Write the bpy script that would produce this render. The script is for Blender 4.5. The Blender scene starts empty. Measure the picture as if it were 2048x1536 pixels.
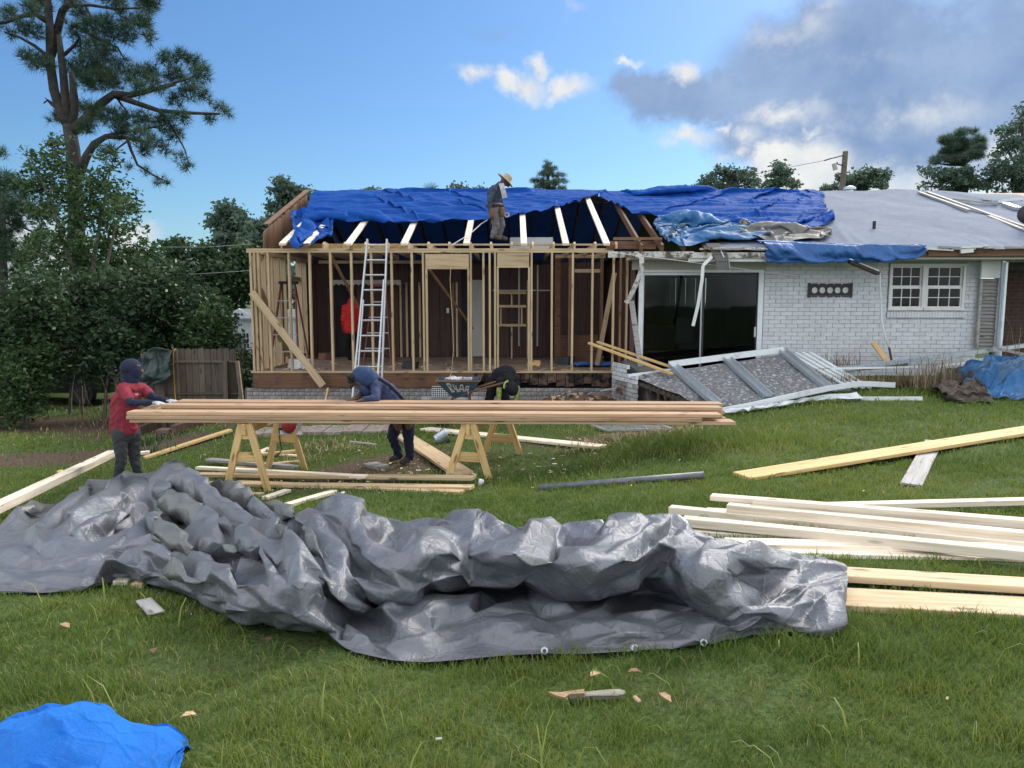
import bpy, bmesh, math, random
import numpy as np
from mathutils import Vector, Matrix
rnd = random.Random(7)
rng = np.random.default_rng(7)
R = math.radians
S = bpy.context.scene
C = S.collection

# ---------------------------------------------------------------- camera
EYE = 1.65
FPX = 1480.0                      # focal length in photo pixels (2048 wide)
PITCH = math.atan((768 - 603) / FPX)
cam_d = bpy.data.cameras.new('camera'); cam = bpy.data.objects.new('camera', cam_d); C.objects.link(cam)
cam_d.sensor_width = 36.0; cam_d.lens = FPX / 2048 * 36.0
cam_d.clip_start = 0.05; cam_d.clip_end = 3000
cam.location = (0, 0, EYE); cam.rotation_euler = (math.pi/2 - PITCH, 0, 0)
S.camera = cam

FWD = np.array([0, math.cos(PITCH), -math.sin(PITCH)]); UP = np.array([0, math.sin(PITCH), math.cos(PITCH)])
def ray(px, py):
    return FWD + np.array([1.0, 0, 0])*(px-1024)/FPX + UP*(768-py)/FPX
def P(px, py, Y):
    """point at distance Y in front of the house-facing view that the photo shows at (px, py)"""
    d = ray(px, py); t = Y/d[1]
    return Vector((d[0]*t, Y, EYE + d[2]*t))

# ---------------------------------------------------------------- light, sky, exposure
SUN_EL, SUN_AZ = R(38), R(38)      # sun behind thin cloud, right of the house
world = bpy.data.worlds.new('World'); S.world = world; world.use_nodes = True
class NT:
    def __init__(s, tree): s.t = tree; s.n = tree.nodes; s.l = tree.links
    def __call__(s, typ, ins=None, **kw):
        n = s.n.new(typ)
        for k, v in kw.items(): setattr(n, k, v)
        for k, v in (ins or {}).items():
            i = n.inputs[k]
            if hasattr(v, 'is_linked') or isinstance(v, bpy.types.NodeSocket): s.l.new(v, i)
            else: i.default_value = v
        return n
    def m(s, op, a, b=None, clamp=False):
        ins = {0: a}
        if b is not None: ins[1] = b
        return s('ShaderNodeMath', ins, operation=op, use_clamp=clamp).outputs[0]
    def mix(s, f, a, b, blend='MIX'):
        n = s('ShaderNodeMix', {0: f, 6: a, 7: b}, data_type='RGBA', blend_type=blend); return n.outputs[2]
    def ramp(s, f, stops):
        n = s('ShaderNodeValToRGB', {0: f}); e = n.color_ramp.elements
        while len(e) < len(stops): e.new(0.5)
        for i, (p, c) in enumerate(stops):
            e[i].position = p; e[i].color = tuple(c) + (1,) if len(c) == 3 else c
        return n.outputs[0]
def c4(c): return tuple(c) + (1.0,) if len(c) == 3 else tuple(c)

def build_sky():
    w = NT(world.node_tree)
    for n in list(w.n): w.n.remove(n)
    sky = w('ShaderNodeTexSky', sky_type='NISHITA', sun_disc=False, sun_elevation=SUN_EL, sun_rotation=SUN_AZ,
            air_density=1.0, dust_density=0.6, ozone_density=1.6, altitude=0)
    tc = w('ShaderNodeTexCoord')
    d = tc.outputs['Generated']
    sep = w('ShaderNodeSeparateXYZ', {0: d})
    u = w.m('ARCTAN2', sep.outputs[0], sep.outputs[1]); v = w.m('ARCSINE', sep.outputs[2])
    nz = w('ShaderNodeTexNoise', {'Vector': d, 'Scale': 9.0, 'Detail': 9.0, 'Roughness': 0.62})
    nz2 = w('ShaderNodeTexNoise', {'Vector': d, 'Scale': 3.0, 'Detail': 6.0, 'Roughness': 0.55})
    sp = w('ShaderNodeSeparateXYZ', {0: nz.outputs['Color']})
    uu = w.m('ADD', u, w.m('MULTIPLY', w.m('SUBTRACT', sp.outputs[0], 0.5), 0.15))
    vv = w.m('ADD', v, w.m('MULTIPLY', w.m('SUBTRACT', sp.outputs[1], 0.5), 0.11))
    uv = w('ShaderNodeCombineXYZ', {0: uu, 1: vv, 2: 0.0}).outputs[0]
    def blobs(lst):
        acc = None
        for px, py, rx, ry, wt in lst:
            dd = ray(px, py); dd = dd/np.linalg.norm(dd)
            cu, cv = math.atan2(dd[0], dd[1]), math.asin(dd[2])
            q = w('ShaderNodeVectorMath', {0: uv, 1: (cu, cv, 0)}, operation='SUBTRACT').outputs[0]
            q = w('ShaderNodeVectorMath', {0: q, 1: (FPX/rx, FPX/ry, 0)}, operation='MULTIPLY').outputs[0]
            q = w('ShaderNodeVectorMath', {0: q}, operation='LENGTH').outputs['Value']
            q = w.m('MULTIPLY', w.m('SUBTRACT', 1.0, q, True), wt)
            acc = q if acc is None else w.m('MAXIMUM', acc, q)
        return acc
    # grey-blue sheet of cloud on the right, bright puffs in front of it
    grey = blobs([(1780,150,420,190,1.0),(1400,190,210,62,.9),(1560,270,170,75,1.0),(1950,250,260,120,1.0),(1300,165,120,40,.7),(1760,315,240,45,.8),(1640,40,160,40,.6),(2150,60,300,260,1.),(980,60,120,30,.22)])
    lit = blobs([(945,157,75,30,.8),(1045,160,85,44,1.),(1080,120,48,36,.9),(1140,162,70,34,.9),(1030,195,40,20,.5),(1375,138,48,34,1.),(1275,118,30,15,.6),(1380,268,95,28,.75),(1455,246,36,18,.8),
                 (1440,305,40,20,.6),(1600,335,130,75,1.5),(1680,368,300,60,1.25),(1900,375,240,40,.8),(1620,258,34,18,.8),(1510,270,50,30,.5),(1580,62,135,46,.62),(1650,20,60,30,.5),(1140,24,50,22,.45),(275,470,42,40,1.1),(50,500,150,90,.9),
                 (1800,220,240,60,.62),(1600,225,130,34,.55),(1990,300,130,50,.6),(1700,120,160,30,.35),(1480,295,44,24,.7)])
    fine = w('ShaderNodeMapRange', {0: nz.outputs[0], 1: 0.32, 2: 0.68, 3: 0.35, 4: 1.5}).outputs[0]
    lit = w.m('MULTIPLY', lit, fine)
    grey = w.m('MULTIPLY', grey, w('ShaderNodeMapRange', {0: nz2.outputs[0], 1: 0.35, 2: 0.65, 3: 0.45, 4: 1.35}).outputs[0])
    gm = w('ShaderNodeMapRange', {0: grey, 1: 0.03, 2: 0.42, 3: 0.0, 4: 0.92}, interpolation_type='SMOOTHSTEP').outputs[0]
    lm = w('ShaderNodeMapRange', {0: lit, 1: 0.06, 2: 0.80, 3: 0.0, 4: 1.0}, interpolation_type='SMOOTHSTEP').outputs[0]
    # unseen broken cloud outside the view, added to light the ground and facade
    n3 = w('ShaderNodeMapRange', {0: nz2.outputs[0], 1: 0.36, 2: 0.56, 3: 0.0, 4: 0.92}, interpolation_type='SMOOTHSTEP').outputs[0]
    away = w('ShaderNodeMapRange', {0: w.m('ABSOLUTE', u), 1: 0.75, 2: 1.1, 3: 0.0, 4: 1.0}).outputs[0]
    high = w('ShaderNodeMapRange', {0: v, 1: 0.62, 2: 0.85, 3: 0.0, 4: 1.0}).outputs[0]
    n3 = w.m('MULTIPLY', n3, w.m('MAXIMUM', away, high))
    elev = w('ShaderNodeMapRange', {0: v, 1: 0.05, 2: 0.5, 3: 0.0, 4: 1.0}).outputs[0]
    base = w.mix(1.0, sky.outputs[0], w.mix(elev, c4((0.52, 0.68, 0.80)), c4((0.66, 0.80, 0.97))), 'MULTIPLY')
    base = w('ShaderNodeHueSaturation', {'Color': base, 'Saturation': 1.08, 'Value': 0.92, 'Fac': 1.0}).outputs[0]
    # cloud tones, in the same physical units as the sky
    tone = w('ShaderNodeMapRange', {0: nz.outputs[0], 1: 0.3, 2: 0.7, 3: 0.0, 4: 1.0}).outputs[0]
    gcol = w.mix(tone, c4((1.15, 1.7, 2.95)), c4((2.1, 2.8, 4.0)))
    lcol = w.mix(tone, c4((2.9, 3.5, 4.4)), c4((5.9, 5.8, 5.4)))
    col = w.mix(gm, base, gcol)
    col = w.mix(lm, col, lcol)
    col = w.mix(n3, col, w.mix(tone, c4((9.0, 9.8, 11.0)), c4((17.0, 16.6, 15.6))))   # unseen clouds set brighter than those in view, to light the scene
    bg = w('ShaderNodeBackground', {'Color': col, 'Strength': 0.075})
    out = w('ShaderNodeOutputWorld', {'Surface': bg.outputs[0]})
build_sky()

sd = bpy.data.lights.new('sun', 'SUN'); sun = bpy.data.objects.new('sun', sd); C.objects.link(sun)
sd.energy = 1.5; sd.angle = R(22); sd.color = (1.0, 0.93, 0.82)
_sdir = Vector((math.sin(SUN_AZ)*math.cos(SUN_EL), math.cos(SUN_AZ)*math.cos(SUN_EL), math.sin(SUN_EL)))
sun.rotation_euler = (-_sdir).to_track_quat('-Z', 'Y').to_euler()
S.view_settings.view_transform = 'Standard'; S.view_settings.look = 'None'
S.view_settings.exposure = 1.2; S.view_settings.gamma = 1.0; S.view_settings.use_curve_mapping = False
S.cycles.max_bounces = 6; S.cycles.diffuse_bounces = 3; S.cycles.transparent_max_bounces = 8
S.cycles.use_denoising = True

# ---------------------------------------------------------------- naming and linking
def tag(o, label=None, cat=None, group=None, kind=None):
    if label: o['label'] = label
    if cat: o['category'] = cat
    if group: o['group'] = group
    if kind: o['kind'] = kind
    return o
def thing(name, label, cat, loc=(0, 0, 0), group=None):
    o = bpy.data.objects.new(name, None); C.objects.link(o); o.location = loc
    o.empty_display_size = 0.1
    return tag(o, label, cat, group)
def adopt(o, parent):
    if parent is not None:
        o.parent = parent
        p, off = parent, Vector((0, 0, 0))
        while p is not None: off = off + p.location; p = p.parent
        o.matrix_parent_inverse = Matrix.Translation(-off) if parent.parent is None else Matrix.Identity(4)
    return o
def link(name, me, parent=None):
    o = bpy.data.objects.new(name, me); C.objects.link(o)
    if parent is not None:
        o.parent = parent
        off = Vector((0, 0, 0)); p = parent
        while p is not None: off += p.location; p = p.parent
        o.location = -off
    return o

class MB:
    """collects shapes in world coordinates, links them as one mesh object"""
    def __init__(s): s.v = []; s.f = []; s.mi = []; s.cur = 0
    def add(s, vs, fs):
        b = len(s.v); s.v.extend([tuple(p) for p in vs]); s.f.extend([tuple(b+i for i in f) for f in fs]); s.mi.extend([s.cur]*len(fs)); return s
    def hexa(s, c):     # 8 corners: bottom ring 0-3, top ring 4-7
        return s.add(c, [(3,2,1,0),(4,5,6,7),(0,1,5,4),(1,2,6,5),(2,3,7,6),(3,0,4,7)])
    def box(s, x0, x1, y0, y1, z0, z1):
        return s.hexa([(x0,y0,z0),(x1,y0,z0),(x1,y1,z0),(x0,y1,z0),(x0,y0,z1),(x1,y0,z1),(x1,y1,z1),(x0,y1,z1)])
    def bar(s, p0, p1, w, h, up=(0, 0, 1), bend=0.0, n=1):
        """rectangular bar p0->p1; w across, h along 'up'"""
        p0, p1 = Vector(p0), Vector(p1); d = (p1-p0).normalized(); up = Vector(up)
        a = d.cross(up)
        if a.length < 1e-4: a = d.cross(Vector((1, 0, 0)))
        a.normalize(); b = a.cross(d).normalized()
        ring = []
        for i in range(n+1):
            t = i/n; q = p0.lerp(p1, t) + b*bend*4*t*(1-t)
            ring.append([q-a*w/2-b*h/2, q+a*w/2-b*h/2, q+a*w/2+b*h/2, q-a*w/2+b*h/2])
        vs = [x for r in ring for x in r]; fs = [(3,2,1,0)]
        for i in range(n):
            o = 4*i
            for k in range(4): fs.append((o+k, o+(k+1) % 4, o+4+(k+1) % 4, o+4+k))
        o = 4*n; fs.append((o, o+1, o+2, o+3))
        return s.add(vs, fs)
    def tube(s, pts, r, n=8, cap=True):
        pts = [Vector(p) for p in pts]; rs = r if isinstance(r, (list, tuple)) else [r]*len(pts)
        vs = []; fs = []; a = None
        for i, p in enumerate(pts):
            d = (pts[min(i+1, len(pts)-1)] - pts[max(i-1, 0)]).normalized()
            if a is None: a = d.orthogonal().normalized()
            else:
                a = a - d*a.dot(d); a = a.normalized() if a.length > 1e-5 else d.orthogonal().normalized()
            b = d.cross(a)
            for k in range(n):
                t = 2*math.pi*k/n; vs.append(p + (a*math.cos(t)+b*math.sin(t))*rs[i])
        for i in range(len(pts)-1):
            for k in range(n):
                fs.append((i*n+k, i*n+(k+1) % n, (i+1)*n+(k+1) % n, (i+1)*n+k))
        if cap:
            fs.append(tuple(range(n-1, -1, -1))); o = (len(pts)-1)*n; fs.append(tuple(range(o, o+n)))
        return s.add(vs, fs)
    def lathe(s, prof, c=(0, 0, 0), n=20, M=None):
        vs = []; fs = []
        for r, z in prof:
            for k in range(n):
                t = 2*math.pi*k/n; p = Vector((r*math.cos(t), r*math.sin(t), z))
                if M is not None: p = M @ p
                vs.append(p + Vector(c))
        for i in range(len(prof)-1):
            for k in range(n): fs.append((i*n+k, i*n+(k+1) % n, (i+1)*n+(k+1) % n, (i+1)*n+k))
        return s.add(vs, fs)
    def prism(s, poly, vec):
        """polygon (list of points) extruded by vec"""
        n = len(poly); vec = Vector(vec); vs = [Vector(p) for p in poly] + [Vector(p)+vec for p in poly]
        fs = [tuple(range(n-1, -1, -1)), tuple(range(n, 2*n))] + [(k, (k+1) % n, n+(k+1) % n, n+k) for k in range(n)]
        return s.add(vs, fs)
    def sphere(s, c, r, n=10, m=7, sq=(1, 1, 1)):
        prof = [(max(1e-4, math.sin(math.pi*i/m)), -math.cos(math.pi*i/m)) for i in range(m+1)]
        M = Matrix.Diagonal((r*sq[0], r*sq[1], r*sq[2]))
        return s.lathe(prof, c, n, M)
    def build(s, name, mat, parent=None, smooth=False):
        me = bpy.data.meshes.new(name); me.from_pydata(s.v, [], s.f)
        mats = mat if isinstance(mat, (list, tuple)) else [mat]
        for m_ in mats: me.materials.append(m_)
        if len(mats) > 1: me.polygons.foreach_set('material_index', s.mi)
        if smooth: me.polygons.foreach_set('use_smooth', [True]*len(s.f))
        me.update()
        return link(name, me, parent)

def np_mesh(name, V, F, mat, parent=None, smooth=False, colors=None):
    """V (n,3) float, F (m,k) int -> mesh object, fast"""
    V = np.ascontiguousarray(V, dtype=np.float32); F = np.ascontiguousarray(F, dtype=np.int32)
    m, k = F.shape
    me = bpy.data.meshes.new(name)
    me.vertices.add(len(V)); me.vertices.foreach_set('co', V.ravel())
    me.loops.add(m*k); me.loops.foreach_set('vertex_index', F.ravel())
    me.polygons.add(m); me.polygons.foreach_set('loop_start', np.arange(0, m*k, k, dtype=np.int32))
    me.polygons.foreach_set('loop_total', np.full(m, k, dtype=np.int32))
    if smooth: me.polygons.foreach_set('use_smooth', np.ones(m, dtype=bool))
    for m_ in (mat if isinstance(mat, (list, tuple)) else [mat]): me.materials.append(m_)
    if colors is not None:
        at = me.attributes.new('tint', 'FLOAT', 'POINT'); at.data.foreach_set('value', np.ascontiguousarray(colors, dtype=np.float32))
    me.update(calc_edges=True); me.validate()
    return link(name, me, parent)
# ---------------------------------------------------------------- materials
def new_mat(name):
    m = bpy.data.materials.new(name); m.use_nodes = True
    w = NT(m.node_tree); b = [n for n in w.n if n.type == 'BSDF_PRINCIPLED'][0]
    return m, w, b
def plain(name, col, rough=0.7, metal=0.0, var=0.25, scale=6.0, bump=0.0, bscale=40.0, spec=0.4, dirt=None, dirt_at=(0.5, 0.7), obj_var=0.0):
    """base colour broken up by noise, optional dirt patches and bump"""
    m, w, b = new_mat(name)
    tc = w('ShaderNodeTexCoord').outputs['Object']
    n1 = w('ShaderNodeTexNoise', {'Vector': tc, 'Scale': scale, 'Detail': 6.0, 'Roughness': 0.6}).outputs[0]
    lo = tuple(max(0, c*(1-var)) for c in col); hi = tuple(min(1, c*(1+var)) for c in col)
    cc = w.ramp(n1, [(0.3, lo), (0.7, hi)])
    if dirt:
        n2 = w('ShaderNodeTexNoise', {'Vector': tc, 'Scale': scale*0.37, 'Detail': 8.0, 'Roughness': 0.68}).outputs[0]
        f = w('ShaderNodeMapRange', {0: n2, 1: dirt_at[0], 2: dirt_at[1]}).outputs[0]
        cc = w.mix(f, cc, c4(dirt))
    if obj_var:
        r = w('ShaderNodeObjectInfo').outputs['Random']
        k = w('ShaderNodeMapRange', {0: r, 3: 1-obj_var, 4: 1+obj_var}).outputs[0]
        cc = w.mix(1.0, cc, w('ShaderNodeCombineColor', {0: k, 1: k, 2: k}).outputs[0], 'MULTIPLY')
    w.l.new(cc, b.inputs['Base Color'])
    b.inputs['Roughness'].default_value = rough; b.inputs['Metallic'].default_value = metal
    b.inputs['Specular IOR Level'].default_value = spec
    if bump:
        n3 = w('ShaderNodeTexNoise', {'Vector': tc, 'Scale': bscale, 'Detail': 5.0}).outputs[0]
        w.l.new(w('ShaderNodeBump', {'Height': n3, 'Strength': bump, 'Distance': 0.02}).outputs[0], b.inputs['Normal'])
    return m
def wood(name, light, dark, knots=True, rough=0.65, along=0, tint_var=0.14, wear=None):
    """sawn timber: grain along the local axis, growth bands, knots, each board its own tint and offset"""
    m, w, b = new_mat(name)
    tc = w('ShaderNodeTexCoord').outputs['Object']; oi = w('ShaderNodeObjectInfo').outputs['Random']
    off = w('ShaderNodeCombineXYZ', {0: w.m('MULTIPLY', oi, 37.0), 1: w.m('MULTIPLY', oi, 91.0), 2: w.m('MULTIPLY', oi, 53.0)}).outputs[0]
    p = w('ShaderNodeVectorMath', {0: tc, 1: off}, operation='ADD').outputs[0]
    sc = [26.0, 26.0, 26.0]; sc[along] = 1.3
    q = w('ShaderNodeVectorMath', {0: p, 1: tuple(sc)}, operation='MULTIPLY').outputs[0]
    n1 = w('ShaderNodeTexNoise', {'Vector': q, 'Scale': 1.0, 'Detail': 5.0, 'Roughness': 0.6, 'Distortion': 0.6}).outputs[0]
    sc2 = [60.0, 60.0, 60.0]; sc2[along] = 2.5
    q2 = w('ShaderNodeVectorMath', {0: p, 1: tuple(sc2)}, operation='MULTIPLY').outputs[0]
    n2 = w('ShaderNodeTexNoise', {'Vector': q2, 'Scale': 1.0, 'Detail': 3.0}).outputs[0]
    f = w.m('ADD', w.m('MULTIPLY', n1, 0.7), w.m('MULTIPLY', n2, 0.3))
    cc = w.ramp(f, [(0.36, dark), (0.5, tuple((a*2+c)/3 for a, c in zip(light, dark))), (0.66, light)])
    if knots:
        sc3 = [9.0, 9.0, 9.0]; sc3[along] = 2.2
        q3 = w('ShaderNodeVectorMath', {0: p, 1: tuple(sc3)}, operation='MULTIPLY').outputs[0]
        vo = w('ShaderNodeTexVoronoi', {'Vector': q3, 'Scale': 1.0}).outputs['Distance']
        kf = w('ShaderNodeMapRange', {0: vo, 1: 0.10, 2: 0.19, 3: 0.85, 4: 0.0}).outputs[0]
        cc = w.mix(kf, cc, c4(tuple(c*0.35 for c in dark)))
    if wear:
        n4 = w('ShaderNodeTexNoise', {'Vector': p, 'Scale': 2.2, 'Detail': 7.0, 'Roughness': 0.7}).outputs[0]
        cc = w.mix(w('ShaderNodeMapRange', {0: n4, 1: 0.48, 2: 0.68}).outputs[0], cc, c4(wear))
    k = w('ShaderNodeMapRange', {0: oi, 3: 1-tint_var, 4: 1+tint_var}).outputs[0]
    cc = w.mix(1.0, cc, w('ShaderNodeCombineColor', {0: k, 1: k, 2: k}).outputs[0], 'MULTIPLY')
    w.l.new(cc, b.inputs['Base Color']); b.inputs['Roughness'].default_value = rough; b.inputs['Specular IOR Level'].default_value = 0.3
    w.l.new(w('ShaderNodeBump', {'Height': f, 'Strength': 0.15, 'Distance': 0.01}).outputs[0], b.inputs['Normal'])
    return m
def tarp_mat(name, col, rough=0.4, spec=0.5, weave=260.0, var=0.18, metal=0.0, under=None, fine=0.25, dust=None):
    """woven plastic sheet: fine weave, soft creases, dusty patches"""
    m, w, b = new_mat(name)
    tc = w('ShaderNodeTexCoord').outputs['Object']
    n1 = w('ShaderNodeTexNoise', {'Vector': tc, 'Scale': 3.0, 'Detail': 8.0, 'Roughness': 0.65}).outputs[0]
    lo = tuple(c*(1-var) for c in col); hi = tuple(min(1, c*(1+var)) for c in col)
    cc = w.ramp(n1, [(0.32, lo), (0.68, hi)])
    if dust:
        n0 = w('ShaderNodeTexNoise', {'Vector': tc, 'Scale': 1.4, 'Detail': 9.0, 'Roughness': 0.7}).outputs[0]
        cc = w.mix(w('ShaderNodeMapRange', {0: n0, 1: 0.5, 2: 0.75, 3: 0.0, 4: 0.6}).outputs[0], cc, c4(dust))
    if under:
        g = w('ShaderNodeNewGeometry').outputs['Backfacing']; cc = w.mix(g, cc, c4(under))
    w.l.new(cc, b.inputs['Base Color'])
    n2 = w('ShaderNodeTexNoise', {'Vector': tc, 'Scale': 22.0, 'Detail': 6.0, 'Roughness': 0.7}).outputs[0]
    w.l.new(w('ShaderNodeMapRange', {0: n2, 1: 0.3, 2: 0.7, 3: rough-0.08, 4: rough+0.14}).outputs[0], b.inputs['Roughness'])
    b.inputs['Specular IOR Level'].default_value = spec; b.inputs['Metallic'].default_value = metal
    vo = w('ShaderNodeTexVoronoi', {'Vector': tc, 'Scale': 9.0, 'Randomness': 1.0}, feature='DISTANCE_TO_EDGE').outputs['Distance']
    cre = w('ShaderNodeMapRange', {0: vo, 1: 0.0, 2: 0.09, 3: 1.0, 4: 0.0}).outputs[0]
    n3 = w('ShaderNodeTexNoise', {'Vector': tc, 'Scale': weave, 'Detail': 1.0}).outputs[0]
    h = w.m('ADD', w.m('MULTIPLY', n2, 0.6), w.m('ADD', w.m('MULTIPLY', n3, 0.1), w.m('MULTIPLY', cre, 0.16)))
    w.l.new(w('ShaderNodeBump', {'Height': h, 'Strength': fine, 'Distance': 0.03}).outputs[0], b.inputs['Normal'])
    return m
def translucent(m, f):
    """thin sheet: some light comes through"""
    w = NT(m.node_tree); b = [n for n in w.n if n.type == 'BSDF_PRINCIPLED'][0]; o = [n for n in w.n if n.type == 'OUTPUT_MATERIAL'][0]
    t = w('ShaderNodeBsdfTranslucent'); l = b.inputs['Base Color'].links; 
    if l: w.l.new(l[0].from_socket, t.inputs['Color'])
    w.l.new(w('ShaderNodeMixShader', {0: f, 1: b.outputs[0], 2: t.outputs[0]}).outputs[0], o.inputs[0]); return m
def leaf_mat(name, a, b_, trans=0.25, rough=0.55):
    """leaves whose own colour varies leaf by leaf (tint attribute)"""
    m, w, b = new_mat(name)
    at = w('ShaderNodeAttribute', attribute_name='tint').outputs['Fac']
    cc = w.mix(at, c4(a), c4(b_))
    w.l.new(cc, b.inputs['Base Color']); b.inputs['Roughness'].default_value = rough; b.inputs['Specular IOR Level'].default_value = 0.3
    tr = w('ShaderNodeBsdfTranslucent', {'Color': cc})
    mx = w('ShaderNodeMixShader', {0: trans, 1: b.outputs[0], 2: tr.outputs[0]})
    out = [n for n in w.n if n.type == 'OUTPUT_MATERIAL'][0]; w.l.new(mx.outputs[0], out.inputs[0])
    return m
def glass_mat(name, tint=(0.8, 0.85, 0.88), refl=1.0):
    m, w, b = new_mat(name)
    w.n.remove(b)
    tr = w('ShaderNodeBsdfTransparent', {'Color': c4(tint)}); gl = w('ShaderNodeBsdfGlossy', {'Color': (1, 1, 1, 1), 'Roughness': 0.02})
    n = w('ShaderNodeTexNoise', {'Vector': w('ShaderNodeTexCoord').outputs['Object'], 'Scale': 1.3}).outputs[0]
    w.l.new(w('ShaderNodeBump', {'Height': n, 'Strength': 0.05, 'Distance': 0.05}).outputs[0], gl.inputs['Normal'])
    fr = w.m('MULTIPLY', w('ShaderNodeFresnel', {'IOR': 1.5}).outputs[0], refl)
    mx = w('ShaderNodeMixShader', {0: fr, 1: tr.outputs[0], 2: gl.outputs[0]})
    out = [q for q in w.n if q.type == 'OUTPUT_MATERIAL'][0]; w.l.new(mx.outputs[0], out.inputs[0])
    return m
M = {}
M['spruce'] = wood('spruce_lumber', (0.60, 0.46, 0.29), (0.40, 0.27, 0.14))
M['spruce_pale'] = wood('pale_lumber', (0.85, 0.765, 0.64), (0.58, 0.46, 0.33))
M['fir'] = wood('pinkish_fir_lumber', (0.50, 0.345, 0.215), (0.28, 0.165, 0.10))
M['pine_yellow'] = wood('yellow_pine', (0.66, 0.47, 0.22), (0.46, 0.28, 0.10))
M['stud_z'] = wood('stud_lumber', (0.50, 0.39, 0.25), (0.32, 0.22, 0.12), along=2)
M['stud_x'] = wood('plate_lumber', (0.50, 0.39, 0.25), (0.32, 0.22, 0.12), along=0)
M['old_wood'] = wood('old_brown_lumber', (0.21, 0.115, 0.065), (0.10, 0.052, 0.03), tint_var=0.25)
M['old_z'] = wood('old_brown_stud', (0.23, 0.135, 0.08), (0.11, 0.06, 0.036), along=2, tint_var=0.25)
M['rim'] = wood('rim_board', (0.17, 0.085, 0.05), (0.075, 0.036, 0.022), wear=(0.06, 0.04, 0.03))
M['rim_rot'] = plain('rotten_brown_rim', (0.10, 0.062, 0.045), .95, var=.5, scale=9, bump=.9, bscale=22, dirt=(.012,.010,.010), dirt_at=(.48,.56))
M['gray_wood'] = wood('weathered_gray_board', (0.36, 0.35, 0.34), (0.17, 0.16, 0.155))
M['stick'] = wood('grey_stick_wood', (0.33, 0.30, 0.26), (0.17, 0.15, 0.125))
M['fence'] = wood('fence_wood', (0.125, 0.100, 0.076), (0.058, 0.045, 0.034), along=2, tint_var=0.3)
M['panel'] = wood('dark_panelling', (0.085, 0.046, 0.038), (0.036, 0.021, 0.018), along=2, knots=False)
M['plywood'] = plain('plywood_floor', (0.21, 0.15, 0.105), 0.8, var=0.35, scale=2.5, dirt=(0.10, 0.08, 0.07), bump=0.2)
M['osb'] = plain('strand_board', (0.42, 0.28, 0.13), 0.8, var=0.5, scale=30, bump=0.2)
M['brick_white'] = plain('white_painted_brick', (0.56, 0.58, 0.61), 0.75, var=0.10, scale=5, bump=0.35, bscale=60, dirt=(0.36, 0.37, 0.38), dirt_at=(0.52, 0.8), obj_var=0.07)
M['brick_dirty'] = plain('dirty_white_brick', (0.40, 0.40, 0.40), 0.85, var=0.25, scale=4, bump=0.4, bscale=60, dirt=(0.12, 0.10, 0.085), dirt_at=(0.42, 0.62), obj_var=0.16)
M['brick_sill'] = plain('white_sill_brick', (0.58, 0.60, 0.63), 0.75, var=0.08, scale=5, bump=0.3, obj_var=0.06)
M['mortar'] = plain('mortar', (0.42, 0.435, 0.46), 0.9, var=0.2, scale=9, bump=0.3)
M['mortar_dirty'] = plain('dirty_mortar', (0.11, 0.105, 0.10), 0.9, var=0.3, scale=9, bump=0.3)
M['brick_brown'] = plain('brown_brick', (0.085, 0.045, 0.036), 0.85, var=0.3, scale=7, bump=0.4, obj_var=0.3)
M['brick_red'] = plain('old_red_brick', (0.13, 0.075, 0.062), 0.9, var=0.3, scale=8, bump=0.4, obj_var=0.25)
M['membrane'] = tarp_mat('pale_roof_membrane', (0.175, 0.205, 0.265), 0.8, 0.12, var=0.10, fine=0.5)
M['white_paint'] = plain('white_paint', (0.62, 0.63, 0.63), 0.5, var=0.06, scale=4, dirt=(0.42, 0.41, 0.38), dirt_at=(0.55, 0.85))
M['worn_paint'] = plain('flaking_paint', (0.50, 0.50, 0.47), 0.8, var=0.25, scale=14, dirt=(0.10, 0.08, 0.06), dirt_at=(0.47, 0.56), bump=0.5)
M['rot'] = plain('rotten_wood', (0.07, 0.055, 0.045), 0.95, var=0.5, scale=20, bump=0.8, bscale=30)
M['beige'] = plain('beige_soffit', (0.40, 0.39, 0.37), 0.7, var=0.06, scale=3)
M['alu'] = plain('aluminium', (0.46, 0.48, 0.50), 0.42, 0.6, var=0.08, scale=12)
M['alu_white'] = plain('white_enamel_aluminium', (0.66, 0.70, 0.72), 0.4, 0.0, var=0.06, scale=9, dirt=(0.38, 0.40, 0.40), dirt_at=(0.55, 0.8))
M['galv'] = plain('galvanised_steel', (0.42, 0.49, 0.56), 0.35, 0.7, var=0.2, scale=25)
M['black'] = plain('black_steel', (0.018, 0.018, 0.022), 0.45, 0.2, var=0.2)
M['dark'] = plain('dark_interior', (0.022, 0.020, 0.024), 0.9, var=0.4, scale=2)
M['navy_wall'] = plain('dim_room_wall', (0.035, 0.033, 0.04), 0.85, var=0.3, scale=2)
M['shingle'] = plain('grey_shingle', (0.12, 0.115, 0.115), 0.95, var=0.35, scale=60, bump=0.5, bscale=120)
M['tarp_gray'] = tarp_mat('silver_tarp', (0.140, 0.147, 0.168), 0.34, 0.6, var=0.22, metal=0.32, under=(0.14, 0.145, 0.14), fine=0.5)
M['tarp_blue'] = tarp_mat('royal_blue_tarp', (0.006, 0.080, 0.38), 0.66, 0.14, under=(0.008, 0.05, 0.24), fine=0.45)
translucent(M['tarp_blue'], .3)
M['tarp_under'] = translucent(tarp_mat('navy_sheeting', (0.006, 0.020, 0.075), 0.6, 0.2), .12)
M['pipe'] = plain('dull_pipe', (0.13, 0.145, 0.16), 0.5, 0.3, var=0.3, scale=12)
M['tarp_sky'] = tarp_mat('faded_blue_tarp', (0.020, 0.105, 0.26), 0.55, 0.3, under=(0.05, 0.09, 0.13), fine=0.4, dust=(0.12, 0.18, 0.24))
M['tarp_eave'] = tarp_mat('blue_eave_tarp', (0.014, 0.085, 0.27), 0.5, 0.5, fine=0.5)
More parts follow.
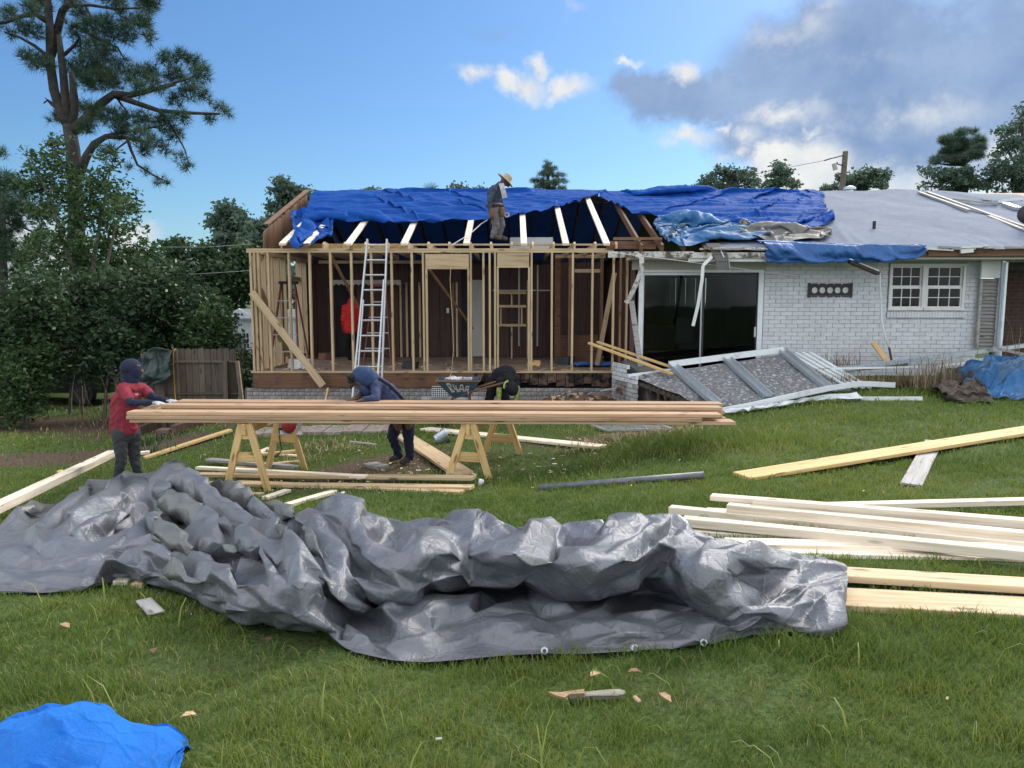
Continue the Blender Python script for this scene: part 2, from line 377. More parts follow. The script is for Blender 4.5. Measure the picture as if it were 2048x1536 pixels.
M['tarp_bright'] = tarp_mat('bright_blue_tarp', (0.010, 0.15, 0.55), 0.6, 0.25, weave=300, fine=0.8, var=0.16)
M['tarp_green'] = tarp_mat('dark_green_tarp', (0.030, 0.048, 0.044), 0.5, 0.4, fine=0.3)
M['tarp_dun'] = tarp_mat('grey_brown_sheet', (0.15, 0.145, 0.14), 0.55, 0.3, fine=0.4)
M['poly'] = tarp_mat('white_plastic_sheet', (0.60, 0.64, 0.66), 0.35, 0.5, fine=0.3)
M['blind'] = leaf_mat('blind_fabric', (.55, .58, .58), (.6, .62, .62), .6)
M['glass'] = glass_mat('window_glass', (.5,.54,.58), .25); M['glass_dark'] = glass_mat('door_glass', (0.60, 0.63, 0.67), .35)
M['red_fibre'] = plain('red_fibreglass', (0.16, 0.055, 0.045), 0.6, var=0.2)
M['soil'] = plain('bare_soil', (0.095, 0.062, 0.045), 0.95, var=0.4, scale=9, bump=0.8, bscale=30)
M['bark'] = plain('pine_bark', (0.042, 0.039, 0.037), 0.95, var=0.45, scale=7, bump=0.9, bscale=14)
M['bark_pale'] = plain('grey_bark', (0.14, 0.12, 0.10), 0.95, var=0.4, scale=9, bump=0.6, bscale=20)
M['needle'] = leaf_mat('pine_needles', (0.026, 0.058, 0.036), (0.070, 0.125, 0.066), 0.2)
M['leaf'] = leaf_mat('broad_leaves', (0.028, 0.064, 0.026), (0.090, 0.155, 0.052), 0.28, .4)
M['leaf_dark'] = leaf_mat('hedge_leaves', (0.021, 0.047, 0.025), (0.075, 0.13, 0.052), 0.28, .36)
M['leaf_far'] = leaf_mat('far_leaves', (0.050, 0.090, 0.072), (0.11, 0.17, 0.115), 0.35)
M['dry'] = leaf_mat('dry_stalks', (0.12, 0.085, 0.055), (0.30, 0.23, 0.14), 0.1)
M['grass'] = leaf_mat('grass_blades', (0.052, 0.118, 0.020), (0.25, 0.295, 0.062), 0.35, 0.5)
M['straw'] = leaf_mat('dead_grass', (0.20, 0.18, 0.075), (0.36, 0.32, 0.16), 0.15)
# ---------------------------------------------------------------- terrain: falls away to the left, higher lawn on the right
_CP = np.array([(0,0,0),(0,2.7,-.03),(-3,3.2,-.08),(3,3.2,.02),(0,4.5,-.16),(-3,5,-.30),(3,5,-.05),(-6,4,-.35),(6,4,.05),
    (-1,7,-.38),(2.5,7.6,-.14),(6,8.6,.02),(-4,7,-.55),(-8,7,-.75),(-.4,9.2,-.55),(-3.2,9.2,-.66),(-5,9.8,-.95),(-8.8,12.5,-.95),(-10,10,-.9),
    (-7,16.3,-1.2),(-11,17.8,-1.2),(-15,16,-1.2),(-4.5,14.4,-.62),(-2,14.2,-.58),(0,14.2,-.52),(1.6,14.0,-.38),(-2,12.5,-.60),(1,11.5,-.42),
    (2.4,13,-.18),(3.2,12.4,-.12),(5,14.3,.15),(6.9,14.2,.18),(4.2,11,-.03),(7,11.4,.08),(9,9,.15),(9,13,.2),(3,9.5,-.25),(5.5,12.3,.05),
    (-6,20,-1.2),(0,20,-.4),(6,20,.2),(-20,30,-1.4),(0,30,-.5),(20,30,.3),(-14,10,-1.1),(14,10,.2),(-12,2,-.6),(12,2,.2)], float)
def terr(x, y):
    x = np.asarray(x, float); y = np.asarray(y, float)
    d2 = (x[..., None]-_CP[:, 0])**2 + (y[..., None]-_CP[:, 1])**2
    w = np.exp(-d2/(2*1.25**2)) + 1e-5/(1+d2*.02) + 1e-9
    return (w*_CP[:, 2]).sum(-1)/w.sum(-1)
def tz(x, y): return float(terr(np.array(x), np.array(y)))
def G(px, py, h=0.0):
    """where the line of sight through (px, py) meets the lawn (or a level h above it)"""
    d = ray(px, py); t = 1.0; prev = 1.0
    while t < 200:
        q = (d[0]*t, d[1]*t, EYE+d[2]*t)
        if q[2] <= tz(q[0], q[1])+h:
            a, b = prev, t
            for _ in range(18):
                m_ = (a+b)/2
                if EYE+d[2]*m_ <= tz(d[0]*m_, d[1]*m_)+h: b = m_
                else: a = m_
            return Vector((d[0]*b, d[1]*b, EYE+d[2]*b))
        prev = t; t += 0.06 if t < 25 else 1.0
    return Vector((d[0]*60, d[1]*60, 0))

def build_ground():
    xs = np.concatenate([[-900,-400,-200,-100,-60,-40,-28], np.arange(-20, 16.01, 0.22), [20,28,40,60,100,200,400,900]])
    ys = np.concatenate([[-300,-80,-25,-8,-2], np.arange(0, 20.01, 0.2), [22,26,32,40,60,100,200,400,1200]])
    X, Y = np.meshgrid(xs, ys); Z = terr(X, Y)
    Z += 0.012*np.sin(X*3.1+1.7*np.sin(Y*2.3))*np.cos(Y*2.7+np.sin(X*1.9))
    V = np.stack([X, Y, Z], -1).reshape(-1, 3); nx, ny = len(xs), len(ys)
    i = np.arange(nx*ny).reshape(ny, nx)
    F = np.stack([i[:-1, :-1], i[:-1, 1:], i[1:, 1:], i[1:, :-1]], -1).reshape(-1, 4)
    m, w, b = new_mat('lawn_soil')
    tc = w('ShaderNodeTexCoord').outputs['Object']
    n1 = w('ShaderNodeTexNoise', {'Vector': tc, 'Scale': 0.55, 'Detail': 6.0, 'Roughness': 0.6}).outputs[0]
    n2 = w('ShaderNodeTexNoise', {'Vector': tc, 'Scale': 30.0, 'Detail': 4.0}).outputs[0]
    g = w.ramp(n2, [(0.3, (0.035, 0.065, 0.014)), (0.7, (0.085, 0.12, 0.035))])
    s = w.ramp(n2, [(0.3, (0.055, 0.040, 0.028)), (0.7, (0.15, 0.105, 0.072))])
    at = w('ShaderNodeAttribute', attribute_name='tint').outputs['Fac']
    f = w('ShaderNodeMapRange', {0: w.m('ADD', at, w.m('MULTIPLY', w.m('SUBTRACT', n1, 0.5), 0.9)), 1: 0.42, 2: 0.62}).outputs[0]
    w.l.new(w.mix(f, g, s), b.inputs['Base Color']); b.inputs['Roughness'].default_value = 0.95; b.inputs['Specular IOR Level'].default_value = 0.2
    w.l.new(w('ShaderNodeBump', {'Height': n2, 'Strength': 0.8, 'Distance': 0.04}).outputs[0], b.inputs['Normal'])
    tag(np_mesh('ground', V, F, m, smooth=True, colors=bare(V[:, 0], V[:, 1])), kind='structure', label='sloping lawn with worn bare patches', cat='ground')
def _seg(x, y, a, b, r):
    a = np.array(a); b = np.array(b); d = b-a; t = np.clip(((x-a[0])*d[0]+(y-a[1])*d[1])/(d@d), 0, 1)
    return np.clip(1.3-np.hypot(x-a[0]-t*d[0], y-a[1]-t*d[1])/r, 0, 1)
def bare(x, y):
    """how bare the lawn is, 0..1: dirt track on the left, building edge, trampled spots"""
    x = np.asarray(x, float); y = np.asarray(y, float)
    v = np.maximum.reduce([_seg(x, y, (-11, 11.2), (-5.6, 12.6), .75)*.95, _seg(x, y, (-13, 17), (-8.6, 16.5), 1.9)*.95, _seg(x, y, (-5.2, 14.0), (1.6, 14.0), .75)*1.0,
        _seg(x, y, (.2, 13.2), (1.9, 13.6), .7), _seg(x, y, (1.0, 10.6), (2.2, 10.9), .45)*.85, _seg(x, y, (-2.4, 9.9), (-1.2, 10.6), .7)*.75, _seg(x, y, (-2.4, 9.0), (.2, 10.4), 1.1)*.6,
        _seg(x, y, (-1.6, 2.9), (-.9, 3.3), .35)*.3, _seg(x, y, (-1.7, 3.5), (-1.0, 3.45), .3)*.45, _seg(x, y, (.7, 3.05), (1.1, 3.0), .25)*.5, _seg(x, y, (4.8, 13.7), (8, 13.7), .5)*.8, _seg(x, y, (-9, 14.5), (-7, 14), .8)*.6])
    v = np.where(y > 19.5, .2, v)
    return v
build_ground()

# ---------------------------------------------------------------- boards
_bm_cache = {}; BOARDS = []
def board(p0, p1, w, h, mat, name='board', label=None, cat='board', group=None, parent=None, up=(0, 0, 1), bevel=0.004):
    """one sawn board with its own grain axis; p0->p1 is the centre line, w across, h along up"""
    p0, p1 = Vector(p0), Vector(p1); L = (p1-p0).length
    key = (round(L, 2), round(w, 4), round(h, 4), mat.name)
    me = _bm_cache.get(key)
    if me is None:
        bm = bmesh.new(); bmesh.ops.create_cube(bm, size=1.0, matrix=Matrix.Diagonal((L, w, h, 1)))
        if bevel: bmesh.ops.bevel(bm, geom=bm.edges[:], offset=bevel, segments=1, affect='EDGES')
        me = bpy.data.meshes.new(name); bm.to_mesh(me); bm.free(); me.materials.append(mat); _bm_cache[key] = me
    o = bpy.data.objects.new(name, me); C.objects.link(o)
    d = (p1-p0).normalized(); a = Vector(up).cross(d).normalized(); b = d.cross(a)
    m = Matrix((d, a, b)).transposed().to_4x4(); m.translation = (p0+p1)/2
    if parent is None: BOARDS.append((tuple(p0), tuple(p1), w, h))
    if parent is not None:
        o.parent = parent; off = Vector((0, 0, 0)); p = parent
        while p is not None: off += p.location; p = p.parent
        m.translation -= off
    o.matrix_basis = m
    return tag(o, label, cat if parent is None else None, group)
# ---------------------------------------------------------------- the house
WY = 14.6
def fx(px, Y=WY, py=620): return P(px, py, Y).x
def fz(py, Y=WY): return P(1024, py, Y).z
FZ = fz(746); TZ = fz(497)                    # floor level and top of the stud wall
EY, EZ = 14.42, TZ+0.04; RY, RZ = 19.2, TZ+0.04+0.36*(19.2-14.42)
SL = (RZ-EZ)/(RY-EY)
def roofz(y): return EZ+SL*(y-EY)
def Rf(px, py, h=0.0):
    """point of the front roof slope seen at (px, py), h above it"""
    d = ray(px, py); t = (EZ+h-SL*EY-EYE)/(d[2]-SL*d[1]); return Vector((d[0]*t, d[1]*t, EYE+d[2]*t))
house = thing('house', 'single-storey white brick house with its left wing stripped back to bare studs', 'house', (0, WY, FZ))
XL, XC, XB = fx(497), fx(1240), fx(1531)      # left corner, end of the wing, start of the white brick
XR = 9.5
# wall studs, plates, headers
def hb(name, mat, x0, x1, y0, y1, z0, z1):
    return MB().box(x0, x1, y0, y1, z0, z1).build(name, mat, house)
hb('bottom_plate', M['stud_x'], XL, fx(1236), WY, WY+.09, FZ, FZ+.038)
hb('top_plate', M['stud_x'], XL, fx(1226), WY-.002, WY+.09, TZ-.078, TZ-.041)
hb('top_plate', M['stud_x'], XL, fx(1208), WY, WY+.09, TZ-.038, TZ)
for i, (px, z1) in enumerate([(504, 0), (512, 0), (519.5, 0), (539, 0), (580, 0), (621, 0), (662.5, 0), (704, 0), (743.5, 0), (784, 0), (824.5, 0), (847, 0), (853.5, fz(537)), (937, fz(537)), (942, 0), (967, 0),
        (979.5, 0), (990.5, 0), (995.5, fz(534)), (1058, fz(534)), (1063, 0), (1103.5, 0), (1145, 0), (1184.5, 0), (1226.5, fz(512))]):
    x = fx(px); top = z1 if z1 else TZ-.078; j = rnd.uniform(-.006, .006)
    MB().bar((x+j, WY+.045+rnd.uniform(0, .008), FZ+.038), (x, WY+.045, top), .088 if px != 504 else .09, .038, up=(1, 0, 0)).build('stud', M['stud_z'], house)
for a, b, y0, y1 in ((850, 940, 508, 534), (992.5, 1060, 506, 531)):
    hb('header', M['stud_x'], fx(a)+.02, fx(b)-.02, WY+.003, WY+.085, fz(y1), fz(y0))
    hb('header_plate', M['stud_x'], fx(a)+.02, fx(b)-.02, WY, WY+.088, fz(y1)-.04, fz(y1)-.002)
# rim joist, dark gap where it has rotted, foundation
hb('rim_joist', M['rim'], XL+.03, fx(948), WY+.012, WY+.055, fz(776), FZ-.002)
mbx = MB()
for k in range(16):
    a = fx(950)+k*(fx(1240)-fx(950))/16; zz = fz(776)+.015+.13*rnd.random()**3
    mbx.hexa([(a, WY+.02, zz), (a+.19, WY+.02, zz+rnd.uniform(-.01, .03)), (a+.19, WY+.06, zz), (a, WY+.06, zz), (a, WY+.02, FZ-.004), (a+.19, WY+.02, FZ-.004), (a+.19, WY+.06, FZ-.004), (a, WY+.06, FZ-.004)])
mbx.build('rotten_rim', M['rim_rot'], house)
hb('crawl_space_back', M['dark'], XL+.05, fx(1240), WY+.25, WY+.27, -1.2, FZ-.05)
# floor and side/back of the wing
hb('floor', M['plywood'], XL+.02, XC+.1, WY+.1, 19.3, FZ-.03, FZ-.004)
def brick_piece(key, L, H, D, mat):
    me = bpy.data.meshes.get(key)
    if me: return me
    bm = bmesh.new(); bmesh.ops.create_cube(bm, size=1.0, matrix=Matrix.Diagonal((L, D, H, 1)))
    bmesh.ops.bevel(bm, geom=[e for e in bm.edges if all(v.co.y < 0 for v in e.verts)], offset=.005, segments=1, affect='EDGES')
    me = bpy.data.meshes.new(key); bm.to_mesh(me); bm.free(); me.materials.append(mat); return me
_bricks = []
def lay(wall, key, mat, x0, x1, y, z0, z1, holes=(), L=.222, H=.0715, g=.0095, flip=0):
    """courses of brick between x0..x1, z0..z1 on the plane y (facing the lawn), leaving the holes free"""
    z = z1-H; r = flip; out = []
    while z > z0-H:
        x = x0 - (L+g)*(.5 if r % 2 else 0)
        while x < x1:
            a, b = max(x, x0), min(x+L, x1)
            for (hx0, hx1, hz0, hz1) in holes:
                if z+H > hz0+.01 and z < hz1-.01:
                    if a < hx1 and b > hx0:
                        if a >= hx0 and b <= hx1: a = b
                        elif a < hx0: b = hx0
                        else: a = hx1
            if b-a > .03: out.append((wall, key, mat, (a+b)/2, y, z+H/2, b-a, H))
            x += L+g
        z -= H+g; r += 1
    return out
def place_bricks(lst, n_obj, mat_stuff):
    rest = MB()
    for i, (wall, key, mat, x, y, z, L, H) in enumerate(lst):
        dy = rnd.uniform(-.003, .003)
        if i < n_obj:
            o = bpy.data.objects.new('brick', brick_piece(key, .222, .0715, .09, mat)); C.objects.link(o)
            o.parent = wall; off = Vector((0, 0, 0)); p = wall
            while p is not None: off += p.location; p = p.parent
            o.scale = (L/.222, 1, 1); o.location = Vector((x, y+.045+dy, z)) - off
        else: rest.box(x-L/2, x+L/2, y+dy, y+.08, z-H/2, z+H/2)
    if rest.v: tag(rest.build('brick_courses', mat_stuff, lst[-1][0]), kind='stuff')
# white brick wall on the right with its window opening
BY = 14.72
bz0, bz1 = .02, fz(516, BY)
wx0, wx1 = fx(1776, BY, 570), fx(1932, BY, 570); wz0, wz1 = fz(622, BY), fz(526, BY)
brick_wall = MB()
for a, b, c, d in ((XB, wx0, bz0-.2, bz1), (wx1, fx(1957, BY), bz0-.2, bz1), (wx0, wx1, bz0-.2, wz0), (wx0, wx1, wz1, bz1)):
    brick_wall.box(a, b, BY+.012, BY+.11, c, d)
brick_wall = brick_wall.build('brick_wall', M['mortar'], house)
lst = lay(brick_wall, 'white_brick', M['brick_white'], XB, fx(1957, BY), BY, bz0, bz1, [(wx0-.0, wx1, wz0-.135, wz1)])
rnd.shuffle(lst); lst.sort(key=lambda q: 0 if q[5] > .12 else 1)
place_bricks(lst, 190, M['brick_white'])
for i in range(26):                               # sill of bricks on edge
    a = wx0 + i*(wx1-wx0)/26
    MB().box(a+.004, a+(wx1-wx0)/26-.005, BY-.035, BY+.09, wz0-.13, wz0-.022).build('brick', M['brick_sill'], brick_wall)
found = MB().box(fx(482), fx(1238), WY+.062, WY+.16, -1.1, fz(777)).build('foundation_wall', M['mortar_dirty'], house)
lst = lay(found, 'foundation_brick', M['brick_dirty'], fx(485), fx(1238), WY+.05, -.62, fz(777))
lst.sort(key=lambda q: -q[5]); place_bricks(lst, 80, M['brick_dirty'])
# double window, six over six
def window(x0, x1, z0, z1, y):
    w = MB()
    for a, b, c, d in ((x0-.05, x0, z0, z1), (x1, x1+.05, z0, z1), (x0-.05, x1+.05, z1, z1+.05), (x0-.06, x1+.06, z0-.05, z0)):
        w.box(a, b, y-.02, y+.07, c, d)
    w = w.build('window', M['white_paint'], house)
    zm = (z0+z1)/2
    for k, (a, b, yy) in enumerate(((zm, z1, y+.035), (z0, zm, y+.005))):
        s = MB(); e = .032
        for c0, c1, d0, d1 in ((x0, x0+e, a, b), (x1-e, x1, a, b), (x0+e, x1-e, a, a+e), (x0+e, x1-e, b-e, b)): s.box(c0, c1, yy, yy+.03, d0, d1)
        s.build('sash', M['white_paint'], w)
        q = MB(); W3 = (x1-x0-2*e)/3
        for i in (1, 2): q.box(x0+e+i*W3-.008, x0+e+i*W3+.008, yy+.002, yy+.024, a+e, b-e)
        for i in range(3): q.box(x0+e+i*W3+.008, x0+e+(i+1)*W3-.008, yy+.004, yy+.022, (a+b)/2-.008, (a+b)/2+.008)
        q.build('muntin', M['white_paint'], w)
        for i in range(3):
            for j in range(2):
                pz0 = a+e + j*(b-a-2*e)/2; pz1 = pz0+(b-a-2*e)/2
                MB().box(x0+e+i*W3+.009, x0+e+(i+1)*W3-.009, yy+.011, yy+.015, pz0+.009, pz1-.009).build('pane', M['glass'], w)
    return w
mid = (fx(1846, BY, 570)+fx(1852, BY, 570))/2
window(wx0+.07, mid-.05, wz0+.06, wz1-.06, BY-.005); window(mid+.05, wx1-.07, wz0+.06, wz1-.06, BY-.005)
# room behind the window
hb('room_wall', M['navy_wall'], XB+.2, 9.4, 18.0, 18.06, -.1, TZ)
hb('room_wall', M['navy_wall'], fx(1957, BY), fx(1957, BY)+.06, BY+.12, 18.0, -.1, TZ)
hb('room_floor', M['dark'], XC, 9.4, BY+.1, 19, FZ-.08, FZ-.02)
rr = MB()
for k in range(7): rr.bar((wx0-.5+k*.42, BY+.8+k*.2, 1.1+.05*k), (wx0+.5+k*.42, BY+1.6+k*.2, 2.1), .05, .12)
rr.build('roof_framing', M['old_wood'], house)
MB().bar((wx0+.1, BY+.5, wz0+.2), (wx1+.2, BY+1.1, wz0+.75), .05, .12).build('loose_joist', M['old_wood'], house)
# sliding door between wing and brick wall
dx0, dx1 = fx(1283, BY, 620), XB-.02; dz0, dz1 = FZ-.02, fz(545, BY)
sd_ = MB()
for a, b, c, d in ((dx0-.06, dx0+.02, dz0, dz1+.05), (dx1-.10, dx1, dz0, dz1+.05), (dx0+.02, dx1-.10, dz1, dz1+.05), (dx0+.02, dx1-.1, dz0-.04, dz0+.03)): sd_.box(a, b, BY-.03, BY+.08, c, d)
sd_ = sd_.build('sliding_door', M['alu_white'], house)
dm = fx(1405, BY, 620)
for a, b, yy in ((dx0+.02, dm, BY+.03), (dm, dx1-.10, BY)):
    s = MB(); e = .03
    for c0, c1, d0, d1 in ((a, a+e, dz0+.03, dz1), (b-e, b, dz0+.03, dz1), (a+e, b-e, dz0+.03, dz0+.09), (a+e, b-e, dz1-.05, dz1)): s.box(c0, c1, yy, yy+.03, d0, d1)
    s.build('door_frame', M['alu'] if yy > BY else M['black'], sd_)
    MB().box(a+e+.001, b-e-.001, yy+.012, yy+.017, dz0+.091, dz1-.051).build('pane', M['glass_dark'], sd_)
MB().box(dx1-.16, dx1-.13, BY-.05, BY-.005, .95, 1.15).build('handle', M['alu'], sd_)
hb('door_head', M['beige'], fx(1262, BY), XB+.01, BY-.03, BY+.06, dz1+.052, fz(517, BY))
ox0, ox1, oz0, oz1 = fx(1336, 18.9), fx(1412, 18.9), fz(612, 18.9), fz(556, 18.9)      # window in the far wall
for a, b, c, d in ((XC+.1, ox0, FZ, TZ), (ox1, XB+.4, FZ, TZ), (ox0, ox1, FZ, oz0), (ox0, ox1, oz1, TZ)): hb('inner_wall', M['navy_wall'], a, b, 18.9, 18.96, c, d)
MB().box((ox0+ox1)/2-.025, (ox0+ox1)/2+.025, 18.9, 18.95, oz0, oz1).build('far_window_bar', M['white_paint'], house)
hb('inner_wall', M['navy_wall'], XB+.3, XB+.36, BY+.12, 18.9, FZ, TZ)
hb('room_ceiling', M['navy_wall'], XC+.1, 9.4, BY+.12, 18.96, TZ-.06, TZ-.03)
rb = MB()
x0 = P(1345, 600, 18.8).x
for k in range(8): rb.box(ox0-.08+k*.125, ox0-.08+k*.125+.119, 18.82+.01*(k % 2), 18.835+.01*(k % 2), fz(617, 18.8), fz(556, 18.8))
rb.build('vertical_blind', M['blind'], house)
# partition and old framing at the end of the wing
hb('partition', M['panel'], fx(1262), fx(1262)+.09, WY+.1, 18.9, FZ, TZ-.1)
for px in (1243, 1256, 1268):
    x = fx(px); MB().bar((x, WY+.2+.01*(px % 3), FZ), (x, WY+.2, fz(512)), .09, .04, up=(1, 0, 0)).build('old_stud', M['old_z'] if px == 1243 else M['stud_z'], house)
# side wall at the left end: studs with openings through to the garden
for k, y in enumerate((14.95, 15.3, 15.75, 16.2, 16.65, 17.9, 18.3)):
    MB().bar((XL+.07, y, FZ), (XL+.07, y, TZ-.08), .04, .14, up=(1, 0, 0)).build('side_stud', M['stud_z'], house)
MB().box(XL, XL+.14, WY+.1, 18.9, TZ-.08, TZ-.002).build('side_plate', M['stud_x'], house)
MB().box(XL, XL+.14, WY+.1, 18.9, FZ, FZ+.04).build('side_plate', M['stud_x'], house)
MB().box(XL+.02, XL+.12, 16.7, 17.85, fz(560, 17), fz(552, 17)).build('side_header', M['stud_x'], house)
MB().bar((XL+.15, 14.8, fz(575)), (XL+.15, 16.6, FZ+.2), .03, .14, up=(1, 0, 0)).build('side_brace', M['stud_z'], house)
MB().box(XL+.02, XL+.1, 18.3, 18.95, FZ, TZ-.08).build('side_panel', M['panel'], house)
# back of the room: dark panelling in planks, doorway, white door
BKY = 18.9
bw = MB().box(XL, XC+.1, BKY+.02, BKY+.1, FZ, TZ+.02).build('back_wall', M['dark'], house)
x = fx(612, BKY)
openings = [(fx(672, BKY), fx(702, BKY)), (fx(915, BKY), fx(935, BKY))]
while x < XC:
    wd = .19 + .1*rnd.random()
    if not any(a-.1 < x < b for a, b in openings):
        MB().box(x, x+wd-.012, BKY-.012*rnd.random(), BKY+.018, FZ+.01, TZ-.1).build('plank', M['panel'], bw)
    x += wd
for px in (664, 704, 800, 812, 822, 838, 905, 912, 938):
    a = fx(px, BKY); MB().box(a, a+.05, BKY-.06, BKY-.02, FZ, fz(565, BKY)).build('door_trim', M['old_z'] if px % 2 else M['stud_z'], bw)
dr = MB().box(fx(945, BKY), fx(968, BKY), BKY-.1, BKY-.06, FZ+.02, fz(560, BKY)).build('interior_door', M['beige'], house)
for j in range(3):
    for i in range(2):
        a = fx(948+i*10, BKY); MB().box(a, a+.1, BKY-.108, BKY-.101, FZ+.2+j*.62, FZ+.7+j*.62).build('door_panel', M['beige'], dr)
va = MB(); a, b = fx(664, 18.4), fx(802, 18.4)
for k in range(14):
    xx = a+(b-a)*k/14; w_ = (b-a)/14
    va.prism([(xx, 18.4, fz(560, 18.4)), (xx+w_, 18.4, fz(560, 18.4)), (xx+w_, 18.4, fz(567, 18.4)), (xx+w_/2, 18.4, fz(571, 18.4)), (xx, 18.4, fz(567, 18.4))], (0, .03, 0))
va.build('scalloped_valance', M['beige'], house)
hb('inner_header', M['stud_x'], fx(640, 18.3), fx(845, 18.3), 18.3, 18.36, fz(527, 18.3), fz(521, 18.3))
# closet framing on the right of the room
CY = 17.0
hb('closet_back', M['panel'], fx(1112, CY+.9), XC, CY+.9, CY+.95, FZ, TZ-.1)
for px, w_ in ((1115, .13), (1139, .05), (1203, .07), (1146, .05)):
    a = fx(px, CY); MB().box(a-w_/2, a+w_/2, CY, CY+.09, FZ, fz(509, CY)).build('closet_stud', M['old_z'] if px != 1115 else M['rim'], house)
hb('closet_header', M['stud_x'], fx(1110, CY), XC, CY-.002, CY+.08, fz(516, CY), fz(509, CY))
hb('closet_rail', M['stud_x'], fx(1148, CY), fx(1201, CY), CY+.01, CY+.08, fz(545, CY), fz(538, CY))
hb('closet_seat', M['old_wood'], fx(1122, CY), fx(1200, CY), CY+.3, CY+.7, FZ, fz(672, CY))
# pipes and shelves seen through the second opening
pp = MB(); 
for px in (1038, 1075): pp.tube([(fx(px, 18.3), 18.3, fz(530, 18.3)), (fx(px, 18.3), 18.3, fz(692, 18.3))], .022, 6)
pp.tube([(fx(985, 18.3), 18.27, fz(581, 18.3)), (fx(1102, 18.3), 18.27, fz(581, 18.3))], .018, 6); pp.build('pipe', M['beige'], house)
for py in (585, 612, 650):
    hb('shelf_frame', M['stud_x'], fx(996, 17.9), fx(1052, 17.9), 17.9, 17.95, fz(py+3, 17.9), fz(py-2, 17.9))
for px, a, b in ((1000, 612, 650), (1022, 585, 612), (1042, 612, 650), (1022, 650, 717), (1054, 560, 717)):
    hb('shelf_stud', M['stud_z'], fx(px, 17.95), fx(px, 17.95)+.035, 17.952, 17.99, fz(b, 17.95), fz(a, 17.95))
hb('light_switch', M['white_paint'], fx(893, 18.8), fx(898, 18.8), 18.80, 18.84, fz(626, 18.8), fz(616, 18.8))
# braces nailed inside the wall
for a, b in (((660, 508, 14.8), (722, 622, 15.4)), ((858, 538, 14.8), (945, 655, 16.0))):
    MB().bar(P(*a), P(*b), .04, .12, up=(0, 1, 0)).build('brace', M['old_wood'], house)
# ceiling joists with cut tails, blocking and the rail along their tops
for k in range(17):
    x = fx(563, WY, 497) + k*.4075
    d = [(x-.019, WY-.0, TZ), (x-.019, WY, TZ+.085), (x-.019, WY+.09, TZ+.135), (x-.019, WY+.3, TZ+.12), (x-.019, 18.8, TZ+.12), (x-.019, 18.8, TZ)]
    if x+.02 > fx(1235): break
    MB().prism(d, (.038, 0, 0)).build('ceiling_joist', M['stud_x'] if k % 4 else M['spruce'], house)
    if 0 < k < 6: MB().box(x+.021, x+.386, WY+.42, WY+.435, TZ+.004, TZ+.125).build('blocking', M['osb'], house)
hb('joist_rail', M['stud_x'], fx(560), fx(1225), WY+.85, WY+.94, TZ+.121, TZ+.158)
hb('joist_rail', M['stud_x'], fx(585), fx(1240), WY+2.2, WY+2.29, TZ+.121, TZ+.158)
# rafters: eight new, three old
for (a, b, top) in ((560, 495, 626), (610, 494, 655), (694, 494, 745), (806, 494, 845), (932, 494, 946), (1048, 492, 1030), (1132, 491, 1122), (1213, 489, 1176)):
    x = Rf(a, b).x; y1 = RY-.1
    MB().bar((x, EY+.02, roofz(EY+.02)+.02), (x, y1, roofz(y1)+.02), .12, .045).build('rafter', M['spruce_pale'], house)
for px in (1286, 1328, 1372, 1412, 1450):
    x = Rf(px, 497).x
    MB().bar((x, EY-.05, roofz(EY)-.06), (x, RY-.1, roofz(RY-.1)-.06), .045, .15).build('old_rafter', M['old_wood'], house)
hb('ridge_board', M['old_wood'], XL+.1, fx(1500), RY-.02, RY+.02, RZ-.3, RZ-.13)
hb('attic_beam', M['old_wood'], fx(1215), fx(1312), EY+.3, EY+.45, TZ+.0, TZ+.09)
hb('attic_beam', M['old_wood'], fx(1215), fx(1330), EY+.9, EY+1.0, TZ+.1, TZ+.2)
hb('attic_beam', M['old_wood'], fx(1225), fx(1320), EY+.12, EY+.2, TZ+.16, TZ+.21)
hb('duct', M['alu'], fx(1020, 17.5), fx(1105, 17.5), 17.5, 18.0, TZ+.2, TZ+.46)
# back slope, gable remnant
MB().add([(XL-.05, RY, RZ-.14), (fx(1390), RY, RZ-.14), (fx(1390), 24.2, EZ-.12), (XL-.05, 24.2, EZ-.12)], [(0, 1, 2, 3)]).build('roof_sheeting', M['tarp_under'], house)
XW = fx(1390)
for k in range(14): MB().bar((XL+.3+k*.6, RY, RZ-.24), (XL+.3+k*.6, 24.1, EZ-.22), .045, .14).build('rear_rafter', M['old_wood'], house)
MB().hexa([(XW, RY, RZ-.17), (12, RY, RZ-.17), (12, 24.2, EZ-.16), (XW, 24.2, EZ-.16), (XW, RY, RZ-.13), (12, RY, RZ-.13), (12, 24.2, EZ-.12), (XW, 24.2, EZ-.12)]).build('roof', M['shingle'], house)
hb('rear_wall', M['dark'], XL, 2.6, 23.4, 23.5, -1, EZ); hb('rear_wall', M['dark'], 7.0, 12, 23.4, 23.5, -1, EZ)
MB().box(XL+.0, XL+.1, 18.95, 23.4, -1.2, EZ).build('rear_side_wall', M['brick_white'], house)
gx = XL+.02
for k in range(12):
    y0 = 15.55+k*.31; y1 = y0+.295
    if y1 > RY: break
    zt = lambda y: roofz(y)-.02-.05*rnd.random()
    MB().prism([(gx, y0, TZ+.02), (gx, y1, TZ+.02), (gx, y1, zt(y1)), (gx, y0, zt(y0))], (.025, 0, 0)).build('gable_board', M['old_z'], house)
MB().prism([(gx, RY, TZ), (gx, 23.4, TZ), (gx, 23.4, EZ), (gx, RY, RZ-.1)], (.03, 0, 0)).build('gable_board', M['old_z'], house)
MB().bar((gx-.04, 15.9, roofz(15.9)+.02), (gx-.04, RY, roofz(RY)+.02), .12, .025).build('gable_trim', M['old_wood'], house)
